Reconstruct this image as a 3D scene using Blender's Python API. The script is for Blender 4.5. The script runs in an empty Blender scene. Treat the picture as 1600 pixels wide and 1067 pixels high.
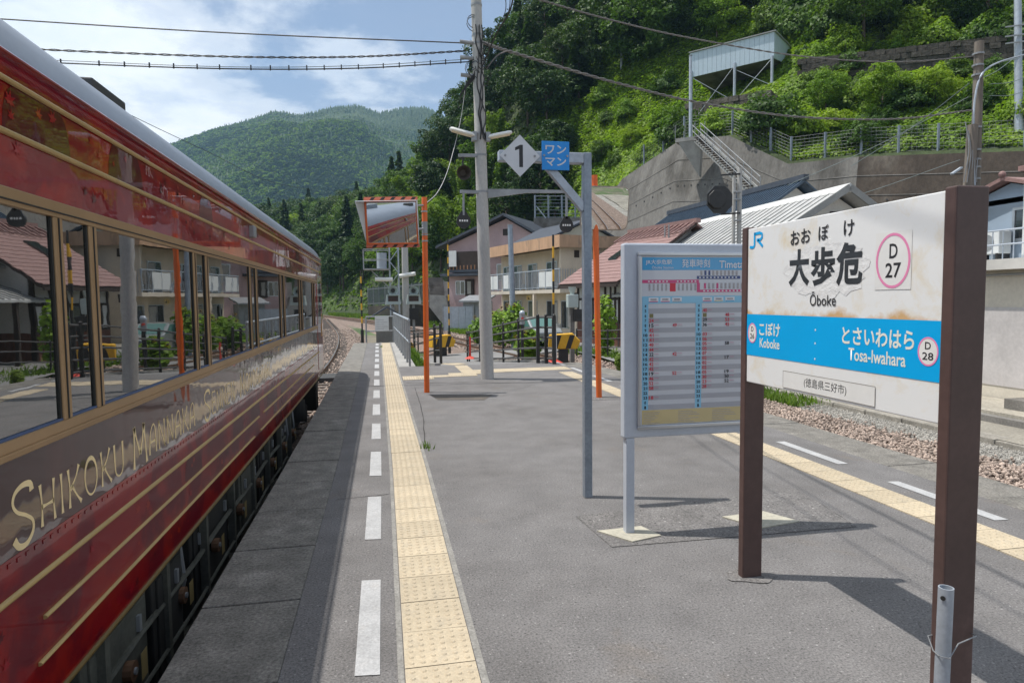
import bpy, math, random, time
import numpy as np
from mathutils import Vector, Matrix
random.seed(7); np.random.seed(7)
T0 = time.time()
S = bpy.context.scene
COL = S.collection
R = math.radians

# ---------------------------------------------------------------- camera
CAM_H, FPX = 1.53, 1015.0
YAW, PITCH, ROLL = R(11.196), R(3.699), 0.0105
cf = np.array([math.sin(YAW)*math.cos(PITCH), math.cos(YAW)*math.cos(PITCH), -math.sin(PITCH)])
cr = np.array([math.cos(YAW), -math.sin(YAW), 0.0]); cu = np.cross(cr, cf)
cc, cs = math.cos(ROLL), math.sin(ROLL)
cam = bpy.data.cameras.new('camera'); camo = bpy.data.objects.new('camera', cam); COL.objects.link(camo)
cam.sensor_width = 36; cam.lens = FPX/1600*36; cam.clip_start = 0.05; cam.clip_end = 9000
vx = cr*cc - cu*cs; vy = cr*cs + cu*cc
camo.matrix_world = Matrix(((vx[0], vy[0], -cf[0], 0), (vx[1], vy[1], -cf[1], 0), (vx[2], vy[2], -cf[2], CAM_H), (0, 0, 0, 1)))
cam.dof.use_dof = False
S.camera = camo
def at(px, py, d):
    """a survey point: photo pixel at depth d metres in front of the camera -> world"""
    dx, dy = px-800.0, py-533.5
    a = dx*cc - dy*cs; b = dx*cs + dy*cc
    q = cf + cr*(a/FPX) - cu*(b/FPX)
    return Vector((0, 0, CAM_H)) + Vector(q)*d
def gnd(px, py, z=0.0):
    q = at(px, py, 1.0) - Vector((0, 0, CAM_H))
    return Vector((0, 0, CAM_H)) + q*((z-CAM_H)/q.z)
def onx(px, py, x):
    q = at(px, py, 1.0) - Vector((0, 0, CAM_H)); return Vector((0, 0, CAM_H)) + q*(x/q.x)
def ony(px, py, y):
    q = at(px, py, 1.0) - Vector((0, 0, CAM_H)); return Vector((0, 0, CAM_H)) + q*(y/q.y)

# ---------------------------------------------------------------- light and sky
SUN_TO = Vector((-0.995, 0.315, 2.614)).normalized()
SUN_EL = math.asin(SUN_TO.z); SUN_AZ = math.atan2(SUN_TO.x, SUN_TO.y)
sl = bpy.data.lights.new('sun', 'SUN'); sl.energy = 4.9; sl.angle = R(0.53); sl.color = (1.0, 0.955, 0.89)
so = bpy.data.objects.new('sun', sl); COL.objects.link(so)
so.rotation_euler = (-SUN_TO).to_track_quat('-Z', 'Y').to_euler()
W = bpy.data.worlds.new('World'); S.world = W; W.use_nodes = True
nt = W.node_tree; nt.nodes.clear()
def N(nt, t, **kw):
    n = nt.nodes.new(t)
    for k, v in kw.items(): setattr(n, k, v)
    return n
def L(nt, a, b): nt.links.new(a, b)
wo = N(nt, 'ShaderNodeOutputWorld'); bg = N(nt, 'ShaderNodeBackground'); bg.inputs[1].default_value = 0.12
sky = N(nt, 'ShaderNodeTexSky', sky_type='NISHITA', sun_disc=False)
sky.sun_elevation = SUN_EL; sky.sun_rotation = SUN_AZ
sky.air_density = 1.0; sky.dust_density = 0.6; sky.ozone_density = 2.2; sky.altitude = 250
tc = N(nt, 'ShaderNodeTexCoord'); sx = N(nt, 'ShaderNodeSeparateXYZ'); L(nt, tc.outputs['Generated'], sx.inputs[0])
zz = N(nt, 'ShaderNodeMath', operation='ADD'); zz.inputs[1].default_value = 0.28; L(nt, sx.outputs[2], zz.inputs[0])
zm = N(nt, 'ShaderNodeMath', operation='MAXIMUM'); zm.inputs[1].default_value = 0.08; L(nt, zz.outputs[0], zm.inputs[0])
cx = N(nt, 'ShaderNodeMath', operation='DIVIDE'); cy = N(nt, 'ShaderNodeMath', operation='DIVIDE')
L(nt, sx.outputs[0], cx.inputs[0]); L(nt, zm.outputs[0], cx.inputs[1]); L(nt, sx.outputs[1], cy.inputs[0]); L(nt, zm.outputs[0], cy.inputs[1])
cb = N(nt, 'ShaderNodeCombineXYZ'); L(nt, cx.outputs[0], cb.inputs[0]); L(nt, cy.outputs[0], cb.inputs[1]); cb.inputs[2].default_value = 11.6
cbo = N(nt, 'ShaderNodeVectorMath', operation='ADD'); L(nt, cb.outputs[0], cbo.inputs[0]); cbo.inputs[1].default_value = (0.33, 0.0, 0.0)
def noise(nt, vec, scale, detail=4, rough=0.55, dist=0.0):
    n = N(nt, 'ShaderNodeTexNoise'); n.inputs['Scale'].default_value = scale; n.inputs['Detail'].default_value = detail
    n.inputs['Roughness'].default_value = rough; n.inputs['Distortion'].default_value = dist
    if vec is not None: L(nt, vec, n.inputs['Vector'])
    return n
def ramp(nt, fac, stops, interp='LINEAR'):
    r = N(nt, 'ShaderNodeValToRGB'); r.color_ramp.interpolation = interp
    e = r.color_ramp.elements
    while len(e) < len(stops): e.new(0.5)
    for i, (p, c) in enumerate(stops):
        e[i].position = p; e[i].color = (c, c, c, 1) if not isinstance(c, tuple) else (*c[:3], 1)
    if fac is not None: L(nt, fac, r.inputs[0])
    return r
def mixc(nt, fac, a, b, mode='MIX'):
    m = N(nt, 'ShaderNodeMix', data_type='RGBA', blend_type=mode)
    for sock, v in ((m.inputs[0], fac), (m.inputs[6], a), (m.inputs[7], b)):
        if isinstance(v, (int, float)): sock.default_value = v
        elif isinstance(v, tuple): sock.default_value = (*v[:3], 1)
        else: L(nt, v, sock)
    return m.outputs[2]
cn = noise(nt, cbo.outputs[0], 0.95, 9, 0.56, 0.25)
cm = ramp(nt, cn.outputs[0], [(0.455, 0.14), (0.505, 0.62), (0.57, 1.0)], 'EASE')
cd = noise(nt, cbo.outputs[0], 2.6, 6, 0.6, 0.2)
cdr = ramp(nt, cd.outputs[0], [(0.32, (8.0, 8.7, 9.4)), (0.6, (10.0, 10.2, 10.3))])
L(nt, mixc(nt, cm.outputs[0], sky.outputs[0], cdr.outputs[0]), bg.inputs[0]); L(nt, bg.outputs[0], wo.inputs[0])
S.view_settings.view_transform = 'Standard'; S.view_settings.look = 'None'
S.view_settings.exposure = 0.0; S.view_settings.gamma = 1.0; S.view_settings.use_curve_mapping = False
S.render.engine = 'CYCLES'
S.cycles.use_denoising = True
S.cycles.max_bounces = 8; S.cycles.transparent_max_bounces = 12
S.cycles.volume_bounces = 0

# ---------------------------------------------------------------- helpers
MATS = {}
def pm(name, col, rough=0.6, metal=0.0, var=0.18, vs=2.0, grain=0.0, gs=60.0, bump=0.0, bs=60.0, coat=0.0, spec=0.5,
       col2=None, c2s=1.0, c2lo=0.5, c2hi=0.65, col3=None, c3s=1.0, c3lo=0.6, c3hi=0.7, ior=None, rvar=0.0, stretch=(1, 1, 1), island=0.0, speck=0.0, ss=55.0):
    """one procedural material: base colour, broad tone variation, fine grain, optional second colour in patches, bump"""
    if name in MATS: return MATS[name]
    m = bpy.data.materials.new(name); m.use_nodes = True; t = m.node_tree; b = t.nodes['Principled BSDF']
    tcn = N(t, 'ShaderNodeTexCoord'); mp = N(t, 'ShaderNodeMapping'); mp.inputs['Scale'].default_value = stretch
    L(t, tcn.outputs['Object'], mp.inputs[0]); v = mp.outputs[0]
    c = (*col, 1)
    out = None
    def cur(): return out if out is not None else tuple(col)
    if col2 is not None:
        n2 = noise(t, v, c2s, 5, 0.6, 0.3); r2 = ramp(t, n2.outputs[0], [(c2lo, 0.0), (c2hi, 1.0)])
        out = mixc(t, r2.outputs[0], cur(), tuple(col2))
    if col3 is not None:
        n3 = noise(t, v, c3s, 6, 0.65, 0.6); r3 = ramp(t, n3.outputs[0], [(c3lo, 0.0), (c3hi, 1.0)])
        out = mixc(t, r3.outputs[0], cur(), tuple(col3))
    if var > 0:
        n1 = noise(t, v, vs, 6, 0.6); r1 = ramp(t, n1.outputs[0], [(0.3, 1-var), (0.7, 1+var)])
        # values above one are fine in a ramp colour
        out = mixc(t, 1.0, cur(), r1.outputs[0], 'MULTIPLY')
    if grain > 0:
        ng = noise(t, v, gs, 3, 0.7); rg = ramp(t, ng.outputs[0], [(0.3, 1-grain), (0.7, 1+grain)])
        out = mixc(t, 1.0, cur(), rg.outputs[0], 'MULTIPLY')
    if speck > 0:
        nk = noise(t, v, ss, 1.5, 0.5); rk = ramp(t, nk.outputs[0], [(0.28, 1-speck), (0.36, 1.0), (0.66, 1.0), (0.74, 1+speck*1.6)])
        out = mixc(t, 1.0, cur(), rk.outputs[0], 'MULTIPLY')
    if island > 0:
        gi = N(t, 'ShaderNodeNewGeometry'); oi = N(t, 'ShaderNodeObjectInfo')
        ad = N(t, 'ShaderNodeMath', operation='ADD'); L(t, gi.outputs['Random Per Island'], ad.inputs[0]); L(t, oi.outputs['Random'], ad.inputs[1])
        fr = N(t, 'ShaderNodeMath', operation='FRACT'); L(t, ad.outputs[0], fr.inputs[0])
        ri = ramp(t, fr.outputs[0], [(0.0, 1-island), (1.0, 1+island)])
        out = mixc(t, 1.0, cur(), ri.outputs[0], 'MULTIPLY')
    if out is not None: L(t, out, b.inputs['Base Color'])
    else: b.inputs['Base Color'].default_value = c
    b.inputs['Roughness'].default_value = rough; b.inputs['Metallic'].default_value = metal
    b.inputs['Specular IOR Level'].default_value = spec
    if rvar > 0:
        nr = noise(t, v, vs*2, 4); rr = ramp(t, nr.outputs[0], [(0.3, max(0, rough-rvar)), (0.7, min(1, rough+rvar))]); L(t, rr.outputs[0], b.inputs['Roughness'])
    if ior: b.inputs['IOR'].default_value = ior
    if coat: b.inputs['Coat Weight'].default_value = coat; b.inputs['Coat Roughness'].default_value = 0.03
    if bump > 0:
        nb = noise(t, v, bs, 4, 0.65); bn = N(t, 'ShaderNodeBump'); bn.inputs['Strength'].default_value = 1.0; bn.inputs['Distance'].default_value = bump
        L(t, nb.outputs[0], bn.inputs['Height']); L(t, bn.outputs[0], b.inputs['Normal'])
    MATS[name] = m; return m

class MB:
    def __init__(s): s.v = []; s.f = []
    def poly(s, pts):
        i = len(s.v); s.v += [tuple(p) for p in pts]; s.f.append(tuple(range(i, i+len(pts)))); return s
    def box(s, x0, x1, y0, y1, z0, z1):
        i = len(s.v)
        s.v += [(x0, y0, z0), (x1, y0, z0), (x1, y1, z0), (x0, y1, z0), (x0, y0, z1), (x1, y0, z1), (x1, y1, z1), (x0, y1, z1)]
        s.f += [(i, i+3, i+2, i+1), (i+4, i+5, i+6, i+7), (i, i+1, i+5, i+4), (i+1, i+2, i+6, i+5), (i+2, i+3, i+7, i+6), (i+3, i, i+4, i+7)]
        return s
    def beam(s, p0, p1, w, h=None, up=(0, 0, 1)):
        """rectangular bar from p0 to p1; w across, h along up"""
        h = h or w; p0 = Vector(p0); p1 = Vector(p1); d = (p1-p0).normalized(); u = Vector(up)
        if abs(d.dot(u)) > 0.98: u = Vector((0, 1, 0))
        a = d.cross(u).normalized(); b = a.cross(d).normalized()
        i = len(s.v)
        for p in (p0, p1):
            for (k, l) in ((-1, -1), (1, -1), (1, 1), (-1, 1)): s.v.append(tuple(p + a*(k*w/2) + b*(l*h/2)))
        s.f += [(i, i+1, i+2, i+3), (i+7, i+6, i+5, i+4)] + [(i+k, i+4+k, i+4+(k+1) % 4, i+(k+1) % 4) for k in range(4)]
        return s
    def cyl(s, p0, p1, r0, r1=None, n=14, cap=True):
        r1 = r0 if r1 is None else r1; p0 = Vector(p0); p1 = Vector(p1); d = (p1-p0).normalized()
        u = Vector((0, 0, 1)) if abs(d.z) < 0.9 else Vector((1, 0, 0)); a = d.cross(u).normalized(); b = d.cross(a)
        i = len(s.v)
        for p, r in ((p0, r0), (p1, r1)):
            for k in range(n):
                t = 2*math.pi*k/n; s.v.append(tuple(p + a*(r*math.cos(t)) + b*(r*math.sin(t))))
        for k in range(n): s.f.append((i+k, i+(k+1) % n, i+n+(k+1) % n, i+n+k))
        if cap: s.f += [tuple(range(i+n-1, i-1, -1)), tuple(range(i+n, i+2*n))]
        return s
    def tube(s, pts, r, n=6):
        pts = [Vector(p) for p in pts]; i0 = len(s.v)
        for j, p in enumerate(pts):
            d = (pts[min(j+1, len(pts)-1)] - pts[max(j-1, 0)]).normalized()
            u = Vector((0, 0, 1)) if abs(d.z) < 0.9 else Vector((1, 0, 0)); a = d.cross(u).normalized(); b = d.cross(a)
            for k in range(n):
                t = 2*math.pi*k/n; s.v.append(tuple(p + a*(r*math.cos(t)) + b*(r*math.sin(t))))
        for j in range(len(pts)-1):
            for k in range(n): s.f.append((i0+j*n+k, i0+j*n+(k+1) % n, i0+(j+1)*n+(k+1) % n, i0+(j+1)*n+k))
        return s
    def prism(s, pts, vec):
        n = len(pts); i = len(s.v); v = Vector(vec)
        s.v += [tuple(Vector(p)) for p in pts] + [tuple(Vector(p)+v) for p in pts]
        s.f += [tuple(range(i+n-1, i-1, -1)), tuple(range(i+n, i+2*n))] + [(i+k, i+(k+1) % n, i+n+(k+1) % n, i+n+k) for k in range(n)]
        return s
    def ball(s, c, r, n=10, m=6, sq=(1, 1, 1)):
        c = Vector(c); i = len(s.v)
        for j in range(m+1):
            ph = math.pi*j/m
            for k in range(n):
                t = 2*math.pi*k/n
                s.v.append((c.x+sq[0]*r*math.sin(ph)*math.cos(t), c.y+sq[1]*r*math.sin(ph)*math.sin(t), c.z+sq[2]*r*math.cos(ph)))
        for j in range(m):
            for k in range(n): s.f.append((i+j*n+k, i+(j+1)*n+k, i+(j+1)*n+(k+1) % n, i+j*n+(k+1) % n))
        return s
    def mesh(s, name, mat, off=(0, 0, 0), smooth=False):
        me = bpy.data.meshes.new(name); o = Vector(off)
        me.from_pydata([tuple(Vector(p)-o) for p in s.v], [], s.f); me.update()
        if mat: me.materials.append(mat)
        if smooth: me.polygons.foreach_set('use_smooth', [True]*len(me.polygons))
        return me
    def build(s, name, mat, parent=None, smooth=False, local=False, bevel=0.0):
        off = (0, 0, 0)
        if parent is not None and not local: off = parent['wloc']
        o = link(name, s.mesh(name, mat, off, smooth), parent)
        if bevel:
            b = o.modifiers.new('bevel', 'BEVEL'); b.width = bevel; b.segments = 2; b.limit_method = 'ANGLE'
        if smooth:
            try:
                with bpy.context.temp_override(object=o): pass
                o.data.set_sharp_from_angle(angle=R(40))
            except Exception: pass
        return o
TMPK = []
def link(name, data, parent=None):
    o = bpy.data.objects.new(name, data); COL.objects.link(o)
    if parent is not None: o.parent = parent
    o['wloc'] = parent['wloc'] if parent is not None else (0.0, 0.0, 0.0); TMPK.append(o)
    return o
def tag(o, label=None, cat=None, group=None, kind=None):
    if label: o['label'] = label
    if cat: o['category'] = cat
    if group: o['group'] = group
    if kind: o['kind'] = kind
    return o
def thing(name, label, cat, loc=(0, 0, 0), rz=0.0, group=None):
    """an Empty at the base; children's vertices are world (rz = 0) or local (built with local=True)"""
    o = bpy.data.objects.new(name, None); COL.objects.link(o); o.location = loc; o.rotation_euler = (0, 0, rz)
    o['wloc'] = tuple(loc); TMPK.append(o); o.empty_display_size = 0.2
    return tag(o, label, cat, group)
def copy_tree(o, parent=None):
    c = o.copy(); COL.objects.link(c); c.parent = parent; TMPK.append(c)
    for ch in [x for x in o.children if x is not c]: copy_tree(ch, c)
    return c
def struct(name, mb, mat, smooth=False): return tag(mb.build(name, mat, smooth=smooth), kind='structure')
TCACHE = {}; TSC = bpy.data.scenes.new('text_scratch')
def txt(parent, name, body, mat, x0, x1, z0, z1, y, bold=0.0, keep=False):
    """flat print: the text fitted into the local rectangle x0..x1, z0..z1, facing local -Y at depth y"""
    key = (body, round(bold, 4))
    if key not in TCACHE:
        c = bpy.data.curves.new('t', 'FONT'); c.body = body; c.offset = bold; c.resolution_u = 3
        o = bpy.data.objects.new('t', c); TSC.collection.objects.link(o); vl = TSC.view_layers[0]; vl.update()
        m0 = bpy.data.meshes.new_from_object(o.evaluated_get(vl.depsgraph))
        bpy.data.objects.remove(o); bpy.data.curves.remove(c)
        TCACHE[key] = m0
    me = TCACHE[key].copy()
    n = len(me.vertices); a = np.empty(n*3); me.vertices.foreach_get('co', a); a = a.reshape(-1, 3)
    lo, hi = a.min(0), a.max(0); w, h = hi[0]-lo[0], hi[1]-lo[1]
    b = np.empty_like(a); b[:, 0] = x0 + (a[:, 0]-lo[0])/w*(x1-x0); b[:, 1] = y; b[:, 2] = z0 + (a[:, 1]-lo[1])/h*(z1-z0)
    me.vertices.foreach_set('co', b.ravel()); me.materials.clear(); me.materials.append(mat); me.update(); me.name = name
    return link(name, me, parent)
def npmesh(name, V, F, mat, smooth=False):
    """V (n,3), F (m,k) arrays"""
    me = bpy.data.meshes.new(name); V = np.asarray(V, np.float32); F = np.asarray(F, np.int32); k = F.shape[1]
    me.vertices.add(len(V)); me.vertices.foreach_set('co', V.ravel()); me.loops.add(F.size); me.loops.foreach_set('vertex_index', F.ravel())
    me.polygons.add(len(F)); me.polygons.foreach_set('loop_start', np.arange(0, F.size, k, dtype=np.int32)); me.polygons.foreach_set('loop_total', np.full(len(F), k, np.int32))
    me.update(calc_edges=True); me.materials.append(mat)
    if smooth: me.polygons.foreach_set('use_smooth', np.ones(len(F), bool))
    return me
# ================================================================ materials used widely
M_ASPH = pm('asphalt', (0.158, 0.151, 0.148), 0.85, var=0.16, vs=3.0, grain=0.5, gs=95, speck=0.55, ss=60, bump=0.0, bs=160, col2=(0.118, 0.110, 0.105), c2s=0.5, c2lo=0.45, c2hi=0.75, col3=(0.155, 0.138, 0.124), c3s=1.3, c3lo=0.60, c3hi=0.72)
M_KERB = pm('kerb_concrete', (0.178, 0.167, 0.148), 0.85, var=0.3, vs=6.0, grain=0.5, gs=60, bump=0.004, bs=120, col2=(0.24, 0.225, 0.20), c2s=2.2, c2lo=0.55, c2hi=0.7)
M_CONC = pm('concrete', (0.33, 0.32, 0.30), 0.85, var=0.2, vs=1.5, grain=0.2, gs=50, bump=0.003, bs=60)
M_CONCD = pm('concrete_dark', (0.19, 0.18, 0.165), 0.9, var=0.35, vs=0.8, grain=0.25, gs=30, bump=0.006, bs=30, col2=(0.11, 0.10, 0.085), c2s=0.5)
M_TILE = pm('tactile_yellow', (0.72, 0.54, 0.31), 0.7, var=0.10, vs=5, grain=0.12, gs=90, bump=0.001, bs=120, col2=(0.60, 0.46, 0.29), c2s=2.5, c2lo=0.5, c2hi=0.8, island=0.0)
M_WHITE = pm('road_white', (0.40, 0.40, 0.40), 0.75, var=0.12, vs=6, grain=0.2, gs=80, col2=(0.40, 0.39, 0.38), c2s=9, c2lo=0.56, c2hi=0.75)
M_BALL = pm('ballast_bed', (0.22, 0.165, 0.135), 0.95, var=0.3, vs=3, grain=0.55, gs=22, bump=0.05, bs=16)
M_STONE = pm('ballast_stone', (0.33, 0.26, 0.215), 0.9, var=0.2, vs=0.6, grain=0.25, gs=30, island=0.55)
M_GRAV = pm('grey_gravel', (0.30, 0.285, 0.255), 0.95, var=0.25, vs=1.2, grain=0.45, gs=45, bump=0.02, bs=50, col2=(0.20, 0.20, 0.10), c2s=1.1, c2lo=0.62, c2hi=0.75)
M_SOIL = pm('soil', (0.17, 0.15, 0.11), 0.95, var=0.3, vs=0.4, grain=0.35, gs=8, bump=0.05, bs=6, col2=(0.07, 0.11, 0.035), c2s=0.12, c2lo=0.42, c2hi=0.55)
M_ROAD = pm('road_asphalt', (0.21, 0.205, 0.20), 0.9, var=0.15, vs=0.6, grain=0.25, gs=60)
M_RAIL = pm('rail_steel', (0.17, 0.105, 0.07), 0.6, metal=0.4, var=0.25, vs=4)
M_RAILT = pm('rail_top', (0.45, 0.42, 0.40), 0.3, metal=0.9, var=0.1)
M_WOOD = pm('sleeper', (0.13, 0.11, 0.095), 0.9, var=0.3, vs=3, grain=0.3, gs=40)
M_GALV = pm('galvanised', (0.40, 0.44, 0.49), 0.48, metal=0.35, var=0.14, vs=4, grain=0.1, gs=40)
M_GALVD = pm('galvanised_blue', (0.26, 0.30, 0.35), 0.45, metal=0.3, var=0.16, vs=5, grain=0.1, gs=40)
M_BLACK = pm('black_iron', (0.022, 0.021, 0.021), 0.5, var=0.3, vs=6)
M_ORANGE = pm('orange_paint', (0.72, 0.135, 0.02), 0.42, var=0.12, vs=3, col2=(0.50, 0.10, 0.03), c2s=4, c2lo=0.6, c2hi=0.8)
M_YEL = pm('yellow_paint', (0.66, 0.36, 0.02), 0.45, var=0.15, vs=5)
M_REDC = pm('red_rubber', (0.62, 0.06, 0.035), 0.6, var=0.1)
M_STEEL = pm('steel_grey', (0.30, 0.31, 0.32), 0.5, metal=0.4, var=0.2, vs=4)
M_LAMP = pm('lamp_white', (0.78, 0.77, 0.72), 0.35, var=0.08, vs=6)
M_POLE = pm('pole_concrete', (0.43, 0.42, 0.40), 0.8, var=0.12, vs=2, grain=0.12, gs=50, bump=0.001, bs=60, stretch=(1, 1, 0.3))
M_INK = pm('ink', (0.022, 0.022, 0.024), 0.5, var=0)
M_GLASS = pm('window_glass', (0.025, 0.03, 0.033), 0.04, var=0.0, spec=0.8, ior=1.7)
def leafmat(name, col, col2, var=0.35, trans=0.35):
    if name in MATS: return MATS[name]
    m = bpy.data.materials.new(name); m.use_nodes = True; t = m.node_tree; b = t.nodes['Principled BSDF']
    g = N(t, 'ShaderNodeNewGeometry'); oi = N(t, 'ShaderNodeObjectInfo')
    n = noise(t, g.outputs['Position'], 0.22, 5, 0.6); r = ramp(t, n.outputs[0], [(0.35, 0.0), (0.65, 1.0)])
    c = mixc(t, r.outputs[0], tuple(col), tuple(col2))
    ri = ramp(t, g.outputs['Random Per Island'], [(0.0, 1-var), (1.0, 1+var)]); c = mixc(t, 1.0, c, ri.outputs[0], 'MULTIPLY')
    ro = ramp(t, oi.outputs['Random'], [(0.0, (0.72, 0.78, 0.75)), (0.5, (1.0, 1.0, 1.0)), (1.0, (1.3, 1.15, 0.9))]); c = mixc(t, 1.0, c, ro.outputs[0], 'MULTIPLY')
    L(t, c, b.inputs['Base Color']); b.inputs['Roughness'].default_value = 0.55; b.inputs['Specular IOR Level'].default_value = 0.3
    tr = N(t, 'ShaderNodeBsdfTranslucent'); c2 = mixc(t, 1.0, c, (1.25, 1.3, 0.5), 'MULTIPLY'); L(t, c2, tr.inputs[0])
    mx = N(t, 'ShaderNodeMixShader'); mx.inputs[0].default_value = trans; L(t, b.outputs[0], mx.inputs[1]); L(t, tr.outputs[0], mx.inputs[2])
    L(t, mx.outputs[0], t.nodes['Material Output'].inputs[0]); MATS[name] = m; return m
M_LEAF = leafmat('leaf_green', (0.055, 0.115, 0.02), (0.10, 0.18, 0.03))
M_LEAFB = leafmat('leaf_bright', (0.135, 0.245, 0.028), (0.225, 0.345, 0.04), 0.4, 0.4)
M_LEAFD = leafmat('leaf_dark', (0.032, 0.070, 0.020), (0.058, 0.112, 0.028), 0.35, 0.25)
M_LEAFBAM = leafmat('leaf_bamboo', (0.09, 0.18, 0.022), (0.15, 0.245, 0.032), 0.35, 0.4)
M_GRASS = leafmat('grass_blades', (0.10, 0.19, 0.03), (0.16, 0.25, 0.05), 0.3, 0.4)
M_BARK = pm('bark', (0.085, 0.065, 0.05), 0.9, var=0.3, vs=2, grain=0.3, gs=20)

# ================================================================ ground and tracks
ZT = -0.98                                   # top of the ballast
struct('ground', MB().poly([(-4000, -4000, -1.12), (4000, -4000, -1.12), (4000, 4000, -1.12), (-4000, 4000, -1.12)]), M_SOIL)
def catmull(pts, n=8):
    out = []; P = [Vector(p) for p in pts]; P = [P[0]*2-P[1]] + P + [P[-1]*2-P[-2]]
    for i in range(1, len(P)-2):
        for k in range(n):
            t = k/n; a, b, c, d = P[i-1:i+3]
            out.append(0.5*((2*b)+(c-a)*t+(2*a-5*b+4*c-d)*t*t+(3*b-a-3*c+d)*t**3))
    out.append(P[-2]); return out
C1 = catmull([(-2.63, -40, 0), (-2.63, -20, 0), (-2.63, 0, 0), (-2.63, 15, 0), (-2.66, 28, 0), (-3.3, 42, 0), (-4.6, 57, 0), (-6.8, 78, 0), (-9.6, 102, 0), (-16, 135, 0), (-26, 165, 0)])
C2 = catmull([(6.6, -40, 0), (6.6, -20, 0), (6.6, 0, 0), (6.6, 16, 0), (6.15, 26, 0), (5.0, 33, 0), (4.15, 39, 0), (3.1, 47, 0), (0.3, 68, 0), (-3.9, 88, 0), (-9.6, 110, 0), (-16.5, 137, 0), (-26, 166, 0)])
def offset(line, d, z):
    out = []
    for i, p in enumerate(line):
        t = (line[min(i+1, len(line)-1)] - line[max(i-1, 0)]).normalized(); out.append(Vector((p.x+t.y*d, p.y-t.x*d, z)))
    return out
def ribbon(mb, a, b):
    for i in range(len(a)-1): mb.poly([a[i], b[i], b[i+1], a[i+1]])
    return mb
def tangent_bed(line, w, name, z):
    mb = MB(); ribbon(mb, offset(line, -w, z), offset(line, w, z)); ribbon(mb, offset(line, w, z), offset(line, w+0.9, z-0.2)); ribbon(mb, offset(line, -w-0.9, z-0.2), offset(line, -w, z))
    struct(name, mb, M_BALL)
tangent_bed(C1, 1.75, 'track_bed', ZT); tangent_bed(C2, 2.4, 'track_bed', ZT-0.004)
def rail(line, d, parent):
    o = offset(line, d, 0); mb = MB()
    prof = [(-0.06, 0.0), (0.06, 0.0), (0.015, 0.04), (0.032, 0.11), (0.03, 0.148), (-0.03, 0.148), (-0.032, 0.11), (-0.015, 0.04)]
    i0 = 0
    for i, p in enumerate(o):
        t = (o[min(i+1, len(o)-1)] - o[max(i-1, 0)]).normalized()
        for (a, b) in prof: mb.v.append((p.x+t.y*a, p.y-t.x*a, ZT+0.03+b))
    n = len(prof)
    for i in range(len(o)-1):
        for k in range(n): mb.f.append((i*n+k, i*n+(k+1) % n, (i+1)*n+(k+1) % n, (i+1)*n+k))
    r_ = mb.build('rail', M_RAIL, parent)
    top = MB(); ribbon(top, offset(line, d-0.024, ZT+0.1805), offset(line, d+0.024, ZT+0.1805)); top.build('rail_head', M_RAILT, r_, local=True)
def arcpts(line, step, y0, y1):
    acc = 0; res = []; last = line[0]
    for p in line[1:]:
        seg = (p-last).length; t = (p-last).normalized() if seg else Vector((0, 1, 0)); s = step-acc
        while s <= seg:
            q = last+t*s
            if y0 <= q.y <= y1: res.append((q, t))
            s += step
        acc = (acc+seg) % step; last = p
    return res
slp = MB().box(-1.0, 1.0, -0.11, 0.11, -0.10, 0.03).mesh('sleeper', M_WOOD)
for line, lab in ((C1, 'single track beside the red train, curving left ahead of it'), (C2, 'track beyond the platform that curves behind the black ramp fences')):
    tr = thing('railway_track', lab, 'railway track', tuple(line[24]), 0)
    tr.location = (0, 0, 0); tr['wloc'] = (0.0, 0.0, 0.0)
    for d in (-0.5335, 0.5335): rail(line, d, tr)
    for q, t in arcpts(line, 0.62, 12 if lab[0] == 's' else 21, 95):
        s_ = link('sleeper', slp, tr); s_.location = (q.x, q.y, ZT+0.003); s_.rotation_euler = (0, 0, math.atan2(t.y, t.x)-math.pi/2)
# right bank: gravel strip, kerb line, road
mb = MB(); mb.poly([(8.95, -20, ZT-0.02), (10.3, -20, ZT-0.02), (10.0, 17.0, ZT-0.02), (9.0, 17.5, ZT-0.02)]); struct('gravel_path', mb, M_GRAV)
mb = MB(); mb.poly([(8.2, 17.0, -0.84), (13.8, 14.0, -0.84), (14.6, 26.0, -0.84), (12.4, 36.0, -0.84), (9.6, 45.0, -0.84), (6.6, 44.0, -0.84), (8.2, 34, -0.84), (8.6, 25, -0.84)]); struct('road', mb, M_ROAD)
mb = MB(); mb.poly([(10.3, -20, -0.9), (40, -20, -0.9), (40, 33, -0.9), (14.4, 60, -0.9), (9.2, 60, -0.9), (9.6, 45, -0.9), (14.6, 26, -0.9), (13.8, 14, -0.9), (10.05, 15, -0.9)]); struct('yard', mb, pm('yard_soil', (0.26, 0.24, 0.20), 0.95, var=0.3, vs=0.7, grain=0.3, gs=20, bump=0.02, bs=12))

# ================================================================ platform
def bx(y): return -0.0075*max(0.0, y-6.0)
def bxr(y): return -0.15*max(0.0, y-12.7)
ys = [-16, 0, 6, 10, 12.7, 15.2]
mb = MB()
for a, b in zip(ys[:-1], ys[1:]):
    mb.poly([(-0.45+bx(a), a, 0), (4.42+bxr(a), a, 0), (4.42+bxr(b), b, 0), (-0.45+bx(b), b, 0)])
for a, b in ((15.2, 20), (20, 24.3)): mb.poly([(-0.45+bx(a), a, 0), (0.40+bx(a), a, 0), (0.40+bx(b), b, 0), (-0.45+bx(b), b, 0)])
plat = struct('platform', mb, M_ASPH)
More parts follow.
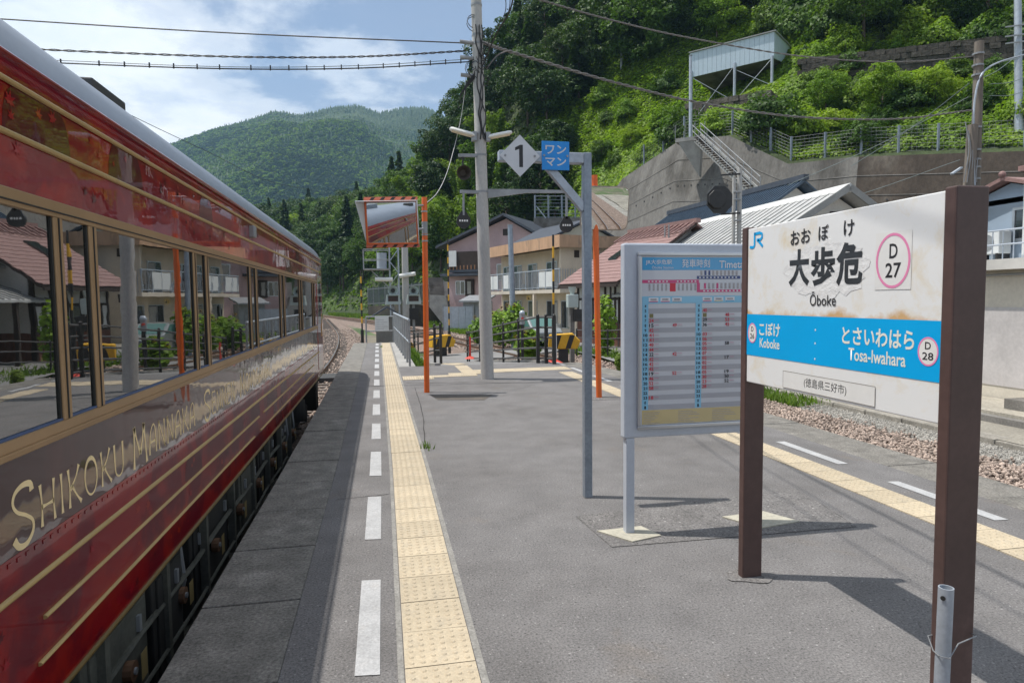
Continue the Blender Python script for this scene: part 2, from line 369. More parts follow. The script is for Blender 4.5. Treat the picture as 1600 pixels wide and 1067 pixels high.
# retaining sides below the kerbs
w = MB(); w.box(-0.80, -0.45, -16, 15, -1.5, -0.16); w.box(-0.95, -0.5, 15, 24.2, -1.5, -0.16); w.box(4.4, 4.8, -16, 12.7, -1.5, -0.16)
w.prism([(4.4, 12.7, -1.5), (4.8, 12.7, -1.5), (4.38, 15.5, -1.5), (4.0, 15.5, -1.5)], (0, 0, 1.34))
w.box(-0.5, 0.7, 23.9, 24.29, -1.5, -0.004); w.box(0.5, 1.3, 15.0, 15.19, -1.5, -0.004); w.box(3.75, 4.05, 15.0, 15.19, -1.5, -0.004); w.box(0.45, 0.62, 15.2, 24.2, -1.5, -0.005)
w.build('platform_wall', M_CONCD, plat, local=True)
def kerb(y0, y1, left):
    g = 0.005
    m = MB()
    def P(x, y, z): return (x + (bx(y) if left else bxr(y)), y, z)
    xa, xb = (-0.93, -0.452) if left else (4.423, 4.93)
    dz = random.uniform(-0.003, 0.003)
    m.prism([P(xa, y0+g, -0.16), P(xb, y0+g, -0.16), P(xb, y1-g, -0.16), P(xa, y1-g, -0.16)], (0, 0, 0.161+dz))
    m.build('kerb_stone', M_KERB, plat, local=True, bevel=0.006)
y = -8.6 + 0.011
while y < 24.2: kerb(y, min(y+0.7505, 24.3), True); y += 0.7505
y = -6.0
while y < 15.0: kerb(y, min(y+1.0, 15.2), False); y += 1.0
c = MB(); c.prism([(0.402+bx(15.2), 15.2, -0.1), (0.72, 15.2, -0.1), (0.62, 24.3, -0.1), (0.402+bx(24.3), 24.3, -0.1)], (0, 0, 0.098)); c.build('concrete_edge', M_CONC, plat, local=True)
# tactile tiles: blistered square tile, 5 x 5 domes
def tile_mesh(dots=True):
    m = MB(); h = 0.147; m.box(-h, h, -h, h, -0.02, 0.004)
    if dots:
        for i in range(6):
            for j in range(6):
                cx_, cy_ = (i-2.5)*0.047, (j-2.5)*0.047; k0 = len(m.v)
                for (rr, zz_) in ((0.0135, 0.0038), (0.0075, 0.0088)):
                    for k in range(6): m.v.append((cx_+rr*math.cos(k*math.pi/3), cy_+rr*math.sin(k*math.pi/3), zz_))
                for k in range(6): m.f.append((k0+k, k0+(k+1) % 6, k0+6+(k+1) % 6, k0+6+k))
                m.f.append(tuple(range(k0+6, k0+12)))
    return m.mesh('tactile_tile', None)
TM = []
for i in range(5):
    me = tile_mesh(); k = 0.93+0.035*i
    me.materials.append(pm('tactile_yellow_%d' % i, (0.488*k, 0.408*k, 0.288*k), 0.7, var=0.13, vs=4, grain=0.14, gs=90, bump=0.001, bs=120, col2=(0.33*k, 0.29*k, 0.225*k), c2s=5.5+i, c2lo=0.5, c2hi=0.85)); TM.append(me)
def tile(x, y, z=0.003, rz=0.0, tilt=0.0):
    o = link('tactile_tile', random.choice(TM), plat); o.location = (x, y, z+random.uniform(-0.001, 0.0015)); o.rotation_euler = (tilt, 0, rz+random.uniform(-0.004, 0.004)); return o
def sx_(k): return 0.203+bx(k)
y = -1.2 + 0.083
while y < 24.1: tile(sx_(y), y); y += 0.3005
y = -1.5
while y < 13.1: tile(3.725, y); y += 0.3005
for k, x in enumerate(np.arange(2.05, 3.9, 0.3005)): tile(x, 13.55+0.02*k); tile(x, 13.85+0.02*k)
for x in (0.50, 0.80):
    for y_ in (12.75, 13.05): tile(x, y_)
for x in np.arange(1.10, 2.0, 0.3005): tile(x, 13.05)
for x in (1.45, 1.75): tile(x, 13.36); tile(x+0.3, 13.36)
for k in range(5): tile(1.75, 13.66+0.3005*k)
# border lines of old mortar along the strip, painted dashes, patches
mort = pm('mortar', (0.25, 0.24, 0.22), 0.9, var=0.2, vs=5, grain=0.3, gs=60)
b_ = MB()
for a in np.arange(-1.3, 24, 0.6):
    for x0, x1 in ((0.026, 0.052), (0.355, 0.385)): b_.poly([(x0+bx(a), a, 0.003), (x1+bx(a), a, 0.003), (x1+bx(a+.6), a+.6, 0.003), (x0+bx(a+.6), a+.6, 0.003)])
b_.build('mortar_line', mort, plat, local=True)
k = -1
while True:
    y0 = 2.64+1.548*k; y1 = y0+0.925
    if y0 > 24: break
    MB().poly([(-0.148+bx(y0), y0, 0.004), (-0.046+bx(y0), y0-0.012, 0.004), (-0.046+bx(y1), y1-0.01, 0.004), (-0.148+bx(y1), y1, 0.004)]).build('painted_dash', M_WHITE, plat, local=True)
    k += 1
for k in range(-3, 8):
    y0 = 3.6+1.55*k
    MB().poly([(4.035, y0, 0.004), (4.135, y0-0.01, 0.004), (4.135, y0+0.95, 0.004), (4.035, y0+0.96, 0.004)]).build('painted_dash', M_WHITE, plat, local=True)
m_patch = pm('asphalt_patch', (0.150, 0.142, 0.137), 0.9, var=0.2, vs=4, grain=0.55, gs=80, speck=0.7, ss=45)
MB().poly([(1.35, 3.72, 0.004), (3.05, 3.70, 0.004), (3.2, 4.55, 0.004), (1.30, 4.32, 0.004)]).build('asphalt_patch', m_patch, plat, local=True)
MB().poly([(0.72, 10.5, 0.004), (1.7, 10.25, 0.004), (1.49, 9.75, 0.004), (0.80, 9.95, 0.004)]).build('asphalt_patch', pm('patch_dark', (0.10, 0.085, 0.07), 0.8, var=0.3, vs=3, grain=0.3, gs=60), plat, local=True)
# long dark seam across the asphalt near the right-hand strip and beside the left strip
m_crk = pm('crack', (0.05, 0.047, 0.045), 0.95, var=0.3, vs=8)
def crack(pts, w0):
    m = MB(); prev = None; P = catmull([(p[0], p[1], 0.0035) for p in pts], 8)
    P = [Vector((p.x+random.uniform(-.006, .006), p.y+random.uniform(-.006, .006), 0.0035)) for p in P]
    L_ = [p for p in P]
    for i in range(len(P)-1):
        d = (P[i+1]-P[i]).normalized(); n = Vector((-d.y, d.x, 0)); a = w0*random.uniform(.5, 1.2); b = w0*random.uniform(.5, 1.2)
        if i == 0: a0 = a
        m.poly([P[i]-n*a0/2, P[i]+n*a0/2, P[i+1]+n*b/2, P[i+1]-n*b/2]); a0 = b
    m.build('crack', m_crk, plat, local=True)
crack([(-0.40, 5.10), (-0.2, 5.13), (0.02, 5.16)], 0.008)
crack([(1.30, 4.32), (2.2, 4.42), (3.2, 4.55)], 0.007)
crack([(0.41, 7.0), (0.5, 9.0), (0.52, 11.5)], 0.014)
crack([(3.05, 3.7), (3.2, 4.55)], 0.012)
crack([(0.4, 12.1), (1.6, 11.9), (2.6, 11.55), (3.5, 11.6)], 0.02)
# ramp down to the crossing
rp = MB(); rp.prism([(1.30, 15.2, -0.002), (3.75, 15.2, -0.002), (3.5, 25.5, -0.90), (1.18, 25.5, -0.90)], (0, 0, -0.6)); ramp_o = struct('ramp', rp, M_ROAD)
rw = MB(); rw.prism([(3.752, 15.2, 0.06), (3.90, 15.2, 0.06), (3.66, 25.5, -0.84), (3.502, 25.5, -0.84)], (0, 0, -0.7)); rw.prism([(1.16, 15.2, 0.06), (1.298, 15.2, 0.06), (1.178, 25.5, -0.84), (1.04, 25.5, -0.84)], (0, 0, -0.7)); rw.build('ramp_kerb', M_CONC, ramp_o, local=True)
sl_ = math.atan2(-0.898, 10.3)
for k in range(16):
    yy = 15.4+0.3*k; zz_ = -0.002+(yy-15.2)*(-0.898/10.3)+0.004
    for x in ((1.75, 2.05) if 5 < k < 14 else (1.75,)): tile(x, yy, zz_, 0.0, sl_)
st = MB(); st.prism([(1.2, 25.5, -0.905), (3.52, 25.5, -0.905), (9.0, 30.0, -0.86), (8.4, 33.0, -0.86), (1.2, 28.0, -0.905)], (0, 0, -0.3)); struct('path', st, M_ROAD)
# walkway plank across the left track
pb = thing('crossing_board', 'dark rubber crossing boards between the left rails past the train', 'crossing board', (-2.0, 21.0, ZT))
for i in range(4): MB().box(-2.55+0.0, -1.15, 20.6+0.32*i, 20.9+0.32*i, ZT, ZT+0.16).build('plank', pm('rubber_board', (0.05, 0.05, 0.05), 0.8), pb)

# ---- loose ballast, uncountable
def stones(name, n, fx, size, mat=M_STONE):
    P = fx(n); n = len(P)
    base = np.array([(1, 0, 0), (-1, 0, 0), (0, 1, 0), (0, -1, 0), (0, 0, 1), (0, 0, -1), (.6, .6, .5), (-.6, -.6, .5)], float)
    fc = np.array([(0, 6, 4), (6, 2, 4), (2, 1, 4), (1, 7, 4), (7, 3, 4), (3, 0, 4), (0, 2, 6), (1, 3, 7), (2, 0, 5), (1, 2, 5), (3, 1, 5), (0, 3, 5)])
    V = base[None]*(1+np.random.uniform(-.35, .35, (n, 8, 1)))*np.random.uniform(.5, 1.35, (n, 1, 1))*size*np.random.uniform(.6, 1.2, (n, 1, 3))
    a = np.random.uniform(0, 6.28, n); b = np.random.uniform(-.6, .6, n); ca, sa, cb_, sb = np.cos(a), np.sin(a), np.cos(b), np.sin(b)
    x = V[..., 0]*cb_[:, None]-V[..., 2]*sb[:, None]; z = V[..., 0]*sb[:, None]+V[..., 2]*cb_[:, None]
    X = x*ca[:, None]-V[..., 1]*sa[:, None]; Y = x*sa[:, None]+V[..., 1]*ca[:, None]
    V = np.stack([X, Y, z], -1) + P[:, None, :]
    F = (fc[None]+np.arange(n)[:, None, None]*8).reshape(-1, 3)
    return link(name, npmesh(name, V.reshape(-1, 3), F, mat))
def fr(n):
    x = np.random.uniform(7.4, 8.85, n) + np.random.exponential(.10, n); y = np.random.uniform(1, 19, n)
    return np.stack([x, y, np.full(n, ZT+0.0)+np.random.uniform(-.02, .05, n)-0.25*np.clip(9-x, 0, .3)*0], -1)
tag(stones('ballast', 30000, fr, 0.030), 'loose brown ballast stones along the track beyond the platform', 'ballast', kind='stuff')
def fl(n):
    y = 8+52*np.random.uniform(0, 1, n)**1.5; cxs = np.interp(y, [p.y for p in C1], [p.x for p in C1])
    x = cxs+np.random.uniform(-1.9, 2.0, n); return np.stack([x, y, np.full(n, ZT)+np.random.uniform(-.03, .03, n)], -1)
def fg(n):
    return np.stack([9.0+1.1*np.random.uniform(0, 1, n), np.random.uniform(1, 17, n), np.full(n, ZT-0.02)+np.random.uniform(-.008, .008, n)], -1)
tag(stones('gravel', 16000, fg, 0.020, pm('gravel_stone', (0.30, 0.285, 0.255), 0.95, var=0.2, vs=1.0, island=0.45)), 'fine pale gravel along the lineside kerb', 'gravel', kind='stuff')
tag(stones('ballast', 12000, fl, 0.045), 'loose brown ballast stones round the rails ahead of the train', 'ballast', kind='stuff')
def f2(n):
    y = np.random.uniform(15.5, 60, n); cxs = np.interp(y, [p.y for p in C2], [p.x for p in C2])
    x = cxs+np.random.uniform(-2.4, 2.6, n); x = np.maximum(x, 3.9-0.0*y); return np.stack([x, y, np.full(n, ZT)+np.random.uniform(-.03, .03, n)], -1)
tag(stones('ballast', 9000, f2, 0.05), 'loose brown ballast stones around the curved rails behind the ramp fences', 'ballast', kind='stuff')
# ================================================================ the red excursion train
XT = -1.20; XC = -2.63; YE = 14.45
def redpaint(name, c1, c2, c3, wav=0.0009):
    m = pm(name, c1, 0.30, var=0.0, coat=0.0)
    t = m.node_tree; b = t.nodes['Principled BSDF']; tcn = N(t, 'ShaderNodeTexCoord'); v = tcn.outputs['Object']
    n1 = noise(t, v, 1.6, 3, 0.5, 0.6); r1 = ramp(t, n1.outputs[0], [(0.44, 0.0), (0.47, 1.0)])
    n2 = noise(t, v, 3.5, 4, 0.6, 0.4); r2 = ramp(t, n2.outputs[0], [(0.48, 0.0), (0.62, 1.0)])
    c = mixc(t, r1.outputs[0], tuple(c1), tuple(c2)); mul = N(t, 'ShaderNodeMath', operation='MULTIPLY'); mul.inputs[1].default_value = 0.75; L(t, r2.outputs[0], mul.inputs[0])
    c = mixc(t, mul.outputs[0], c, tuple(c3)); L(t, c, b.inputs['Base Color'])
    b.inputs['Coat Weight'].default_value = 1.0; b.inputs['Coat Roughness'].default_value = 0.02; b.inputs['Coat IOR'].default_value = 1.5; b.inputs['Specular IOR Level'].default_value = 0.1
    mp = N(t, 'ShaderNodeMapping'); mp.inputs['Scale'].default_value = (1, 1.0, 0.8); L(t, v, mp.inputs[0])
    nb = noise(t, mp.outputs[0], 4.0, 2, 0.5); bn = N(t, 'ShaderNodeBump'); bn.inputs['Distance'].default_value = wav*4; bn.inputs['Strength'].default_value = 1
    L(t, nb.outputs[0], bn.inputs['Height']); L(t, bn.outputs[0], b.inputs['Coat Normal']); L(t, bn.outputs[0], b.inputs['Normal'])
    return m
M_RED = redpaint('train_red', (0.30, 0.006, 0.009), (0.21, 0.004, 0.012), (0.34, 0.014, 0.009), 0.0003)
M_RED2 = redpaint('train_crimson', (0.24, 0.005, 0.009), (0.14, 0.003, 0.011), (0.31, 0.014, 0.009), 0.0003)
M_ROOF = pm('train_roof', (0.20, 0.23, 0.28), 0.45, metal=0.0, var=0.08, vs=1.5, grain=0.05, gs=40)
M_GOLD = pm('gold_trim', (0.52, 0.36, 0.15), 0.42, metal=0.35, var=0.12, vs=4)
M_TAN = pm('window_surround', (0.36, 0.225, 0.115), 0.40, metal=0.25, var=0.10, vs=3, spec=0.5)
M_TGL = pm('train_glass', (0.012, 0.014, 0.014), 0.012, var=0, spec=1.0, ior=2.6, bump=0.0005, bs=1.3)
M_UND = pm('underframe', (0.085, 0.085, 0.07), 0.7, var=0.3, vs=3, grain=0.2, gs=30)
M_UNDD = pm('underframe_dark', (0.025, 0.024, 0.022), 0.8, var=0.3, vs=3)
train = thing('train_car', 'glossy dark red railcar with gold lines and tan framed windows', 'train', (XC, 0, ZT+0.18))
half = [(XT-0.03, 0.105), (XT, 0.16), (XT, 0.70), (XT, 1.03), (XT, 1.90), (XT, 2.20), (XT-0.004, 2.30), (XT-0.015, 2.38)]
roofp = [(XT-0.015, 2.38), (XT-0.06, 2.475), (XT-0.13, 2.555), (XT-0.21, 2.622), (XT-0.36, 2.685), (XT-0.62, 2.74), (XT-1.0, 2.785), (XC, 2.80)]
secs = [(-16, 0), (YE-0.9, 0), (YE-0.35, 0.035), (YE, 0.10), (YE+0.22, 0.22), (YE+0.32, 0.38)]
def loft(prof, closed):
    m = MB(); full = prof + [(2*XC-x, z) for x, z in reversed(prof)]
    k = len(full)
    for (yy, ins) in secs:
        for (x, z) in full:
            f = 1-ins/1.43; m.v.append((XC+(x-XC)*f, yy, z if z < 2.3 else z-ins*0.25))
    for i in range(len(secs)-1):
        for j in range(k-(0 if closed else 1)):
            m.f.append((i*k+j, i*k+(j+1) % k, (i+1)*k+(j+1) % k, (i+1)*k+j))
    return m, k
m, k = loft(half, False)
m.f = [f for f in m.f if not (f[0] % k == len(half)-1)]
e = (len(secs)-1)*k; m.f.append(tuple(range(e, e+k)))
m.build('car_body', M_RED, train)
m2, k2 = loft(roofp, False); e2 = (len(secs)-1)*k2; m2.f.append(tuple(range(e2, e2+k2)))
ro = m2.build('roof', M_ROOF, train, smooth=True)
# lower panel sheet a little proud with its own wavy gloss
MB().box(XT-0.02, XT+0.004, -15.9, 12.4, 0.715, 1.03).build('name_panel', redpaint('name_panel_red', (0.040, 0.002, 0.004), (0.03, 0.002, 0.004), (0.05, 0.003, 0.004), 0.0007), train)
MB().box(XT-0.02, XT+0.003, -15.9, 12.4, 0.125, 0.668).build('skirt_panel', M_RED2, train)
def bead(name, y0, y1, z, h, mat=M_GOLD, proud=0.014, par=train):
    a = MB(); n = 6; pr = [(XT+0.0035+proud*math.sin(math.pi*i/n), z-h/2*math.cos(math.pi*i/n)) for i in range(n+1)]
    i0 = 0
    for yy in (y0, y1):
        for x, zz_ in pr: a.v.append((x, yy, zz_))
    for i in range(n): a.f.append((i, n+1+i, n+2+i, i+1))
    a.f += [tuple(range(n+1)), tuple(range(2*n+1, n, -1))]
    return a.build(name, mat, par, smooth=True)
bead('gold_line', -15.9, 13.55, 2.268, 0.020); bead('gold_line', -15.9, 12.9, 2.094, 0.022)
bead('gold_line', -15.9, 12.7, 0.585, 0.022)
for a, b in ((-15.9, 1.9), (2.50, 6.55), (6.8, 11.7)): bead('gold_line', a, b, 0.432, 0.015)
for a, b in ((-15.9, 1.7), (2.45, 6.3), (6.6, 11.6)): bead('gold_line', a, b, 0.288, 0.014)
bead('sill_line', -15.9, 13.6, 0.118, 0.022, pm('sill_brass', (0.16, 0.10, 0.03), 0.5, metal=0.3, var=0.1))
bead('drip_rail', -15.9, 13.5, 2.352, 0.016, M_RED, 0.020)
# scalloped joint strip under the name panel
sc = MB()
for i in range(int((11.9+1)/0.055)):
    yy = -1+0.055*i; sc.box(XT-0.01, XT+0.0075, yy, yy+0.022, 0.688, 0.702)
sc.box(XT-0.01, XT+0.005, -15.9, 12.4, 0.668, 0.7145); sc.build('joint_strip', M_RED2, train)
# window band
MB().box(XT-0.02, XT+0.018, -15.9, 12.45, 1.852, 1.912).build('window_top_rail', M_TAN, train, bevel=0.004)
MB().box(XT-0.02, XT+0.022, -15.9, 12.45, 1.868, 1.873).build('window_top_seam', M_UNDD, train)
MB().box(XT-0.02, XT+0.018, -15.9, 12.45, 1.030, 1.095).build('window_bottom_rail', M_TAN, train, bevel=0.004)
MB().box(XT-0.02, XT+0.024, -15.9, 12.45, 1.048, 1.056).build('window_ledge', M_TAN, train)
MB().box(XT-0.02, XT+0.012, -15.9, 12.45, 1.0955, 1.104).build('window_seal', pm('blue_seal', (0.05, 0.09, 0.20), 0.5), train)
k = -8
while True:
    y0 = 3.07+1.8*k
    if y0 > 12: break
    for (a, b) in ((y0, y0+1.42), (y0+1.50, y0+1.715)):
        MB().box(XT-0.03, XT+0.0035, a, min(b, 12.36), 1.104, 1.852).build('window', M_TGL, train)
        MB().box(XT-0.03, XT+0.010, b, b+0.012, 1.104, 1.852).build('window_gasket', M_UNDD, train)
    for (a, b) in ((y0+1.432, y0+1.50), (y0+1.727, y0+1.80)):
        if b < 12.45:
            fo = MB().box(XT-0.02, XT+0.017, a, b, 1.095, 1.852).build('window_pillar', M_TAN, train, bevel=0.004)
            MB().box(XT-0.02, XT+0.020, (a+b)/2-0.004, (a+b)/2+0.004, 1.097, 1.85).build('pillar_groove', M_UNDD, fo)
    k += 1
# end door and cab
d_ = MB().box(XT-0.03, XT+0.006, 12.55, 13.35, 0.25, 2.02).build('door', M_RED2, train, bevel=0.005)
MB().box(XT-0.03, XT+0.010, 12.74, 13.16, 1.10, 1.90).build('door_window', M_TGL, d_)
MB().box(XT-0.02, XT+0.016, 13.24, 13.28, 0.85, 1.30).build('handrail', M_GOLD, d_)
wsc = MB().box(XC-1.0, XC+1.0, YE+0.30, YE+0.335, 1.2, 1.95).build('windscreen', M_TGL, train)
for s_ in (-1, 1): MB().cyl((XC+s_*0.85, YE+0.3, 0.75), (XC+s_*0.85, YE+0.36, 0.75), 0.11, n=16).build('headlight', M_LAMP, train)
MB().cyl((XC, YE+0.3, -0.05), (XC, YE+0.55, -0.05), 0.12, n=12).build('coupler', M_UNDD, train)
lm = MB(); lm.box(XT-0.01, XT+0.05, 6.43, 6.53, 2.13, 2.24); lm.build('side_lamp', M_STEEL, train, bevel=0.012)
MB().box(XT-0.75, XT-0.42, 4.25, 4.75, 2.70, 2.84).build('roof_box', pm('roof_box_dark', (0.05, 0.05, 0.05), 0.6), train, bevel=0.01)
MB().box(XT-0.9, XT-0.35, -5.0, -3.2, 2.70, 2.86).build('roof_box', M_ROOF, train, bevel=0.01)
MB().box(XT-1.6, XT-0.9, 7.0, 9.2, 2.75, 2.93).build('roof_box', M_ROOF, train, bevel=0.02)
# underframe equipment
MB().box(XC-1.1, XC+1.05, -15.9, 13.2, -0.12, 0.10).build('chassis', M_UNDD, train)
rng = random.Random(3); y = -3.0
while y < 9.0:
    ln = rng.uniform(0.5, 1.15); dp = rng.uniform(0.50, 0.70); xo = rng.uniform(0.04, 0.10)
    mt = rng.choice([M_UND, M_UND, M_UNDD])
    bo = MB().box(XT-0.7, XT-xo, y, y+ln, -dp, 0.09).build('equipment_box', mt, train, bevel=0.008)
    MB().box(XT-xo-0.01, XT-xo+0.012, y+0.06, y+ln-0.06, -dp+0.06, 0.02).build('box_door', mt, bo, bevel=0.004)
    for q in (0.15, ln-0.18): MB().box(XT-xo, XT-xo+0.03, y+q, y+q+0.03, -0.12, -0.04).build('latch', M_STEEL, bo)
    if rng.random() < 0.6: MB().tube([(XT-0.08, y+ln+0.05, 0.05), (XT-0.06, y+ln+0.06, -0.2), (XT-0.12, y+ln+0.05, -0.45)], 0.015).build('hose', M_STEEL, train)
    y += ln+rng.choice([0.05, 0.12, 0.3])
for yb in (-9.5, 10.4):
    bf = MB(); bf.box(XT-0.36, XT-0.22, yb-1.45, yb+1.45, -0.52, -0.30); bf.box(XT-0.36, XT-0.2, yb-0.3, yb+0.3, -0.65, -0.1); bf.build('bogie_frame', M_UNDD, train, bevel=0.02)
    for dy in (-1.05, 1.05):
        for sx2 in (XT-0.42, 2*XC-XT+0.42):
            MB().cyl((sx2-0.06, yb+dy, ZT+0.18+0.43), (sx2+0.06, yb+dy, ZT+0.18+0.43), 0.43, n=28).build('wheel', pm('wheel_steel', (0.09, 0.07, 0.06), 0.6, metal=0.4), train)
        MB().cyl((XT-0.24, yb+dy, -0.36), (XT-0.12, yb+dy, -0.36), 0.15, n=16).build('axle_box', M_UNDD, train)
    MB().cyl((XT-0.18, yb, -0.30), (XT-0.18, yb, 0.02), 0.16, n=18).build('air_spring', M_UNDD, train)
for zz_, xx_, rr_ in ((-0.16, 0.05, .018), (-0.62, 0.12, .025), (-0.42, 0.03, .012)):
    MB().tube([(XT-xx_, -2.5+0.5*i, zz_+0.012*math.sin(i*1.7)) for i in range(23)], rr_).build('pipe', M_UND, train)
for i in range(9):
    yy = 2.2+0.83*i; MB().box(XT-0.07, XT-0.02, yy, yy+0.05, -0.5, 0.09).build('bracket', M_UND, train)
    vw = MB().cyl((XT-0.06, yy+.3, -0.24), (XT-0.015, yy+.3, -0.24), 0.05, n=12).build('valve', pm('valve_rust', (0.14, 0.07, 0.035), .7), train); MB().cyl((XT-0.02, yy+.3, -0.24), (XT-0.005, yy+.3, -0.24), 0.018, n=8).build('valve_hub', M_STEEL, vw)
    MB().box(XT-0.028, XT-0.0265, yy+.42, yy+.50, -0.36, -0.22).build('stencil_plate', pm('stencil_ochre', (0.32, 0.24, 0.10), .6), train)
MB().box(XT-0.5, XT-0.06, 12.5, 12.9, -0.5, 0.1).build('step', M_UNDD, train)
# lettering on the side
GL = {'S': (.50, [[(.44, .84), (.41, .97), (.25, 1), (.09, .92), (.04, .76), (.12, .60), (.30, .47), (.43, .32), (.42, .14), (.28, .0), (.12, .02), (.03, .17)]]),
      'H': (.50, [[(.06, 0), (.08, .5), (.05, 1)], [(.44, 0), (.42, .5), (.45, 1)], [(.07, .46), (.43, .46)]]), 'I': (.16, [[(.08, 0), (.08, 1)]]),
      'K': (.48, [[(.06, 0), (.08, .5), (.05, 1)], [(.42, 1), (.3, .72), (.1, .46)], [(.16, .54), (.3, .25), (.46, .0)]]),
      'O': (.54, [[(.27+.23*math.cos(a*math.pi/10), .5+.5*math.sin(a*math.pi/10)) for a in range(5, 26)]]),
      'U': (.50, [[(.05, 1), (.06, .35), (.10, .10), (.24, 0), (.38, .10), (.43, .35), (.44, 1)]]),
      'M': (.64, [[(.04, 0), (.10, 1)], [(.10, 1), (.20, .65), (.32, .30)], [(.32, .30), (.44, .65), (.52, 1)], [(.52, 1), (.60, 0)]]),
      'A': (.48, [[(.03, 0), (.06, .5), (.16, .86), (.30, 1), (.38, .88), (.41, .5), (.43, 0)], [(.06, .42), (.41, .42)]]),
      'N': (.46, [[(.05, 0), (.05, 1)], [(.05, 1), (.2, .6), (.40, .02)], [(.40, 0), (.40, 1)]]),
      'E': (.42, [[(.06, 0), (.06, 1)], [(.06, 1), (.36, 1)], [(.06, .52), (.31, .52)], [(.06, 0), (.37, 0)]]),
      'G': (.52, [[(.44, .86), (.34, 1), (.18, .97), (.06, .75), (.05, .4), (.12, .1), (.28, 0), (.43, .1), (.44, .42)], [(.28, .42), (.46, .42)]]),
      'T': (.46, [[(.22, 0), (.22, 1)], [(.02, 1), (.43, 1)]]), 'R': (.48, [[(.06, 0), (.06, 1)], [(.06, 1), (.3, .98), (.40, .8), (.3, .58), (.08, .52)], [(.2, .53), (.44, 0)]])}
def letter(ch, y, z, w, h, sw):
    m = MB(); gw, strokes = GL[ch]
    for s_ in strokes:
        P = catmull([(0, p[0]/gw*w, p[1]*h) for p in s_], 4) if len(s_) > 2 else [Vector((0, s_[0][0]/gw*w, s_[0][1]*h)).lerp(Vector((0, s_[1][0]/gw*w, s_[1][1]*h)), q/5) for q in range(6)]
        n = len(P); prev = None
        for i, p in enumerate(P):
            d = (P[min(i+1, n-1)]-P[max(i-1, 0)]).normalized(); nn = Vector((0, -d.z, d.y)); t = i/(n-1)
            ww = sw*(0.62+0.75*abs(2*t-1)**2.2); a, b = p+nn*ww/2, p-nn*ww/2
            if prev: m.poly([(XT+0.0048, y+q.y, z+q.z) for q in (prev[0], prev[1], b, a)])
            prev = (a, b)
    m.build('letter', M_LETTER, train)
M_LETTER = pm('letter_gold', (0.86, 0.66, 0.36), 0.6, metal=0.0, var=0.12, vs=8)
def word(s, y0, y1):
    ws = [GL[c][0]*(1.22 if i == 0 else 1.0)+0.10 for i, c in enumerate(s)]; k = (y1-y0)/sum(ws); y = y0
    for i, (c, w_) in enumerate(zip(s, ws)):
        big = i == 0; letter(c, y, 0.728 if big else 0.748, (w_-0.10)*k, 0.20 if big else 0.150, 0.021 if big else 0.0145); y += w_*k
word('SHIKOKU', 2.34, 3.30); word('MANNAKA', 3.38, 4.46); word('SENNEN', 4.66, 5.60); word('MONOGATARI', 5.78, 7.30)
# maple leaf and arc print
def maple(m, y, z, r, rot, x):
    lobes = [(0, 1.0), (50, .92), (100, .72), (145, .42)]; pts = []
    tips = [-145, -100, -50, 0, 50, 100, 145]; ln = [.45, .75, .95, 1.05, .95, .75, .45]
    for i, (a, l_) in enumerate(zip(tips, ln)):
        pts.append((a, l_))
        if i < 6: pts.append(((a+tips[i+1])/2, .36))
    pts.append((180, .2))
    i0 = len(m.v); m.v.append((x, y, z))
    for a, l_ in pts: t = R(a)+rot; m.v.append((x, y+r*l_*math.sin(t), z+r*l_*math.cos(t)))
    n = len(pts)
    for i in range(n): m.f.append((i0, i0+1+i, i0+1+(i+1) % n))
prints = [('leaf_print', redpaint('leaf_orange', (0.32, 0.022, 0.010), (0.34, 0.028, 0.010), (0.29, 0.016, 0.010), .0003), 0), ('leaf_print', redpaint('leaf_maroon', (0.10, 0.003, 0.008), (0.09, 0.003, 0.008), (0.11, 0.004, 0.008), .0003), 1), ('leaf_print', redpaint('leaf_crimson', (0.30, 0.006, 0.016), (0.28, 0.006, 0.016), (0.34, 0.01, 0.014), .0003), 2)]
rng = random.Random(11)
for nm, mt, kk in prints:
    m = MB()
    for i in range(90):
        yy = -1+13*rng.random()**1.2; zone = rng.random(); r_ = rng.uniform(.025, .06)
        if zone < .55: z = rng.choice([rng.uniform(1.96, 2.05), rng.uniform(2.14, 2.23)]); r_ *= .8; x = XT+0.0012+0.0005*kk
        else: z = rng.choice([rng.uniform(.18, .24), rng.uniform(.335, .39), rng.uniform(.48, .54)]); x = XT+0.0042+0.0005*kk; r_ *= .75
        maple(m, yy, z, r_, rng.uniform(-.6, .6), x)
    tag(m.build(nm, mt, train), kind='stuff')
for i in range(16):
    yc = 0.2+0.8*i+rng.uniform(-.2, .2); r_ = rng.uniform(.16, .30); zb = rng.choice([2.108, 1.915, 0.30, 0.445]); lim = {2.108: .15, 1.915: .16, 0.30: .12, 0.445: .125}[zb]
    x = XT+(0.0008 if zb > 1 else 0.0038); pts = []
    for a in range(0, 13): t = math.pi*a/12; pts.append((x, yc-r_*math.cos(t), zb+min(lim, r_*math.sin(t))))
    MB().poly(pts).build('arc_print', prints[1][1], train)
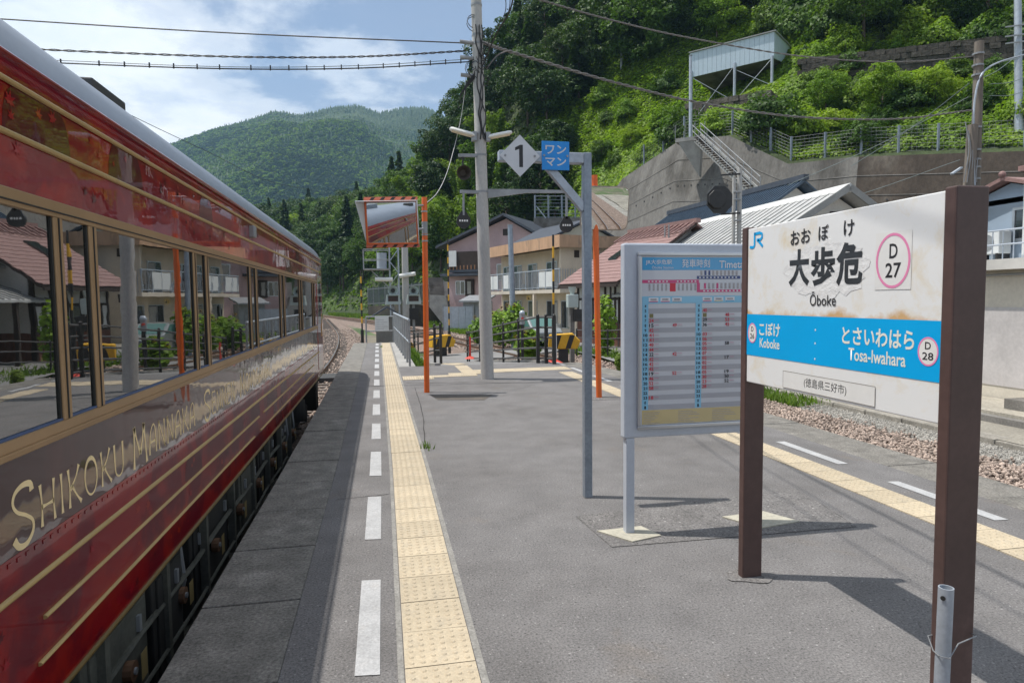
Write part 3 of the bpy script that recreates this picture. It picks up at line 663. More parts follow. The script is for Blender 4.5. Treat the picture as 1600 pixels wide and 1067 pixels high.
# ================================================================ station name sign (faces the train, stands along the platform)
M_BROWN = pm('brown_post', (0.092, 0.053, 0.046), 0.5, var=0.2, vs=2.5, grain=0.1, gs=30, spec=0.5, col2=(0.13, 0.08, 0.07), c2s=5, c2lo=0.6, c2hi=0.75)
M_SGREY = pm('board_grey', (0.50, 0.54, 0.60), 0.42, var=0.07, vs=2, grain=0.04, gs=40)
M_ALU = pm('aluminium', (0.55, 0.57, 0.60), 0.3, metal=0.8, var=0.06, vs=3)
M_CYAN = pm('jr_blue', (0.0, 0.40, 0.82), 0.35, var=0.04, vs=3)
M_PINK = pm('pink_ring', (0.80, 0.25, 0.45), 0.5, var=0.05)
M_CREAM = pm('cream_text', (0.80, 0.80, 0.70), 0.5, var=0.06, vs=30)
M_WPRINT = pm('white_print', (0.78, 0.77, 0.74), 0.45, var=0.06, vs=8)
def boardmat():
    m = pm('sign_enamel', (0.74, 0.73, 0.69), 0.42, var=0.0, bump=0.0012, bs=7); t = m.node_tree; b = t.nodes['Principled BSDF']
    tcn = N(t, 'ShaderNodeTexCoord'); sp = N(t, 'ShaderNodeSeparateXYZ'); L(t, tcn.outputs['Object'], sp.inputs[0])
    n1 = noise(t, tcn.outputs['Object'], 4.2, 8, 0.68, 0.5); r1 = ramp(t, n1.outputs[0], [(0.52, 0.0), (0.70, 0.62)])
    c = mixc(t, r1.outputs[0], (0.80, 0.80, 0.785), (0.70, 0.57, 0.34))
    zr = ramp(t, sp.outputs[2], [(0.0, 0.0), (1.0, 1.0)])
    # rust that has run along the upper edge of the band and below it, with ragged reach
    ns = noise(t, tcn.outputs['Object'], 6.0, 5, 0.6)
    ad = N(t, 'ShaderNodeMath', operation='MULTIPLY_ADD'); L(t, ns.outputs[0], ad.inputs[0]); ad.inputs[1].default_value = -0.20; L(t, sp.outputs[2], ad.inputs[2])
    for (lo, hi, col, k) in ((1.345, 1.355, (0.62, 0.36, 0.12), 0.85),):
        r2 = ramp(t, ad.outputs[0], [(0.0, 0.0), (1.0, 0.0)]); mr = N(t, 'ShaderNodeMapRange'); mr.inputs[1].default_value = 1.325; mr.inputs[2].default_value = 1.362; mr.inputs[3].default_value = k; mr.inputs[4].default_value = 0.0
        L(t, ad.outputs[0], mr.inputs[0]); gt = N(t, 'ShaderNodeMath', operation='GREATER_THAN'); gt.inputs[1].default_value = 1.43; L(t, sp.outputs[2], gt.inputs[0]); mm = N(t, 'ShaderNodeMath', operation='MULTIPLY'); L(t, mr.outputs[0], mm.inputs[0]); L(t, gt.outputs[0], mm.inputs[1]); c = mixc(t, mm.outputs[0], c, col)
        t.nodes.remove(r2)
    t.nodes.remove(zr); L(t, c, b.inputs['Base Color']); return m
sg = thing('station_name_sign', 'weathered white station name board with blue band on two brown posts', 'station sign', (1.945, 2.525, 0), R(-90))
# local x runs along the board from its left end; faces local -Y
BX = lambda u: u-0.615
def sgbox(name, u0, u1, y0, y1, z0, z1, mat, bevel=0.0, par=None): return MB().box(BX(u0), BX(u1), y0, y1, z0, z1).build(name, mat, par or sg, local=True, bevel=bevel)
sgbox('post', -0.048, 0.0, -0.058, 0.058, 0, 1.895, M_BROWN, 0.006); sgbox('post', 1.228, 1.276, -0.058, 0.075, 0, 1.895, M_BROWN, 0.006)
bd = sgbox('board', 0.001, 1.227, -0.050, -0.020, 1.080, 1.885, boardmat(), 0.004)
Z0 = 1.08; YF = -0.0505
def sgp(name, u0, u1, v0, v1, mat, dy=0.001): return MB().poly([(BX(u0), YF-dy, Z0+v0), (BX(u1), YF-dy, Z0+v0), (BX(u1), YF-dy, Z0+v1), (BX(u0), YF-dy, Z0+v1)]).build(name, mat, bd, local=True)
def sgt(body, u0, u1, v0, v1, mat=M_INK, bold=0.0, dy=0.0018): return txt(bd, 'lettering', body, mat, BX(u0), BX(u1), Z0+v0, Z0+v1, YF-dy, bold)
def disc(name, u, v, ru, rv, mat, dy, par=None, ring=None, y0=None):
    m = MB(); n = 32; yy = (YF if y0 is None else y0)-dy
    o = [(BX(u)+ru*math.cos(2*math.pi*k/n), yy, Z0+v+rv*math.sin(2*math.pi*k/n)) for k in range(n)]
    if ring:
        i_ = [(BX(u)+(ru-ring)*math.cos(2*math.pi*k/n), yy, Z0+v+(rv-ring)*math.sin(2*math.pi*k/n)) for k in range(n)]
        for k in range(n): m.poly([o[k], o[(k+1) % n], i_[(k+1) % n], i_[k]])
    else: m.poly(o)
    return m.build(name, mat, par or bd, local=True)
sgp('blue_band', 0.002, 1.226, 0.145, 0.360, M_CYAN, 0.0010)
def jr(u0, u1, v0, v1, mat, fn):
    w_, h_ = u1-u0, v1-v0; s_ = 0.17*h_
    P = lambda a, b: (u0+a*w_, v0+b*h_)
    for st_ in ([(0.0, .12), (.18, .08), (.30, .10), (.36, .22), (.36, .98)], [(.36, .90), (.75, .92), (.92, .84), (.92, .62), (.80, .50), (.52, .50)], [(.62, .48), (.98, .06)]):
        m = MB(); prev = None
        for i, (a, b) in enumerate(st_):
            p = Vector(P(a, b)); q = Vector(P(*st_[min(i+1, len(st_)-1)])) if i < len(st_)-1 else p; o_ = Vector(P(*st_[max(i-1, 0)]))
            d = (q-o_).normalized(); nn = Vector((-d.y, d.x))*s_/2; a_, b_ = p+nn, p-nn
            if prev: m.poly([fn(*prev[0]), fn(*prev[1]), fn(*b_), fn(*a_)])
            prev = (a_, b_)
        yield m
for m in jr(0.02, 0.140, 0.70, 0.782, None, lambda a, b: (BX(a), YF-0.0015, Z0+b)): m.build('logo', M_CYAN, bd, local=True)
sgt('お', .368, .436, .690, .756, M_INK, .012); sgt('お', .446, .514, .692, .758, M_INK, .012); sgt('ぼ', .568, .634, .694, .760, M_INK, .012); sgt('け', .728, .790, .697, .763, M_INK, .012)
M_INKW = pm('worn_ink', (0.03, 0.035, 0.04), 0.55, var=0.3, vs=14)
sgt('大', .358, .510, .498, .668, M_INKW, .034); sgt('歩', .520, .680, .496, .664, M_INKW, .034); sgt('危', .688, .842, .492, .672, M_INKW, .034)
sgt('Ōboke', .518, .690, .408, .470, M_INK, .004)
sq = sgp('number_plate', .910, 1.088, .472, .690, M_WPRINT, 0.0010)
disc('ring', .999, .581, .085, .104, M_PINK, 0.0018, ring=0.010); sgt('D', .982, 1.022, .590, .645, M_INK, .012); sgt('27', .964, 1.040, .517, .573, M_INK, .012)
disc('number_disc', .055, .262, .040, .052, M_WPRINT, 0.0018); disc('ring', .055, .262, .040, .052, M_PINK, 0.0021, ring=0.006); sgt('D', .045, .066, .270, .295, M_INK, .01, .0024); sgt('26', .036, .074, .232, .259, M_INK, .01, .0024)
sgt('こぼけ', .118, .296, .252, .320, M_CREAM, .022); sgt('Koboke', .124, .294, .192, .240, M_CREAM, .016)
sgt('とさいわはら', .733, 1.112, .250, .322, M_CREAM, .022); sgt('Tosa-Iwahara', .773, 1.075, .184, .236, M_CREAM, .016)
disc('number_disc', 1.174, .250, .045, .052, M_WPRINT, 0.0018); disc('ring', 1.174, .250, .045, .052, M_PINK, 0.0021, ring=0.006); sgt('D', 1.161, 1.186, .258, .284, M_INK, .01, .0024); sgt('28', 1.150, 1.198, .220, .247, M_INK, .01, .0024)
sgp('place_plate', .326, .928, .012, .094, M_WPRINT, 0.0016)
for (a, b, c, d) in ((.326, .928, .092, .094), (.326, .928, .012, .0135), (.326, .328, .012, .094), (.926, .928, .012, .094)): sgp('plate_edge', a, b, c, d, pm('plate_edge', (0.25, 0.22, 0.18), 0.6), 0.0022)
sgt('(徳島県三好市)', .486, .766, .030, .078, M_INK, .004)
for v in (.33, .27, .20): disc('bolt', .560, v-0.03, .004, .005, M_WPRINT, 0.0018)
# peeled film under the big characters
m_peel = pm('peeled_film', (0.76, 0.755, 0.74), 0.5, var=0.08, vs=20, bump=0.004, bs=35)
rng = random.Random(5); pts = []
for k in range(40):
    t = 2*math.pi*k/40; pts.append((BX(.60+(.27+rng.uniform(-.03, .03))*math.cos(t)), YF-0.0006, Z0+.565+(.125+rng.uniform(-.02, .02))*math.sin(t)))
MB().poly(pts).build('peeled_patch', m_peel, bd, local=True)
fo = pm('rusty_footing', (0.20, 0.178, 0.152), 0.9, var=0.25, vs=8, grain=0.4, gs=90, col2=(0.26, 0.16, 0.09), c2s=9, c2lo=.58, c2hi=.7)
pts = [(-0.640+0.10*math.cos(a)*(1+.2*math.sin(3*a)), 0.0+0.13*math.sin(a)*(1+.15*math.cos(5*a)), 0.005) for a in np.linspace(0, 6.0, 22)]
MB().poly(pts).build('footing', m_patch, sg, local=True)
# galvanised conduit standing by the near post, tied with wire
cp = thing('conduit_pipe', 'short grey galvanised pipe tied to the nearer brown sign post', 'pipe', (1.84, 1.815, 0))
pp = MB(); n = 20
pp.cyl((1.84, 1.815, 0), (1.845, 1.812, 0.545), 0.0235, n=n, cap=False); pp.cyl((1.845, 1.812, 0.545), (1.84, 1.815, 0.3), 0.019, n=n, cap=False)
for k in range(n):
    a0, a1 = 2*math.pi*k/n, 2*math.pi*(k+1)/n; c_ = Vector((1.845, 1.812, 0.545))
    pp.poly([c_+Vector((r_*math.cos(a), r_*math.sin(a), 0)) for r_, a in ((.0235, a0), (.0235, a1), (.019, a1), (.019, a0))])
pp.build('tube', M_GALV, cp, smooth=True)
MB().cyl((1.822, 1.80, 0.515), (1.8205, 1.799, 0.515), 0.008, n=10).build('bolt_hole', M_UNDD, cp)
MB().tube([(1.815, 1.80, .315), (1.84, 1.785, .312), (1.92, 1.83, .33), (2.01, 1.845, .34), (2.01, 1.90, .335), (1.87, 1.905, .325), (1.82, 1.83, .317), (1.815, 1.80, .315)], 0.0022).build('tie_wire', M_STEEL, cp)

# ================================================================ timetable board
tt = thing('timetable_board', 'grey framed train timetable board on two legs behind the station sign', 'timetable', (1.95, 3.93, 0))
TX0, TX1 = 1.495, 2.485
for x in (1.513, 2.415): MB().box(x, x+0.058, 3.90, 3.958, 0, 0.632).build('leg', M_SGREY, tt, bevel=0.005)
MB().box(TX0, TX1, 3.895, 3.965, 0.632, 1.876).build('panel', M_SGREY, tt, bevel=0.012)
for (x0, x1, z0, z1) in ((1.58, 2.434, 1.795, 1.82), (1.58, 2.434, 0.69, 0.715), (1.58, 1.604, 0.715, 1.795), (2.41, 2.434, 0.715, 1.795)):
    MB().box(x0, x1, 3.870, 3.894, z0, z1).build('frame', M_ALU, tt, bevel=0.006)
paper = MB().box(1.6045, 2.4095, 3.884, 3.894, 0.7155, 1.7945).build('poster', pm('poster_white', (0.60, 0.62, 0.66), 0.25, var=0.03, coat=0.4), tt)
M_PB = pm('poster_blue', (0.06, 0.36, 0.66), 0.25, var=0.03, coat=0.4); M_PBL = pm('poster_lightblue', (0.25, 0.55, 0.75), 0.25, var=0.03, coat=0.4)
M_PG = pm('poster_grey', (0.40, 0.41, 0.45), 0.25, var=0.03, coat=0.4); M_PY = pm('poster_tan', (0.60, 0.49, 0.25), 0.25, var=0.04, coat=0.4)
M_PR = pm('poster_red', (0.62, 0.03, 0.06), 0.3, var=0); M_PM = pm('poster_magenta', (0.62, 0.08, 0.22), 0.3, var=0.03); M_PN = pm('poster_navy', (0.05, 0.08, 0.22), 0.3, var=0); M_PW = pm('poster_text_white', (0.75, 0.77, 0.8), 0.3, var=0)
M_PT = pm('poster_small_print', (0.38, 0.36, 0.37), 0.4, var=0.2, vs=60)
def tp(name, x0, x1, z0, z1, mat, dy=0.0012): return MB().poly([(x0, 3.884-dy, z0), (x1, 3.884-dy, z0), (x1, 3.884-dy, z1), (x0, 3.884-dy, z1)]).build(name, mat, paper)
def tx(body, x0, x1, z0, z1, mat, bold=0.0, dy=0.003):
    o = txt(paper, 'lettering', body, mat, x0-1.95, x1-1.95, z0, z1, 3.884-dy-3.93, bold); return o
tp('header', 1.612, 2.404, 1.706, 1.786, M_PB)
tx('JR大歩危駅', 1.634, 1.812, 1.738, 1.772, M_PW, .01); tx('Ōboke Station', 1.676, 1.822, 1.714, 1.734, M_PW, .004); tx('発車時刻', 1.880, 2.074, 1.722, 1.775, M_PW, .008); tx('Timetable', 2.140, 2.385, 1.718, 1.766, M_PW, .012)
rng = random.Random(8)
tp('line_bar', 1.612, 2.000, 1.624, 1.644, M_PM); tp('line_bar', 1.985, 2.29, 1.648, 1.668, M_PN); tp('line_bar', 2.005, 2.40, 1.564, 1.580, M_PM); tp('line_bar', 1.985, 2.006, 1.564, 1.624, M_PM); tp('here_box', 1.799, 1.839, 1.570, 1.623, M_PR)
for i in range(14): tp('station_mark', 1.65+i*.0245, 1.662+i*.0245, 1.630, 1.638, M_PW, .0022) if not 5 < i < 8 else None
for i in range(11): tp('station_mark', 2.0+i*.0255, 2.012+i*.0255, 1.654, 1.662, M_PW, .0022)
for i in range(14): tp('station_mark', 2.03+i*.026, 2.042+i*.026, 1.568, 1.576, M_PW, .0022)
for i in range(12):
    if 5 <= i <= 6: continue
    tp('station_name', 1.655+i*.0285, 1.667+i*.0285, 1.575, 1.618, M_PT)
for i in range(10): tp('station_name', 2.01+i*.0275, 2.024+i*.0275, 1.672, 1.702, rng.choice([M_PT, M_PN, M_PT]))
for i in range(12): tp('station_name', 2.035+i*.029, 2.049+i*.029, 1.586, 1.622, rng.choice([M_PT, M_PT, M_PM]))
tp('table_head', 1.612, 2.404, 1.494, 1.54, M_PBL)
for x, c_ in ((1.655, M_PM), (1.735, M_PM), (1.815, M_PT), (2.025, M_PM), (2.105, M_PY), (2.185, M_PB)): tp('heading', x, x+.066, 1.507, 1.532, M_PW, .002); tp('heading_line', x+.004, x+.062, 1.504, 1.509, c_, .003); tp('heading_text', x+.012, x+.054, 1.514, 1.525, M_PT, .003)
hours = list(range(4, 24))+[0, 1]; rh = (1.494-0.815)/22
tL = {7: '24', 8: '15', 9: '42', 10: '41', 11: '41', 12: '40', 13: '44', 14: '22', 15: '42', 16: '42', 17: '42', 18: '19', 19: '46', 20: '52', 21: '58', 23: '18'}; tL2 = {8: '49', 14: '42', 18: '52'}
tR = {5: '40', 7: '29', 8: '36', 10: '03', 11: '06', 12: '05', 13: '05', 14: '07', 15: '02', 16: '02', 17: '02', 18: '05', 19: '30', 20: '23', 21: '28'}; tR2 = {6: '48', 7: '53', 8: '45', 12: '58', 15: '17', 18: '19', 19: '50', 20: '52'}
blk = {8, 14, 18}; blkr = {7, 8}; blkr2 = {12, 15, 18, 19, 20}
for x0, x1 in ((1.612, 1.654), (1.978, 2.021)): tp('hour_column', x0, x1, 0.815, 1.494, M_PBL)
for i, h in enumerate(hours):
    zt = 1.494-rh*i
    if i % 2:
        tp('row_shade', 1.654, 1.978, zt-rh, zt, M_PG); tp('row_shade', 2.021, 2.404, zt-rh, zt, M_PG)
    for xh in (1.620, 1.986): tx(str(h), xh+(0 if h > 9 else .008), xh+(.027 if h > 9 else .019), zt-rh*.82, zt-rh*.2, M_INK, .02)
    for d_, x0, bk in ((tL, 1.659, blk), (tL2, 1.818, set()), (tR, 2.027, blkr), (tR2, 2.185, blkr2)):
        if h in d_:
            tx(d_[h], x0, x0+.030, zt-rh*.86, zt-rh*.14, M_INK if h in bk else M_PR, .02); tp('note', x0+.034, x0+.066, zt-rh*.42, zt-rh*.36, M_PM, .002); tp('note', x0+.034, x0+.07, zt-rh*.72, zt-rh*.66, M_PT, .002)
    if h == 6:
        for x0 in (1.661, 2.029): tp('train_mark', x0, x0+.026, zt-rh*.9, zt-rh*.1, pm('poster_olive', (0.22, 0.2, 0.08), 0.4, var=0.2, vs=50), .002)
tp('notes_box', 1.612, 2.404, 0.720, 0.812, M_PY)
for i in range(7):
    for x0, ln in ((1.622, .12), (1.86, .16), (2.10, .19)):
        z = 0.798-0.0115*i; tp('note_line', x0, x0+ln*rng.uniform(.4, 1), z-.003, z, M_PT, .002)
M_FOOT = pm('footing_concrete', (0.42, 0.395, 0.32), 0.9, var=0.15, vs=4, grain=0.15, gs=50, bump=0.002, bs=50)
MB().prism([(1.345, 3.99, 0.0), (1.50, 3.76, 0.0), (1.72, 3.82, 0.0), (1.66, 4.01, 0.0)], (0, 0, 0.012)).build('footing', M_FOOT, tt); MB().prism([(2.28, 4.06, 0.0), (2.42, 3.80, 0.0), (2.74, 3.86, 0.0), (2.62, 4.10, 0.0)], (0, 0, 0.012)).build('footing', M_FOOT, tt)

# ================================================================ track number and one-man signs on a bent post
np_ = thing('platform_sign_post', 'blue-grey square post with arm carrying diamond 1 and blue signs', 'sign post', (1.521, 4.737, 0))
MB().box(1.490, 1.552, 4.705, 4.770, 0, 2.614).build('post', M_GALVD, np_, bevel=0.006)
MB().box(0.850, 1.489, 4.700, 4.776, 2.534, 2.610).build('arm', M_GALV, np_, bevel=0.006)
MB().beam((1.20, 4.738, 2.535), (1.50, 4.738, 2.20), 0.05, 0.06).build('brace', M_GALV, np_, bevel=0.004)
M_SW = pm('sign_white', (0.62, 0.63, 0.65), 0.4, var=0.08, vs=5); M_SB = pm('sign_blue', (0.012, 0.26, 0.70), 0.4, var=0.07, vs=5)
h = 0.150; c0 = Vector((1.002, 4.690, 2.570))
dm = MB().prism([(c0.x-h, 4.697, c0.z), (c0.x, 4.697, c0.z-h), (c0.x+h, 4.697, c0.z), (c0.x, 4.697, c0.z+h)], (0, -0.006, 0)).build('diamond_sign', M_SW, np_)
MB().poly([(c0.x-.006, 4.6902, c0.z-.082), (c0.x+.022, 4.6902, c0.z-.082), (c0.x+.022, 4.6902, c0.z+.078), (c0.x+.002, 4.6902, c0.z+.078), (c0.x-.036, 4.6902, c0.z+.058), (c0.x-.036, 4.6902, c0.z+.036), (c0.x-.006, 4.6902, c0.z+.048)]).build('lettering', M_INK, dm)
bs_ = MB().box(1.166, 1.374, 4.690, 4.697, 2.475, 2.682).build('one_man_sign', M_SB, np_, bevel=0.002)
txt(bs_, 'lettering', 'ワン', M_SW, 1.192-1.521, 1.350-1.521, 2.590, 2.655, 4.6893-4.737, .02); txt(bs_, 'lettering', 'マン', M_SW, 1.192-1.521, 1.350-1.521, 2.503, 2.566, 4.6893-4.737, .02)
for x, z in ((c0.x-.11, c0.z), (c0.x+.11, c0.z), (1.182, 2.578), (1.358, 2.578)): MB().cyl((x, 4.693, z), (x, 4.683, z), 0.008, n=8).build('bolt', M_STEEL, np_)

# ================================================================ mirrors on orange posts
M_MIR = pm('mirror', (0.82, 0.84, 0.84), 0.015, metal=1.0, var=0); M_HOOD = pm('hood_white', (0.62, 0.66, 0.68), 0.45, var=0.06)
def mirror_grid(w_, h_, bulge, corner=0.0):
    m = MB(); nx, nz = 14, 12
    for j in range(nz+1):
        for i in range(nx+1):
            a, b = 2*i/nx-1, 2*j/nz-1; x, z = a*w_/2, b*h_/2
            if corner:
                ex, ez = max(0, abs(x)-(w_/2-corner)), max(0, abs(z)-(h_/2-corner)); l_ = math.hypot(ex, ez)
                if l_ > corner: x -= math.copysign(ex*(1-corner/l_), x); z -= math.copysign(ez*(1-corner/l_), z)
            m.v.append((x, -bulge*(1-(a*a+b*b)/2), z))
    for j in range(nz):
        for i in range(nx): q = j*(nx+1)+i; m.f.append((q, q+1, q+nx+2, q+nx+1))
    return m
ml = thing('mirror_post', 'orange post with square hooded mirror reflecting the train, striped edges', 'mirror', (0.687, 10.824, 0))
MB().cyl((0.687, 10.824, 0), (0.706, 10.824, 3.21), 0.045, n=18).build('post', M_ORANGE, ml, smooth=True)
for z in (2.98, 2.80, 2.60, 2.50): MB().cyl((0.703, 10.824, z-0.012), (0.703, 10.824, z+0.012), 0.051, n=16).build('clamp', M_STEEL, ml)
MB().cyl((0.703, 10.824, 2.62), (0.703, 10.824, 2.80), 0.0475, n=16).build('sleeve', M_STEEL, ml)
for z in (3.08, 2.70): MB().cyl((0.70, 10.80, z), (0.52, 10.74, z-0.02), 0.016, n=8).build('bracket', M_STEEL, ml)
RM = Matrix.Rotation(R(-13), 4, 'Z') @ Matrix.Rotation(R(8.0), 4, 'X')
def put(o, loc, par, M_=RM): o.location = Vector(loc)-Vector(par['wloc']); o.rotation_euler = M_.to_euler(); return o
cM = (0.172, 10.72, 2.785)
put(mirror_grid(0.80, 0.66, 0.018).build('mirror_glass', M_MIR, ml, smooth=True, local=True), cM, ml)
q = MB(); q.box(-0.42, 0.42, 0.004, 0.05, -0.36, 0.36); put(q.build('back_plate', M_HOOD, ml, local=True), cM, ml)
for (x0, x1, z0, z1) in ((-0.42, 0.42, 0.325, 0.345), (-0.42, 0.42, -0.345, -0.325), (-0.42, -0.40, -0.325, 0.325), (0.40, 0.42, -0.325, 0.325)): put(MB().box(x0, x1, -0.03, 0.003, z0, z1).build('frame', M_ORANGE, ml, local=True), cM, ml)
M_SR = pm('stripe_red', (0.62, 0.16, 0.09), 0.5, var=0.08, vs=6)
for z0 in (0.346, -0.40):
    put(MB().box(-0.43, 0.43, -0.02, 0.02, z0, z0+0.055).build('stripe_board', M_SR, ml, local=True), cM, ml)
    for k in range(5): x = -0.34+0.165*k; put(MB().prism([(x, -0.0215, z0+.006), (x+.06, -0.0215, z0+.006), (x+.10, -0.0215, z0+.049), (x+.04, -0.0215, z0+.049)], (0, 0.001, 0)).build('stripe', M_INK, ml, local=True), cM, ml)
for pts in ([(-0.425, 0, .345), (-0.425, 0, -.345), (-0.50, -.30, .345)], [(0.425, 0, .345), (0.425, 0, -.345), (0.44, -.20, .345)]):
    m_ = MB(); m_.prism(pts, (0.006, 0, 0)); put(m_.build('hood_side', M_HOOD, ml, local=True), cM, ml)
put(MB().prism([(-0.425, 0.0, .340), (0.425, 0.0, .340), (0.44, -.20, .332), (-0.50, -.30, .332)], (0, 0, 0.005)).build('hood_top', M_HOOD, ml, local=True), cM, ml)
mr_ = thing('mirror_post', 'orange post with round-cornered mirror behind the platform sign post', 'mirror', (3.255, 9.542, 0))
MB().cyl((3.255, 9.542, 0), (3.19, 9.542, 3.39), 0.045, n=18).build('post', M_ORANGE, mr_, smooth=True)
RM2 = Matrix.Rotation(R(-2), 4, 'Z') @ Matrix.Rotation(R(11.0), 4, 'X'); cM2 = (3.325, 9.46, 2.885)
put(mirror_grid(0.72, 0.62, 0.020, 0.09).build('mirror_glass', M_MIR, mr_, smooth=True, local=True), cM2, mr_, RM2)
q = mirror_grid(0.76, 0.66, -0.0, 0.10); q.v = [(x, y+0.012, z) for x, y, z in q.v]; put(q.build('frame', pm('mirror_rim', (0.42, 0.36, 0.30), 0.5, var=0.2, vs=8), mr_, local=True), cM2, mr_, RM2)
q = mirror_grid(0.74, 0.64, -0.06, 0.10); q.v = [(x, y+0.02, z) for x, y, z in q.v]; put(q.build('back_shell', M_ORANGE, mr_, local=True), cM2, mr_, RM2)
MB().beam((3.22, 9.52, 2.9), (3.3, 9.49, 2.88), 0.05).build('bracket', M_STEEL, mr_)
MB().prism([(3.02, 9.3, 0.0), (3.8, 9.25, 0.0), (3.9, 9.5, 0.0), (3.05, 9.62, 0.0)], (0, 0, 0.004)).build('footing', m_patch, mr_)
# ================================================================ concrete utility pole with lamps and hanging signs
up = thing('utility_pole', 'tall concrete utility pole on the platform with twin lamps and brackets', 'utility pole', (1.959, 12.361, 0))
PX_ = lambda z: 1.959-0.0172*z
MB().cyl((1.959, 12.361, -0.3), (PX_(9.4), 12.361, 9.4), 0.128, 0.088, n=24).build('shaft', M_POLE, up, smooth=True)
for z in (3.57, 4.25, 4.65, 5.95, 6.30, 6.45, 7.0): MB().cyl((PX_(z), 12.361, z-0.02), (PX_(z), 12.361, z+0.02), 0.128-0.0045*z+0.008, n=20).build('band', M_STEEL, up)
def lamp(x0, x1, z0, z1, nm='lamp'):
    p0, p1 = Vector((x0, 12.25, z0)), Vector((x1, 12.22, z1)); o = MB()
    n = 12; d = (p1-p0).normalized(); ax = Vector((0, 1, 0)); upv = d.cross(ax) if d.x < 0 else ax.cross(d)*-1
    upv = Vector((0, 0, 1)); rings = []
    for t, s_ in ((0, .55), (.05, .85), (.15, 1), (.85, 1), (.95, .85), (1, .45)):
        c_ = p0.lerp(p1, t)
        for k in range(n): a = 2*math.pi*k/n; o.v.append(tuple(c_+ax*(0.085*s_*math.cos(a))+upv*(0.055*s_*math.sin(a)*(1.0 if math.sin(a) > 0 else 0.45))))
    for i in range(5):
        for k in range(n): o.f.append((i*n+k, i*n+(k+1) % n, (i+1)*n+(k+1) % n, (i+1)*n+k))
    o.f += [tuple(range(n)), tuple(range(6*n-1, 5*n-1, -1))]
    l_ = o.build(nm, M_LAMP, up, smooth=True)
    MB().beam(p0.lerp(p1, .12)+Vector((0, 0, -.024)), p0.lerp(p1, .92)+Vector((0, 0, -.024)), 0.11, 0.012).build('diffuser', pm('diffuser', (0.70, 0.60, 0.42), 0.4), l_)
lamp(PX_(4.6)-0.13, 1.285, 4.58, 4.68); lamp(PX_(4.6)+0.13, 2.46, 4.56, 4.655)
for s_ in (-1, 1): MB().box(PX_(4.6)+s_*0.13-0.04, PX_(4.6)+s_*0.13+0.04, 12.22, 12.36, 4.50, 4.66).build('lamp_bracket', M_STEEL, up)
# arm to the right with hanging plate
MB().prism([(PX_(3.5)+0.10, 12.30, 3.45), (PX_(3.5)+0.10, 12.30, 3.62), (2.75, 12.30, 3.63), (3.60, 12.30, 3.63), (3.60, 12.30, 3.58), (2.75, 12.30, 3.56)], (0, 0.05, 0)).build('arm', M_STEEL, up)
MB().beam((3.54, 12.3, 3.60), (3.54, 12.3, 3.08), 0.04, 0.03).build('hanger', M_STEEL, up)
MB().beam((PX_(4.2)-0.08, 12.3, 4.235), (1.45, 12.3, 4.225), 0.05, 0.06).build('arm', M_STEEL, up); MB().beam((PX_(3.55)-0.08, 12.3, 3.555), (1.47, 12.3, 3.56), 0.05, 0.06).build('arm', M_STEEL, up)
MB().beam((1.53, 12.3, 4.2), (1.53, 12.3, 4.0), 0.03).build('hanger', M_BLACK, up); MB().beam((1.535, 12.3, 3.53), (1.53, 12.3, 3.12), 0.035).build('hanger', M_STEEL, up)
def drop_plate(x, z, nm):
    m = MB(); pts = [(x+.135*math.cos(a), 12.285, z-.02+.135*math.sin(a)) for a in np.linspace(R(140), R(400), 14)] + [(x+.05, 12.285, z+.155), (x-.05, 12.285, z+.155)]
    m.prism(pts, (0, 0.05, 0)); o = m.build(nm, M_BLACK, up)
    for k in range(4): MB().box(x-.085+.045*k, x-.055+.045*k, 12.283, 12.2845, z-.03, z+.005).build('white_mark', M_WPRINT, o)
drop_plate(1.53, 3.03, 'stop_plate'); drop_plate(3.54, 2.97, 'stop_plate')
hn = MB(); hn.cyl((1.535, 12.36, 3.92), (1.53, 12.14, 3.88), 0.06, 0.135, n=18, cap=False); hn.cyl((1.535, 12.36, 3.92), (1.535, 12.42, 3.93), 0.07, n=14); hn.build('horn_speaker', pm('speaker_bronze', (0.10, 0.085, 0.07), 0.5), up, smooth=True)
# cables strapped down the pole and the tangle of joints
rng = random.Random(4)
for k in range(3):
    pts = []
    for i in range(14): z = 6.6-0.16*i; pts.append((PX_(z)+0.03+0.05*k-0.06+rng.uniform(-.03, .03), 12.361-0.115+rng.uniform(-.015, .01), z))
    MB().tube(catmull(pts, 4), 0.012, 5).build('strapped_cable', M_BLACK, up)
for k in range(16):
    a = rng.uniform(0, 6.28); z = rng.uniform(5.55, 6.7); r_ = rng.uniform(.05, .13); c_ = Vector((PX_(z)+.12*math.cos(a), 12.361-.10*abs(math.sin(a)), z))
    MB().tube([c_+Vector((r_*math.cos(t), -.03*math.sin(t*2), r_*1.3*math.sin(t))) for t in np.linspace(0, 6.28, 13)], 0.007, 5).build('cable_loop', M_BLACK, up)
for k in range(4):
    x = PX_(5.5)-0.24-0.04*k; MB().tube([(PX_(5.7)-.08, 12.3, 5.75-.03*k), (x, 12.28, 5.55-.07*k), (x-.04, 12.27, 5.32-.08*k)], 0.012, 6).build('insulator_string', M_BLACK, up)
for z in (6.30, 6.02, 5.70): MB().cyl((PX_(z)-0.10, 12.33, z), (PX_(z)-0.34, 12.33, z+.01), 0.035, n=10).build('insulator', M_STEEL, up)

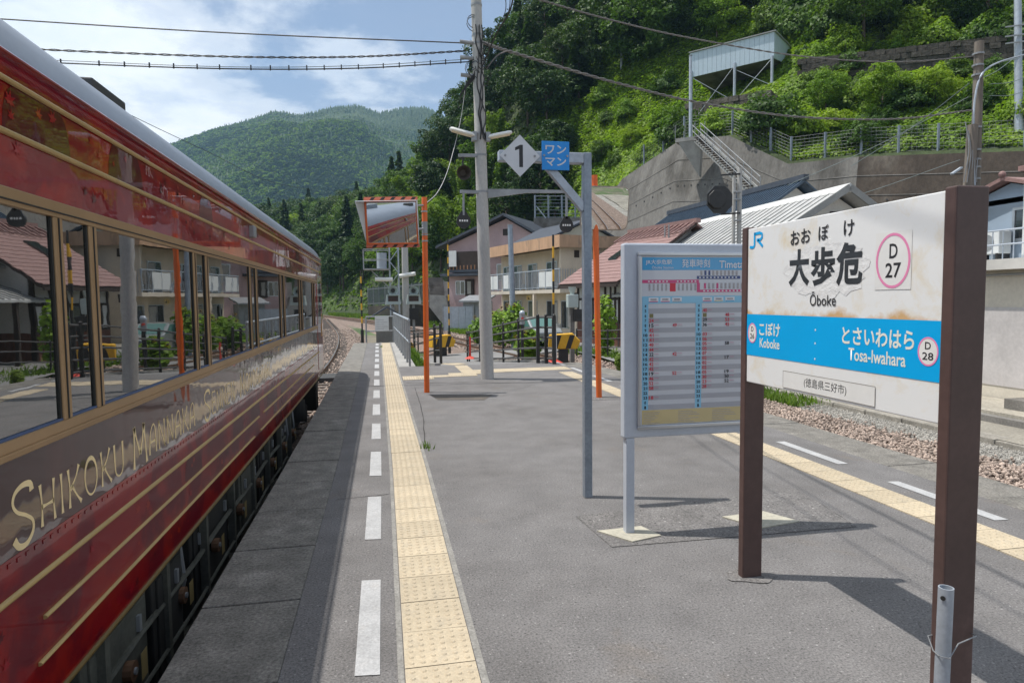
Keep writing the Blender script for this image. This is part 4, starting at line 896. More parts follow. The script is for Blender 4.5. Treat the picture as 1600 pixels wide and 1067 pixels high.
# ================================================================ railing at the narrow end
rl = thing('platform_railing', 'grey tubular railing along the narrow far end of the platform', 'railing', (0.5, 15.2, 0))
xr = lambda y: 0.59-0.022*(y-15.2)
for k in range(10):
    y = 15.3+1.0*k; MB().cyl((xr(y), y, 0), (xr(y), y, 1.08), 0.027, n=10).build('post', M_STEEL, rl, smooth=True)
for z, r_ in ((1.08, 0.028), (0.56, 0.022)): MB().cyl((xr(15.25), 15.25, z), (xr(24.35), 24.35, z), r_, n=10).build('rail', M_GALV, rl, smooth=True)
for k in range(36):
    y = 15.55+0.25*k
    if abs((y-15.3) % 1.0) > .1: MB().cyl((xr(y), y, 0.12), (xr(y), y, 1.06), 0.010, n=6).build('baluster', M_STEEL, rl)
er = thing('end_barrier', 'grey tube barrier with white notice closing off the platform end', 'barrier', (-0.3, 24.35, 0))
for x in (-0.62, 0.36): MB().cyl((x, 24.4, 0), (x, 24.4, 0.95), 0.03, n=10).build('post', M_STEEL, er)
for z in (0.95, 0.42): MB().cyl((-0.62, 24.4, z), (0.36, 24.4, z), 0.025, n=8).build('rail', M_STEEL, er)
MB().box(-0.30, 0.20, 24.35, 24.37, 0.42, 0.95).build('notice', pm('notice_white', (0.62, 0.62, 0.60), 0.5, var=0.1, vs=3), er)
for k in range(5): MB().box(-0.25, 0.02+0.13*(k % 2), 24.347, 24.349, 0.82-0.08*k, 0.835-0.08*k).build('notice_line', M_PT, er)
MB().box(0.38, 0.52, 24.2, 24.4, 0, 0.75).build('concrete_post', M_CONC, er)

# ================================================================ black ramp fences
def zr(y): return 0.0 if y < 15.2 else max(-0.9, -0.002-(y-15.2)*0.0872)
def fence(name, label, pts, h, rails, cluster=()):
    f = thing(name, label, 'fence', (pts[0][0], pts[0][1], zr(pts[0][1])), group='black pipe fences along the ramp')
    for i, (x, y) in enumerate(pts):
        z = zr(y); MB().beam((x, y, z-0.1), (x, y, z+h), 0.075 if i in cluster else 0.055).build('post', M_BLACK, f)
        MB().ball((x, y, z+h+.02), 0.04).build('post_cap', M_BLACK, f)
    for a, b in zip(pts[:-1], pts[1:]):
        for rz in rails: MB().cyl((a[0], a[1], zr(a[1])+rz), (b[0], b[1], zr(b[1])+rz), 0.024, n=8).build('rail', pm('dark_rail', (0.075, 0.072, 0.07), .45, var=.2, vs=5), f)
    return f
fence('pipe_fence', 'black pipe fence stepping down the ramp right of the concrete pole', [(3.93, 14.75), (3.80, 15.0), (3.62, 15.1), (3.50, 16.8), (3.42, 18.6), (3.36, 20.5), (3.3, 22.5), (3.2, 24.6), (3.17, 24.95)], 1.12, (0.12, 0.37, 0.62, 0.86, 1.10), (0, 1, 2))
fence('pipe_fence', 'black pipe fence behind the orange post at the ramp top', [(1.60, 18.6), (1.46, 19.0), (1.38, 22.6), (1.32, 25.6), (1.28, 28.0)], 1.12, (0.40, 0.75, 1.08), (0, 1))
fence('pipe_fence', 'black pipe fence around the foot of the crossing path', [(2.1, 33.0), (3.0, 33.5), (1.2, 30.5)], 1.0, (0.35, 0.7, 1.0))
fence('pipe_fence', 'dark pipe fence beside the garden past the crossing signal', [(8.2, 27.0), (8.9, 25.0), (9.6, 23.0), (10.2, 21.4)], 1.1, (0.4, 0.75, 1.08))

# ================================================================ level crossing equipment
def barrier(label, p, h0, h1, r_=0.035, base_red=False):
    b = thing('crossing_barrier', label, 'crossing barrier', tuple(p), group='raised crossing barrier bars')
    p = Vector(p); MB().cyl(p, p+Vector((0, 0, h0)), r_*1.9, n=12).build('stand', M_BLACK, b)
    n = int((h1-h0)/0.28)
    for i in range(n): MB().cyl(p+Vector((0, 0, h0+i*0.28)), p+Vector((0, 0, h0+(i+1)*0.28-0.002)), r_, n=10).build('bar_section', M_YEL if i % 2 else M_BLACK, b)
    if base_red: MB().cyl(p, p+Vector((0, 0, 0.10)), 0.24, 0.06, n=16).build('base_cone', M_REDC, b); MB().cyl(p+Vector((.06, 0, .1)), p+Vector((.05, 0, .9)), .02, n=8).build('reflector', M_WPRINT, b)
    return b
barrier('yellow and black barrier bar raised beside the train front', at(567, 560, 27.4), 1.2, 3.75)
barrier('tall yellow and black barrier bar raised before the pink house', at(702.5, 552, 29.7), 1.0, 5.35)
barrier('thin yellow and black barrier bar raised before the balcony block', at(865.5, 567, 15.9), 1.15, 3.25, 0.026, True)
def machine(label, p, rz, s_=1.0):
    m = thing('barrier_machine', label, 'barrier machine', tuple(p), rz, group='striped barrier machines')
    MB().box(-.16*s_, .16*s_, -.16*s_, .16*s_, 0, .55*s_).build('pedestal', M_BLACK, m, local=True)
    MB().prism([(-.50*s_, -.20*s_, .50*s_), (.45*s_, -.20*s_, .50*s_), (.55*s_, -.20*s_, .75*s_), (.30*s_, -.20*s_, 1.0*s_), (-.45*s_, -.20*s_, .95*s_)], (0, .40*s_, 0)).build('housing', M_YEL, m, local=True, bevel=0.03)
    for k in range(2): x = (-.35+.42*k)*s_; MB().prism([(x, -.204*s_, .51*s_), (x+.16*s_, -.204*s_, .51*s_), (x+.30*s_, -.204*s_, .94*s_), (x+.14*s_, -.204*s_, .94*s_)], (0, .408*s_, 0)).build('stripe', M_BLACK, m, local=True)
machine('striped barrier machine at the foot of the first raised bar', at(588, 546, 30) - Vector((0, 0, .55)), R(10), .85)
machine('striped barrier machine beside the tall bar past the orange post', at(690, 553, 28.5) - Vector((0, 0, .25)), R(20), 1.1)
machine('striped barrier machine in the weeds past the black ramp fence', at(880, 548, 22) - Vector((0, 0, .45)), R(-15), 1.05)
machine('striped barrier machine low behind the grey platform railing', at(632, 548, 31) - Vector((0, 0, .45)), R(10), .9)
# lattice mast with platform, horns and warning lamps
P0 = at(619, 560, 33); P0.z = ZT
lm_ = thing('signal_mast', 'grey lattice signal mast with caged platform behind the square mirror', 'signal mast', tuple(P0))
for (dx, dy) in ((-.22, 0), (.22, 0), (-.22, .35), (.22, .35)): MB().beam(P0+Vector((dx, dy, 0)), P0+Vector((dx, dy, 6.6)), 0.07).build('leg', M_GALV, lm_)
for i in range(11):
    z = 0.3+0.6*i
    for dy in (0, .35): MB().beam(P0+Vector((-.22 if i % 2 else .22, dy, z)), P0+Vector((.22 if i % 2 else -.22, dy, z+.6)), 0.035).build('lattice_bar', M_GALV, lm_)
Q = P0+Vector((-.75, 0, 4.05))
MB().box(Q.x-.75, Q.x+.55, Q.y-.4, Q.y+.5, Q.z, Q.z+.06).build('platform_deck', M_STEEL, lm_)
for x in (-.75, -.1, .5):
    for y in (-.4, .5): MB().cyl((Q.x+x, Q.y+y, Q.z), (Q.x+x, Q.y+y, Q.z+1.0), .02, n=6).build('cage_post', M_STEEL, lm_)
for z in (.5, 1.0):
    for y in (-.4, .5): MB().cyl((Q.x-.75, Q.y+y, Q.z+z), (Q.x+.5, Q.y+y, Q.z+z), .016, n=6).build('cage_rail', M_STEEL, lm_)
MB().cyl((Q.x+.15, Q.y, Q.z+.06), (Q.x+.15, Q.y, Q.z+.85), .24, n=14).build('drum', pm('drum_grey', (0.36, 0.40, 0.45), 0.5, var=0.15), lm_, smooth=True)
MB().beam((Q.x-.4, Q.y, Q.z), P0+Vector((-.2, 0, 3.1)), .05).build('brace', M_STEEL, lm_)
for s_, a, b in ((-1, 0.1, .95), (1, .25, 1.05)):
    MB().cyl(P0+Vector((s_*a, -.15, 3.65+.08*s_)), P0+Vector((s_*b, -.25, 3.72+.14*s_)), .11, .10, n=12).build('lamp', M_LAMP, lm_, smooth=True)
MB().cyl(P0+Vector((.55, .1, 0)), P0+Vector((.55, .1, 5.6)), .19, .16, n=14).build('concrete_column', M_POLE, lm_, smooth=True)
# loudspeaker signal lamps
for px, py, d, lab in ((614, 462, 30.5, 'pale green warning lamp and horn nearer the train, before the mast'), (646, 462, 31.5, 'pale green warning lamp and horn beside the orange post')):
    c_ = at(px, py, d); w = thing('warning_lamp', lab, 'warning lamp', (c_.x, c_.y, ZT), group='crossing warning lamps')
    MB().beam((c_.x, c_.y+.1, ZT), (c_.x, c_.y+.1, c_.z+.2), .12).build('pole', M_STEEL, w)
    M_PG2 = pm('pale_green', (0.42, 0.48, 0.46), 0.5, var=0.1, vs=4)
    MB().prism([(c_.x-.36, c_.y-.3, c_.z-.42), (c_.x+.36, c_.y-.3, c_.z-.42), (c_.x+.29, c_.y-.3, c_.z+.05), (c_.x-.29, c_.y-.3, c_.z+.05)], (0, .35, 0)).build('lamp_box', M_PG2, w, bevel=.02)
    MB().box(c_.x-.23, c_.x+.23, c_.y-.31, c_.y-.295, c_.z-.27, c_.z-.02).build('lens', pm('lens_dark', (0.03, 0.012, 0.012), 0.2), w)
    MB().box(c_.x-.28, c_.x+.28, c_.y-.46, c_.y-.30, c_.z+.02, c_.z+.05).build('visor', M_PG2, w)
    MB().cyl((c_.x, c_.y+.1, c_.z+.25), (c_.x, c_.y-.25, c_.z+.23), .07, .24, n=16, cap=False).build('horn', M_PG2, w, smooth=True); MB().cyl((c_.x, c_.y-.05, c_.z+.24), (c_.x, c_.y-.06, c_.z+.24), .10, n=12).build('horn_throat', M_BLACK, w)
    if px > 620: MB().box(c_.x-.22, c_.x+.22, c_.y-.15, c_.y+.1, c_.z-1.15, c_.z-.6).build('junction_box', M_BLACK, w)
c_ = at(605, 500, 29); hr = thing('shelter_box', 'small dark gabled shelter box behind the platform railing', 'shelter box', (c_.x, c_.y, ZT))
MB().box(c_.x-.5, c_.x+.5, c_.y, c_.y+.8, ZT, c_.z+.1).build('wall', M_CONCD, hr)
M_SLATE = pm('slate_roof', (0.055, 0.065, 0.085), 0.5, var=0.2, vs=2, grain=0.15, gs=15)
for s_ in (-1, 1): MB().prism([(c_.x, c_.y-.2, c_.z+.62), (c_.x+s_*.85, c_.y-.2, c_.z+.08), (c_.x+s_*.85, c_.y-.2, c_.z+.02), (c_.x, c_.y-.2, c_.z+.54)], (0, 1.2, 0)).build('roof', M_SLATE, hr)
c_ = at(893.5, 462, 24); cb_ = thing('crossing_control', 'pale green crossing siren box on dark post before the houses', 'siren box', (c_.x, c_.y, -.9))
MB().beam((c_.x, c_.y, -.9), (c_.x, c_.y, c_.z-.4), .16).build('post', M_CONCD, cb_); MB().box(c_.x-.2, c_.x+.2, c_.y-.2, c_.y+.1, c_.z-.45, c_.z+.05).build('box', M_PG2, cb_, bevel=.03)
MB().box(c_.x+.02, c_.x+.35, c_.y-.25, c_.y+.1, c_.z-.95, c_.z-.5).build('control_box', M_BLACK, cb_, bevel=.02); MB().cyl((c_.x, c_.y-.05, c_.z+.05), (c_.x, c_.y-.05, c_.z+.32), .07, .15, n=12).build('horn', M_PG2, cb_)
c_ = at(816, 507, 21); sp_ = thing('signal_lamp', 'small grey domed lamp post with red lens behind the ramp fence', 'signal lamp', (c_.x, c_.y, ZT))
MB().cyl((c_.x, c_.y, ZT), (c_.x, c_.y, c_.z), .05, n=10).build('post', M_BLACK, sp_); MB().cyl((c_.x, c_.y, c_.z), (c_.x, c_.y, c_.z+.34), .09, n=14).build('lamp_body', M_STEEL, sp_); MB().ball((c_.x, c_.y, c_.z+.36), .10).build('dome', M_GALV, sp_, smooth=True); MB().cyl((c_.x-.01, c_.y-.09, c_.z+.2), (c_.x-.01, c_.y-.11, c_.z+.2), .04, n=12).build('lens', M_REDC, sp_)
lp = thing('steel_pole', 'slim blue-grey steel pole rising before the balcony block', 'pole', tuple(at(806, 520, 33).xy)+(ZT,))
a_, b_ = at(803, 520, 33), at(797, 352, 33); MB().cyl((a_.x, a_.y, ZT), b_, .15, .13, n=14).build('shaft', M_GALVD, lp, smooth=True); MB().cyl(b_, b_+Vector((0, 0, .03)), .15, n=14).build('cap', M_STEEL, lp)
# black octagonal disc (back of a colour-light signal) on twin posts
c_ = at(1125, 312, 20); og = thing('signal_disc', 'black octagonal signal back on twin grey posts before the ribbed roof', 'railway signal', (c_.x+.6, c_.y, ZT))
MB().prism([(c_.x+.45*math.cos(R(22.5+45*k)), c_.y, c_.z+.45*math.sin(R(22.5+45*k))) for k in range(8)], (0, .06, 0)).build('disc', M_BLACK, og)
MB().prism([(c_.x-.12+.30*math.cos(R(22.5+45*k)), c_.y-.08, c_.z+.30*math.sin(R(22.5+45*k))) for k in range(8)], (0, .09, 0)).build('lamp_housing', M_BLACK, og, bevel=.02)
for x0, top, r_ in ((1147, 278, .055), (1156, 263, .07)):
    a_ = at(x0, top, 20.3); MB().cyl((a_.x, a_.y, ZT), a_, r_, n=12).build('post', M_POLE, og, smooth=True)
for py in (274, 335): a_ = at(1127, py, 20.05); b_ = at(1156, py-2, 20.25); MB().beam(a_, b_, .05).build('bracket', M_BLACK, og)
for py in (300, 312, 345): a_ = at(1152, py, 20.25); MB().cyl(a_-Vector((.12, 0, 0)), a_+Vector((.12, 0, 0)), .03, n=8).build('clamp', M_STEEL, og)
# red cones on the path
for px, py, d, lab in ((735, 560, 24, 'small red cone base at the foot of the ramp fence'),):
    c_ = at(px, py, d); cn_ = thing('cone_base', lab, 'cone', tuple(c_)); MB().cyl(c_, c_+Vector((0, 0, .08)), .22, .06, n=14).build('base', M_REDC, cn_); MB().cyl(c_+Vector((0, 0, .08)), c_+Vector((0, 0, .8)), .03, n=8).build('stick', M_REDC, cn_)
# ================================================================ houses
def plainwall(name, c, **k): return pm(name, c, 0.85, var=0.12, vs=0.7, grain=0.08, gs=12, col2=tuple(x*.78 for x in c), c2s=0.5, c2lo=0.55, c2hi=0.75, **k)
M_BEIGE = plainwall('wall_beige', (0.62, 0.53, 0.42)); M_PINKW = plainwall('wall_pink', (0.50, 0.36, 0.36)); M_WPL = plainwall('wall_white', (0.66, 0.65, 0.62))
M_FASC = pm('fascia_orange', (0.50, 0.31, 0.19), 0.8, var=0.2, vs=1.5, col2=(0.16, 0.12, 0.09), c2s=1.6, c2lo=0.58, c2hi=0.72, stretch=(1, 1, 0.25))
M_TIMB = pm('dark_timber', (0.045, 0.032, 0.026), 0.8, var=0.25, vs=3); M_PLANK = pm('brown_planks', (0.15, 0.065, 0.045), 0.8, var=0.25, vs=3, stretch=(4, 4, .5))
M_RRED = pm('roof_redbrown', (0.255, 0.15, 0.135), 0.6, var=0.14, vs=3, grain=0.12, gs=12); M_RIBW = pm('roof_ribbed', (0.50, 0.50, 0.49), 0.5, metal=0.2, var=0.12, vs=2, col2=(0.33, 0.33, 0.32), c2s=1.2, c2lo=.55, c2hi=.75)
M_RBLUE = pm('roof_bluetile', (0.055, 0.085, 0.125), 0.38, var=0.2, vs=2, grain=0.2, gs=10); M_SIDE = pm('siding_blue', (0.33, 0.41, 0.50), 0.6, var=0.08, vs=1.5)
M_CURT = pm('curtain', (0.38, 0.37, 0.34), 0.8, var=0.15, vs=2); M_BALW = pm('balcony_panel', (0.66, 0.67, 0.66), 0.5, var=0.06)
def win(par, x0, x1, z0, z1, pos, out, axis='y', mullions=1, frame=None, glass=None):
    """window on a local wall plane: axis 'y' -> plane y = pos, 'x' -> plane x = pos; out = +-1 is outward"""
    fr_ = frame or M_ALU; t = 0.07
    def bx_(a0, a1, b0, b1, d0, d1):
        d0, d1 = sorted((pos+out*d0, pos+out*d1))
        return MB().box(a0, a1, d0, d1, b0, b1) if axis == 'y' else MB().box(d0, d1, a0, a1, b0, b1)
    w = bx_(x0, x1, z0, z1, -0.05, 0.025).build('window', glass or M_GLASS, par, local=True)
    for (a0, a1, b0, b1) in ((x0-t, x1+t, z0-t, z0), (x0-t, x1+t, z1, z1+t), (x0-t, x0, z0, z1), (x1, x1+t, z0, z1)): bx_(a0, a1, b0, b1, -0.02, 0.06).build('frame', fr_, w, local=True)
    for k in range(mullions): x = x0+(x1-x0)*(k+1)/(mullions+1); bx_(x-.035, x+.035, z0, z1, -0.02, 0.05).build('mullion', fr_, w, local=True)
    bx_(x0+.05, x0+(x1-x0)*.45, z0+.05, z1-.05, 0.0255, 0.03).build('curtain', M_CURT, w, local=True)
    return w
def slope(mb, xa, xb, y0, z0, y1, z1, th):
    """roof slab between two lines parallel to local x"""
    mb.prism([(xa, y0, z0), (xb, y0, z0), (xb, y1, z1), (xa, y1, z1)], (0, 0, th)); return mb
def gable_wall(par, x, ya, yb, z0, ym, zm, mat, th=0.1): return MB().prism([(x, ya, z0), (x, yb, z0), (x, ym, zm)], (th, 0, 0)).build('gable', mat, par, local=True)
# ---- two-storey balcony block
ap = thing('apartment_block', 'beige two-storey balcony block with orange roof edge behind the crossing', 'building', (12.1, 43.6, -1.0), math.atan2(.97, -.245))
LB, DB = 12.6, 5.6
MB().box(0, LB, -DB, -1.25, 0, 6.2).build('wall', M_BEIGE, ap, local=True)
MB().box(0.0, 0.16, -1.25, 0, 3.2, 6.2).build('side_wall', M_BEIGE, ap, local=True)
rf = MB().box(-0.5, LB+.4, -DB-.4, 0.35, 6.6, 6.9).build('roof', pm('flat_roof', (0.10, 0.10, 0.10), .8), ap, local=True)
MB().box(-0.6, LB+.5, 0.351, 0.48, 6.05, 6.88).build('fascia', M_FASC, ap, local=True); MB().box(-0.72, -0.601, -DB-.4, 0.48, 6.05, 6.88).build('fascia', M_FASC, ap, local=True)
MB().box(-0.5, LB+.4, -DB-.4, 0.35, 6.3, 6.38).build('soffit', M_BEIGE, ap, local=True)
MB().box(-0.1, LB, -1.25, 0.1, 2.95, 3.2).build('balcony_slab', plainwall('slab_cream', (0.60, 0.53, 0.44)), ap, local=True)
for i in range(13):
    x = 0.05+i*(LB-.1)/12; MB().box(x-.03, x+.03, 0.0, 0.06, 3.2, 4.62).build('balcony_post', M_GALV, ap, local=True)
MB().box(0, LB, -0.01, 0.07, 4.58, 4.66).build('handrail', M_GALV, ap, local=True); MB().box(0, LB, 0.0, 0.05, 3.32, 3.37).build('bottom_rail', M_GALV, ap, local=True)
for i in range(12):
    x = 0.05+i*(LB-.1)/12; w_ = (LB-.1)/12
    if i in (1, 2, 7, 8, 10, 11): MB().box(x+.04, x+w_-.04, 0.01, 0.04, 3.40, 4.50).build('balcony_panel', M_BALW, ap, local=True)
    else:
        for k in range(5): MB().box(x+.12+k*.18, x+.15+k*.18, 0.01, 0.035, 3.36, 4.58).build('baluster', M_GALV, ap, local=True)
for i in range(6): MB().box(-0.03, 0.03, -1.2+i*.2, -1.16+i*.2, 3.2, 4.62).build('baluster', M_GALV, ap, local=True)
for i, (x, w_) in enumerate(((0.5, 1.5), (2.7, 1.5), (5.9, 1.4), (8.6, 1.4), (10.8, 1.2))):
    win(ap, x, x+w_, 3.3, 5.25, -1.25, 1); win(ap, x, x+w_, 0.45, 2.35, -1.25, 1)
for x in (3.9, 8.0, 12.4): MB().box(x, x+.22, -0.15, 0.07, 0, 2.95).build('pillar', M_BEIGE, ap, local=True)
for x in (2.2, 5.0, 7.7): MB().box(x, x+.5, -1.24, -1.0, 3.4, 3.75).build('air_conditioner', M_BALW, ap, local=True); MB().box(x, x+.6, -1.24, -0.9, 0.05, 0.7).build('air_conditioner', M_BALW, ap, local=True)
for z in (5.4, 2.6): MB().box(-0.03, 0.0, -1.5, -1.1, z, z+.5).build('vent', M_TIMB, ap, local=True)
MB().box(-.06, -.01, -3.4, -3.34, 0, 6.2).build('downpipe', M_BEIGE, ap, local=True)
for a, b, z in ((2.2, 7, 6.55),): MB().prism([(2.0, -DB-.3, 6.9), (2.0, -0.6, 6.9), (2.0, -3.2, 8.1)], (6.5, 0, 0)).build('rear_gable', plainwall('gable_cream', (0.56, 0.52, 0.40)), ap, local=True)
for s_, y in ((1, -0.2), (-1, -6.1)): MB().prism([(1.7, -3.15, 8.35), (1.7, y, 6.95), (1.7, y, 6.83), (1.7, -3.15, 8.2)], (7.1, 0, 0)).build('rear_roof', M_SLATE, rf, local=True)
# ---- pink house
p0, p1 = Vector((6.4, 63.6, 0)), Vector((14.6, 58.0, 0)); dv = (p1-p0).normalized()
pk = thing('pink_house', 'dusty pink two-storey house with dark balcony behind the concrete pole', 'house', (p0.x, p0.y, -1.2), math.atan2(dv.y, dv.x))
WL = (p1-p0).length
MB().box(0, WL, 0, 9, 0, 8.0).build('wall', M_PINKW, pk, local=True)
MB().prism([(0, 0, 8.0), (WL, 0, 8.0), (WL*.62, 0, 10.25)], (0, 9, 0)).build('gable', M_PINKW, pk, local=True)
MB().prism([(-1.0, -.8, 7.72), (WL*.62, -.8, 10.45), (WL*.62, -.8, 10.68), (-1.0, -.8, 7.95)], (0, 10.4, 0)).build('roof', M_SLATE, pk, local=True)
MB().prism([(WL+.9, -.8, 7.75), (WL*.62, -.8, 10.45), (WL*.62, -.8, 10.68), (WL+.9, -.8, 7.98)], (0, 10.4, 0)).build('roof', M_SLATE, pk, local=True)
MB().box(WL*.62-.35, WL*.62+.35, -.05, 0, 8.7, 9.3).build('gable_vent', M_TIMB, pk, local=True)
bl = MB().box(0.5, 3.6, -1.0, 0.02, 5.35, 5.6).build('balcony', M_SLATE, pk, local=True)
MB().box(0.5, 3.6, -0.98, -0.92, 5.6, 7.3).build('balcony_screen', M_TIMB, bl, local=True); MB().box(0.45, 1.4, -1.12, -1.0, 5.9, 7.4).build('hanging_sheet', M_BALW, bl, local=True)
for k in range(8): MB().box(0.6+.38*k, 0.68+.38*k, -1.02, -.985, 5.6, 6.0).build('baluster', pm('orange_wood', (0.40, 0.20, 0.10), .7), bl, local=True)
MB().box(-.3, 4.0, -1.3, -0.02, 5.0, 5.25).build('eave', M_SLATE, pk, local=True)
win(pk, 0.8, 1.7, 3.3, 4.5, 0, -1); MB().box(1.85, 2.75, -.25, 0, 3.1, 4.7).build('shutter_box', M_TIMB, pk, local=True); MB().box(2.1, 2.5, -.27, -.25, 3.3, 4.5).build('shutter_panel', M_CURT, pk, local=True)
win(pk, 5.2, 6.6, 4.6, 6.0, 0, -1); win(pk, 7.4, 8.4, 1.6, 2.9, 0, -1); MB().box(4.1, 4.22, -.03, 0, 0, 7.3).build('downpipe', M_PINKW, pk, local=True)
MB().box(4.6, 7.6, -.9, -.02, 7.0, 7.15).build('awning', M_SLATE, pk, local=True)
sd = thing('garden_shed', 'small grey tin-roofed shed in front of the pink house', 'shed', tuple(at(742, 540, 52).xy)+(-1.1,), R(-25))
MB().box(-.95, .95, 0, 2.0, 0, 2.5).build('wall', pm('shed_tin', (0.34, 0.35, 0.36), .7, var=.15, vs=2, grain=.2, gs=14, stretch=(6, 1, .3)), sd, local=True); MB().prism([(-1.15, -.5, 2.45), (1.15, -.5, 2.45), (1.15, 2.3, 2.9), (-1.15, 2.3, 2.9)], (0, 0, .12)).build('roof', M_STEEL, sd, local=True); MB().box(-.4, .6, -.04, 0, 0, 2.1).build('door', M_STEEL, sd, local=True)
gt_ = thing('grey_gate', 'pale grey panel gate beside the tall barrier bar', 'gate', tuple(at(717, 535, 52).xy)+(-1.1,), R(-20))
for k in range(4): MB().box(-1.2+.6*k, -.62+.6*k, 0, .05, .1, 2.1).build('panel', M_GALV, gt_, local=True)
for x in (-1.25, 1.22): MB().box(x-.06, x+.06, -.02, .1, 0, 2.3).build('post', M_STEEL, gt_, local=True)
# ---- red-brown roofed house
rh_ = thing('red_roof_house', 'low timber house with red-brown shingle roof and skylight', 'house', (11.52, 29.75, -0.95), math.atan2(.97, -.23))
LR, DR, WR, RR = 4.5, 7.6, 3.75, 6.05
MB().box(0, LR, -DR, 0, 0, WR).build('wall', M_WPL, rh_, local=True)
gable_wall(rh_, 0.0, -DR, 0, WR, -DR/2, RR-.15, M_WPL); gable_wall(rh_, LR-.1, -DR, 0, WR, -DR/2, RR-.15, M_WPL)
rr_ = MB(); slope(rr_, -.6, LR+.6, .9, WR-.65, -DR/2, RR, .12); ro_ = rr_.build('roof', M_TIMB, rh_, local=True)
slope(MB(), -.6, LR+.6, -DR-.9, WR-.65, -DR/2, RR, .12).build('rear_roof', M_RRED, rh_, local=True)
n = 16
for i in range(n):
    t0, t1 = i/n, (i+1)/n; P_ = lambda t: (.92+(-DR/2-.9)*t, WR-.65+(RR-WR+.65)*t+.125)
    (ya, za), (yb, zb) = P_(t0), P_(t1+.02)
    MB().prism([(-.62, ya, za+.035), (LR+.62, ya, za+.035), (LR+.62, yb, zb), (-.62, yb, zb)], (0, 0, .03)).build('shingle_course', M_RRED, ro_, local=True)
for k in range(14): x = -.55+k*.43; MB().beam((x, -DR/2+1.15, RR-.42), (x, -DR/2+.02, RR+.22), .09, .06).build('ridge_batten', M_RRED, ro_, local=True)
MB().box(-.7, LR+.7, -DR/2-.14, -DR/2+.14, RR+.12, RR+.34).build('ridge_cap', M_RRED, ro_, local=True)
sk = MB(); slope(sk, 2.4, 3.1, -1.0, WR-.65+(RR-WR+.65)*.41+.18, -2.2, WR-.65+(RR-WR+.65)*.66+.18, .1); sk.build('skylight', M_GLASS, ro_, local=True)
for x in np.linspace(0, LR, 6): MB().box(x-.07, x+.07, 0.0, .05, 0, WR).build('timber_post', M_TIMB, rh_, local=True)
for z in (1.25, 2.4): MB().box(-.02, LR, 0.0, .045, z, z+.12).build('timber_rail', M_TIMB, rh_, local=True)
for k in range(30): MB().box(k*LR/30+.01, (k+1)*LR/30-.01, .05, .08, 0, 1.25).build('plank', M_PLANK, rh_, local=True)
for k in range(30): MB().box(-.035, -.005, -DR+k*DR/30+.01, -DR+(k+1)*DR/30-.01, 0, 1.3).build('plank', M_PLANK, rh_, local=True)
for y in (-DR+.1, -DR*.66, -DR*.33, -.1): MB().box(-.05, 0, y-.07, y+.07, 0, WR).build('timber_post', M_TIMB, rh_, local=True)
win(rh_, 1.4, 2.6, 1.4, 2.4, 0, 1, frame=M_TIMB); win(rh_, 3.0, 4.0, 1.4, 2.4, 0, 1, frame=M_TIMB); win(rh_, -5.5, -4.2, 1.5, 2.4, 0, -1, 'x', frame=M_TIMB)
MB().cyl((.2, .75, 0), (.2, .75, WR-.5), .05, n=8).build('downpipe', M_TIMB, rh_, local=True); MB().box(-.6, LR+.6, .86, .98, WR-.72, WR-.60).build('gutter', M_TIMB, rh_, local=True)
# ---- white ribbed-roof house
wh = thing('ribbed_roof_house', 'long house with pale ribbed metal roof behind the station sign', 'house', (13.5, 21.7, -0.95), math.atan2(1, -.012))
LW, DW, WW, RW = 13.0, 6.4, 4.35, 6.4
MB().box(0, LW, -DW, 0, 0, WW).build('wall', M_WPL, wh, local=True); gable_wall(wh, 0, -DW, 0, WW, -DW/2, RW-.2, M_WPL); gable_wall(wh, LW-.1, -DW, 0, WW, -DW/2, RW-.2, M_WPL)
wr = slope(MB(), -.7, LW+.7, .8, WW-.42, -DW/2, RW, .08).build('roof', M_RIBW, wh, local=True); slope(MB(), -.7, LW+.7, -DW-.8, WW-.42, -DW/2, RW, .08).build('rear_roof', M_RIBW, wh, local=True)
M_RIBD = pm('roof_rib', (0.30, 0.30, 0.285), .6, var=.15)
for k in range(29): x = -.62+k*.495; MB().beam((x, .8, WW-.42+.10), (x, -DW/2+.28, RW-.10), .05, .07).build('rib', M_RIBD, wr, local=True)
MB().prism([(-.75, -DW/2+.42, RW-.16), (-.75, -DW/2, RW+.16), (-.75, -DW/2-.42, RW-.16)], (LW+1.5, 0, 0)).build('ridge_cap', pm('ridge_white', (0.60, 0.60, 0.58), .5, var=.1), wr, local=True)
MB().beam((-.72, .82, WW-.40), (-.72, -DW/2, RW+.02), .08, .24).build('bargeboard', M_RIBD, wh, local=True); MB().beam((-.72, -DW-.8, WW-.40), (-.72, -DW/2, RW+.02), .08, .24).build('bargeboard', M_RIBD, wh, local=True)
for k in range(6): MB().box(-.03, -.005, -DW/2-.5+.05*k, -DW/2+.5-.05*k, WW+.55+.13*k, WW+.63+.13*k).build('vent_slat', M_TIMB, wh, local=True)
win(wh, -4.6, -3.2, 1.2, 2.5, 0, -1, 'x', frame=M_TIMB); win(wh, -2.2, -1.0, 1.2, 2.5, 0, -1, 'x', frame=M_TIMB)
for k in range(26): MB().box(-.035, -.003, -DW+k*DW/26+.01, -DW+(k+1)*DW/26-.01, 0, .95).build('plank', M_PLANK, wh, local=True)
for y in (-DW+.08, -DW*.62, -DW*.38, -.08): MB().box(-.05, -.001, y-.07, y+.07, .95, WW).build('timber_post', M_TIMB, wh, local=True)
MB().box(-.045, -.001, -DW, 0, 2.75, 2.9).build('timber_rail', M_TIMB, wh, local=True)
po = slope(MB(), 2.0, LW, 2.2, 2.55, .02, 3.35, .1).build('porch_roof', M_RIBW, wh, local=True)
for k in range(24): x = 2.1+k*.47; MB().beam((x, 2.2, 2.68), (x, .05, 3.46), .05, .05).build('rib', M_RIBD, po, local=True)
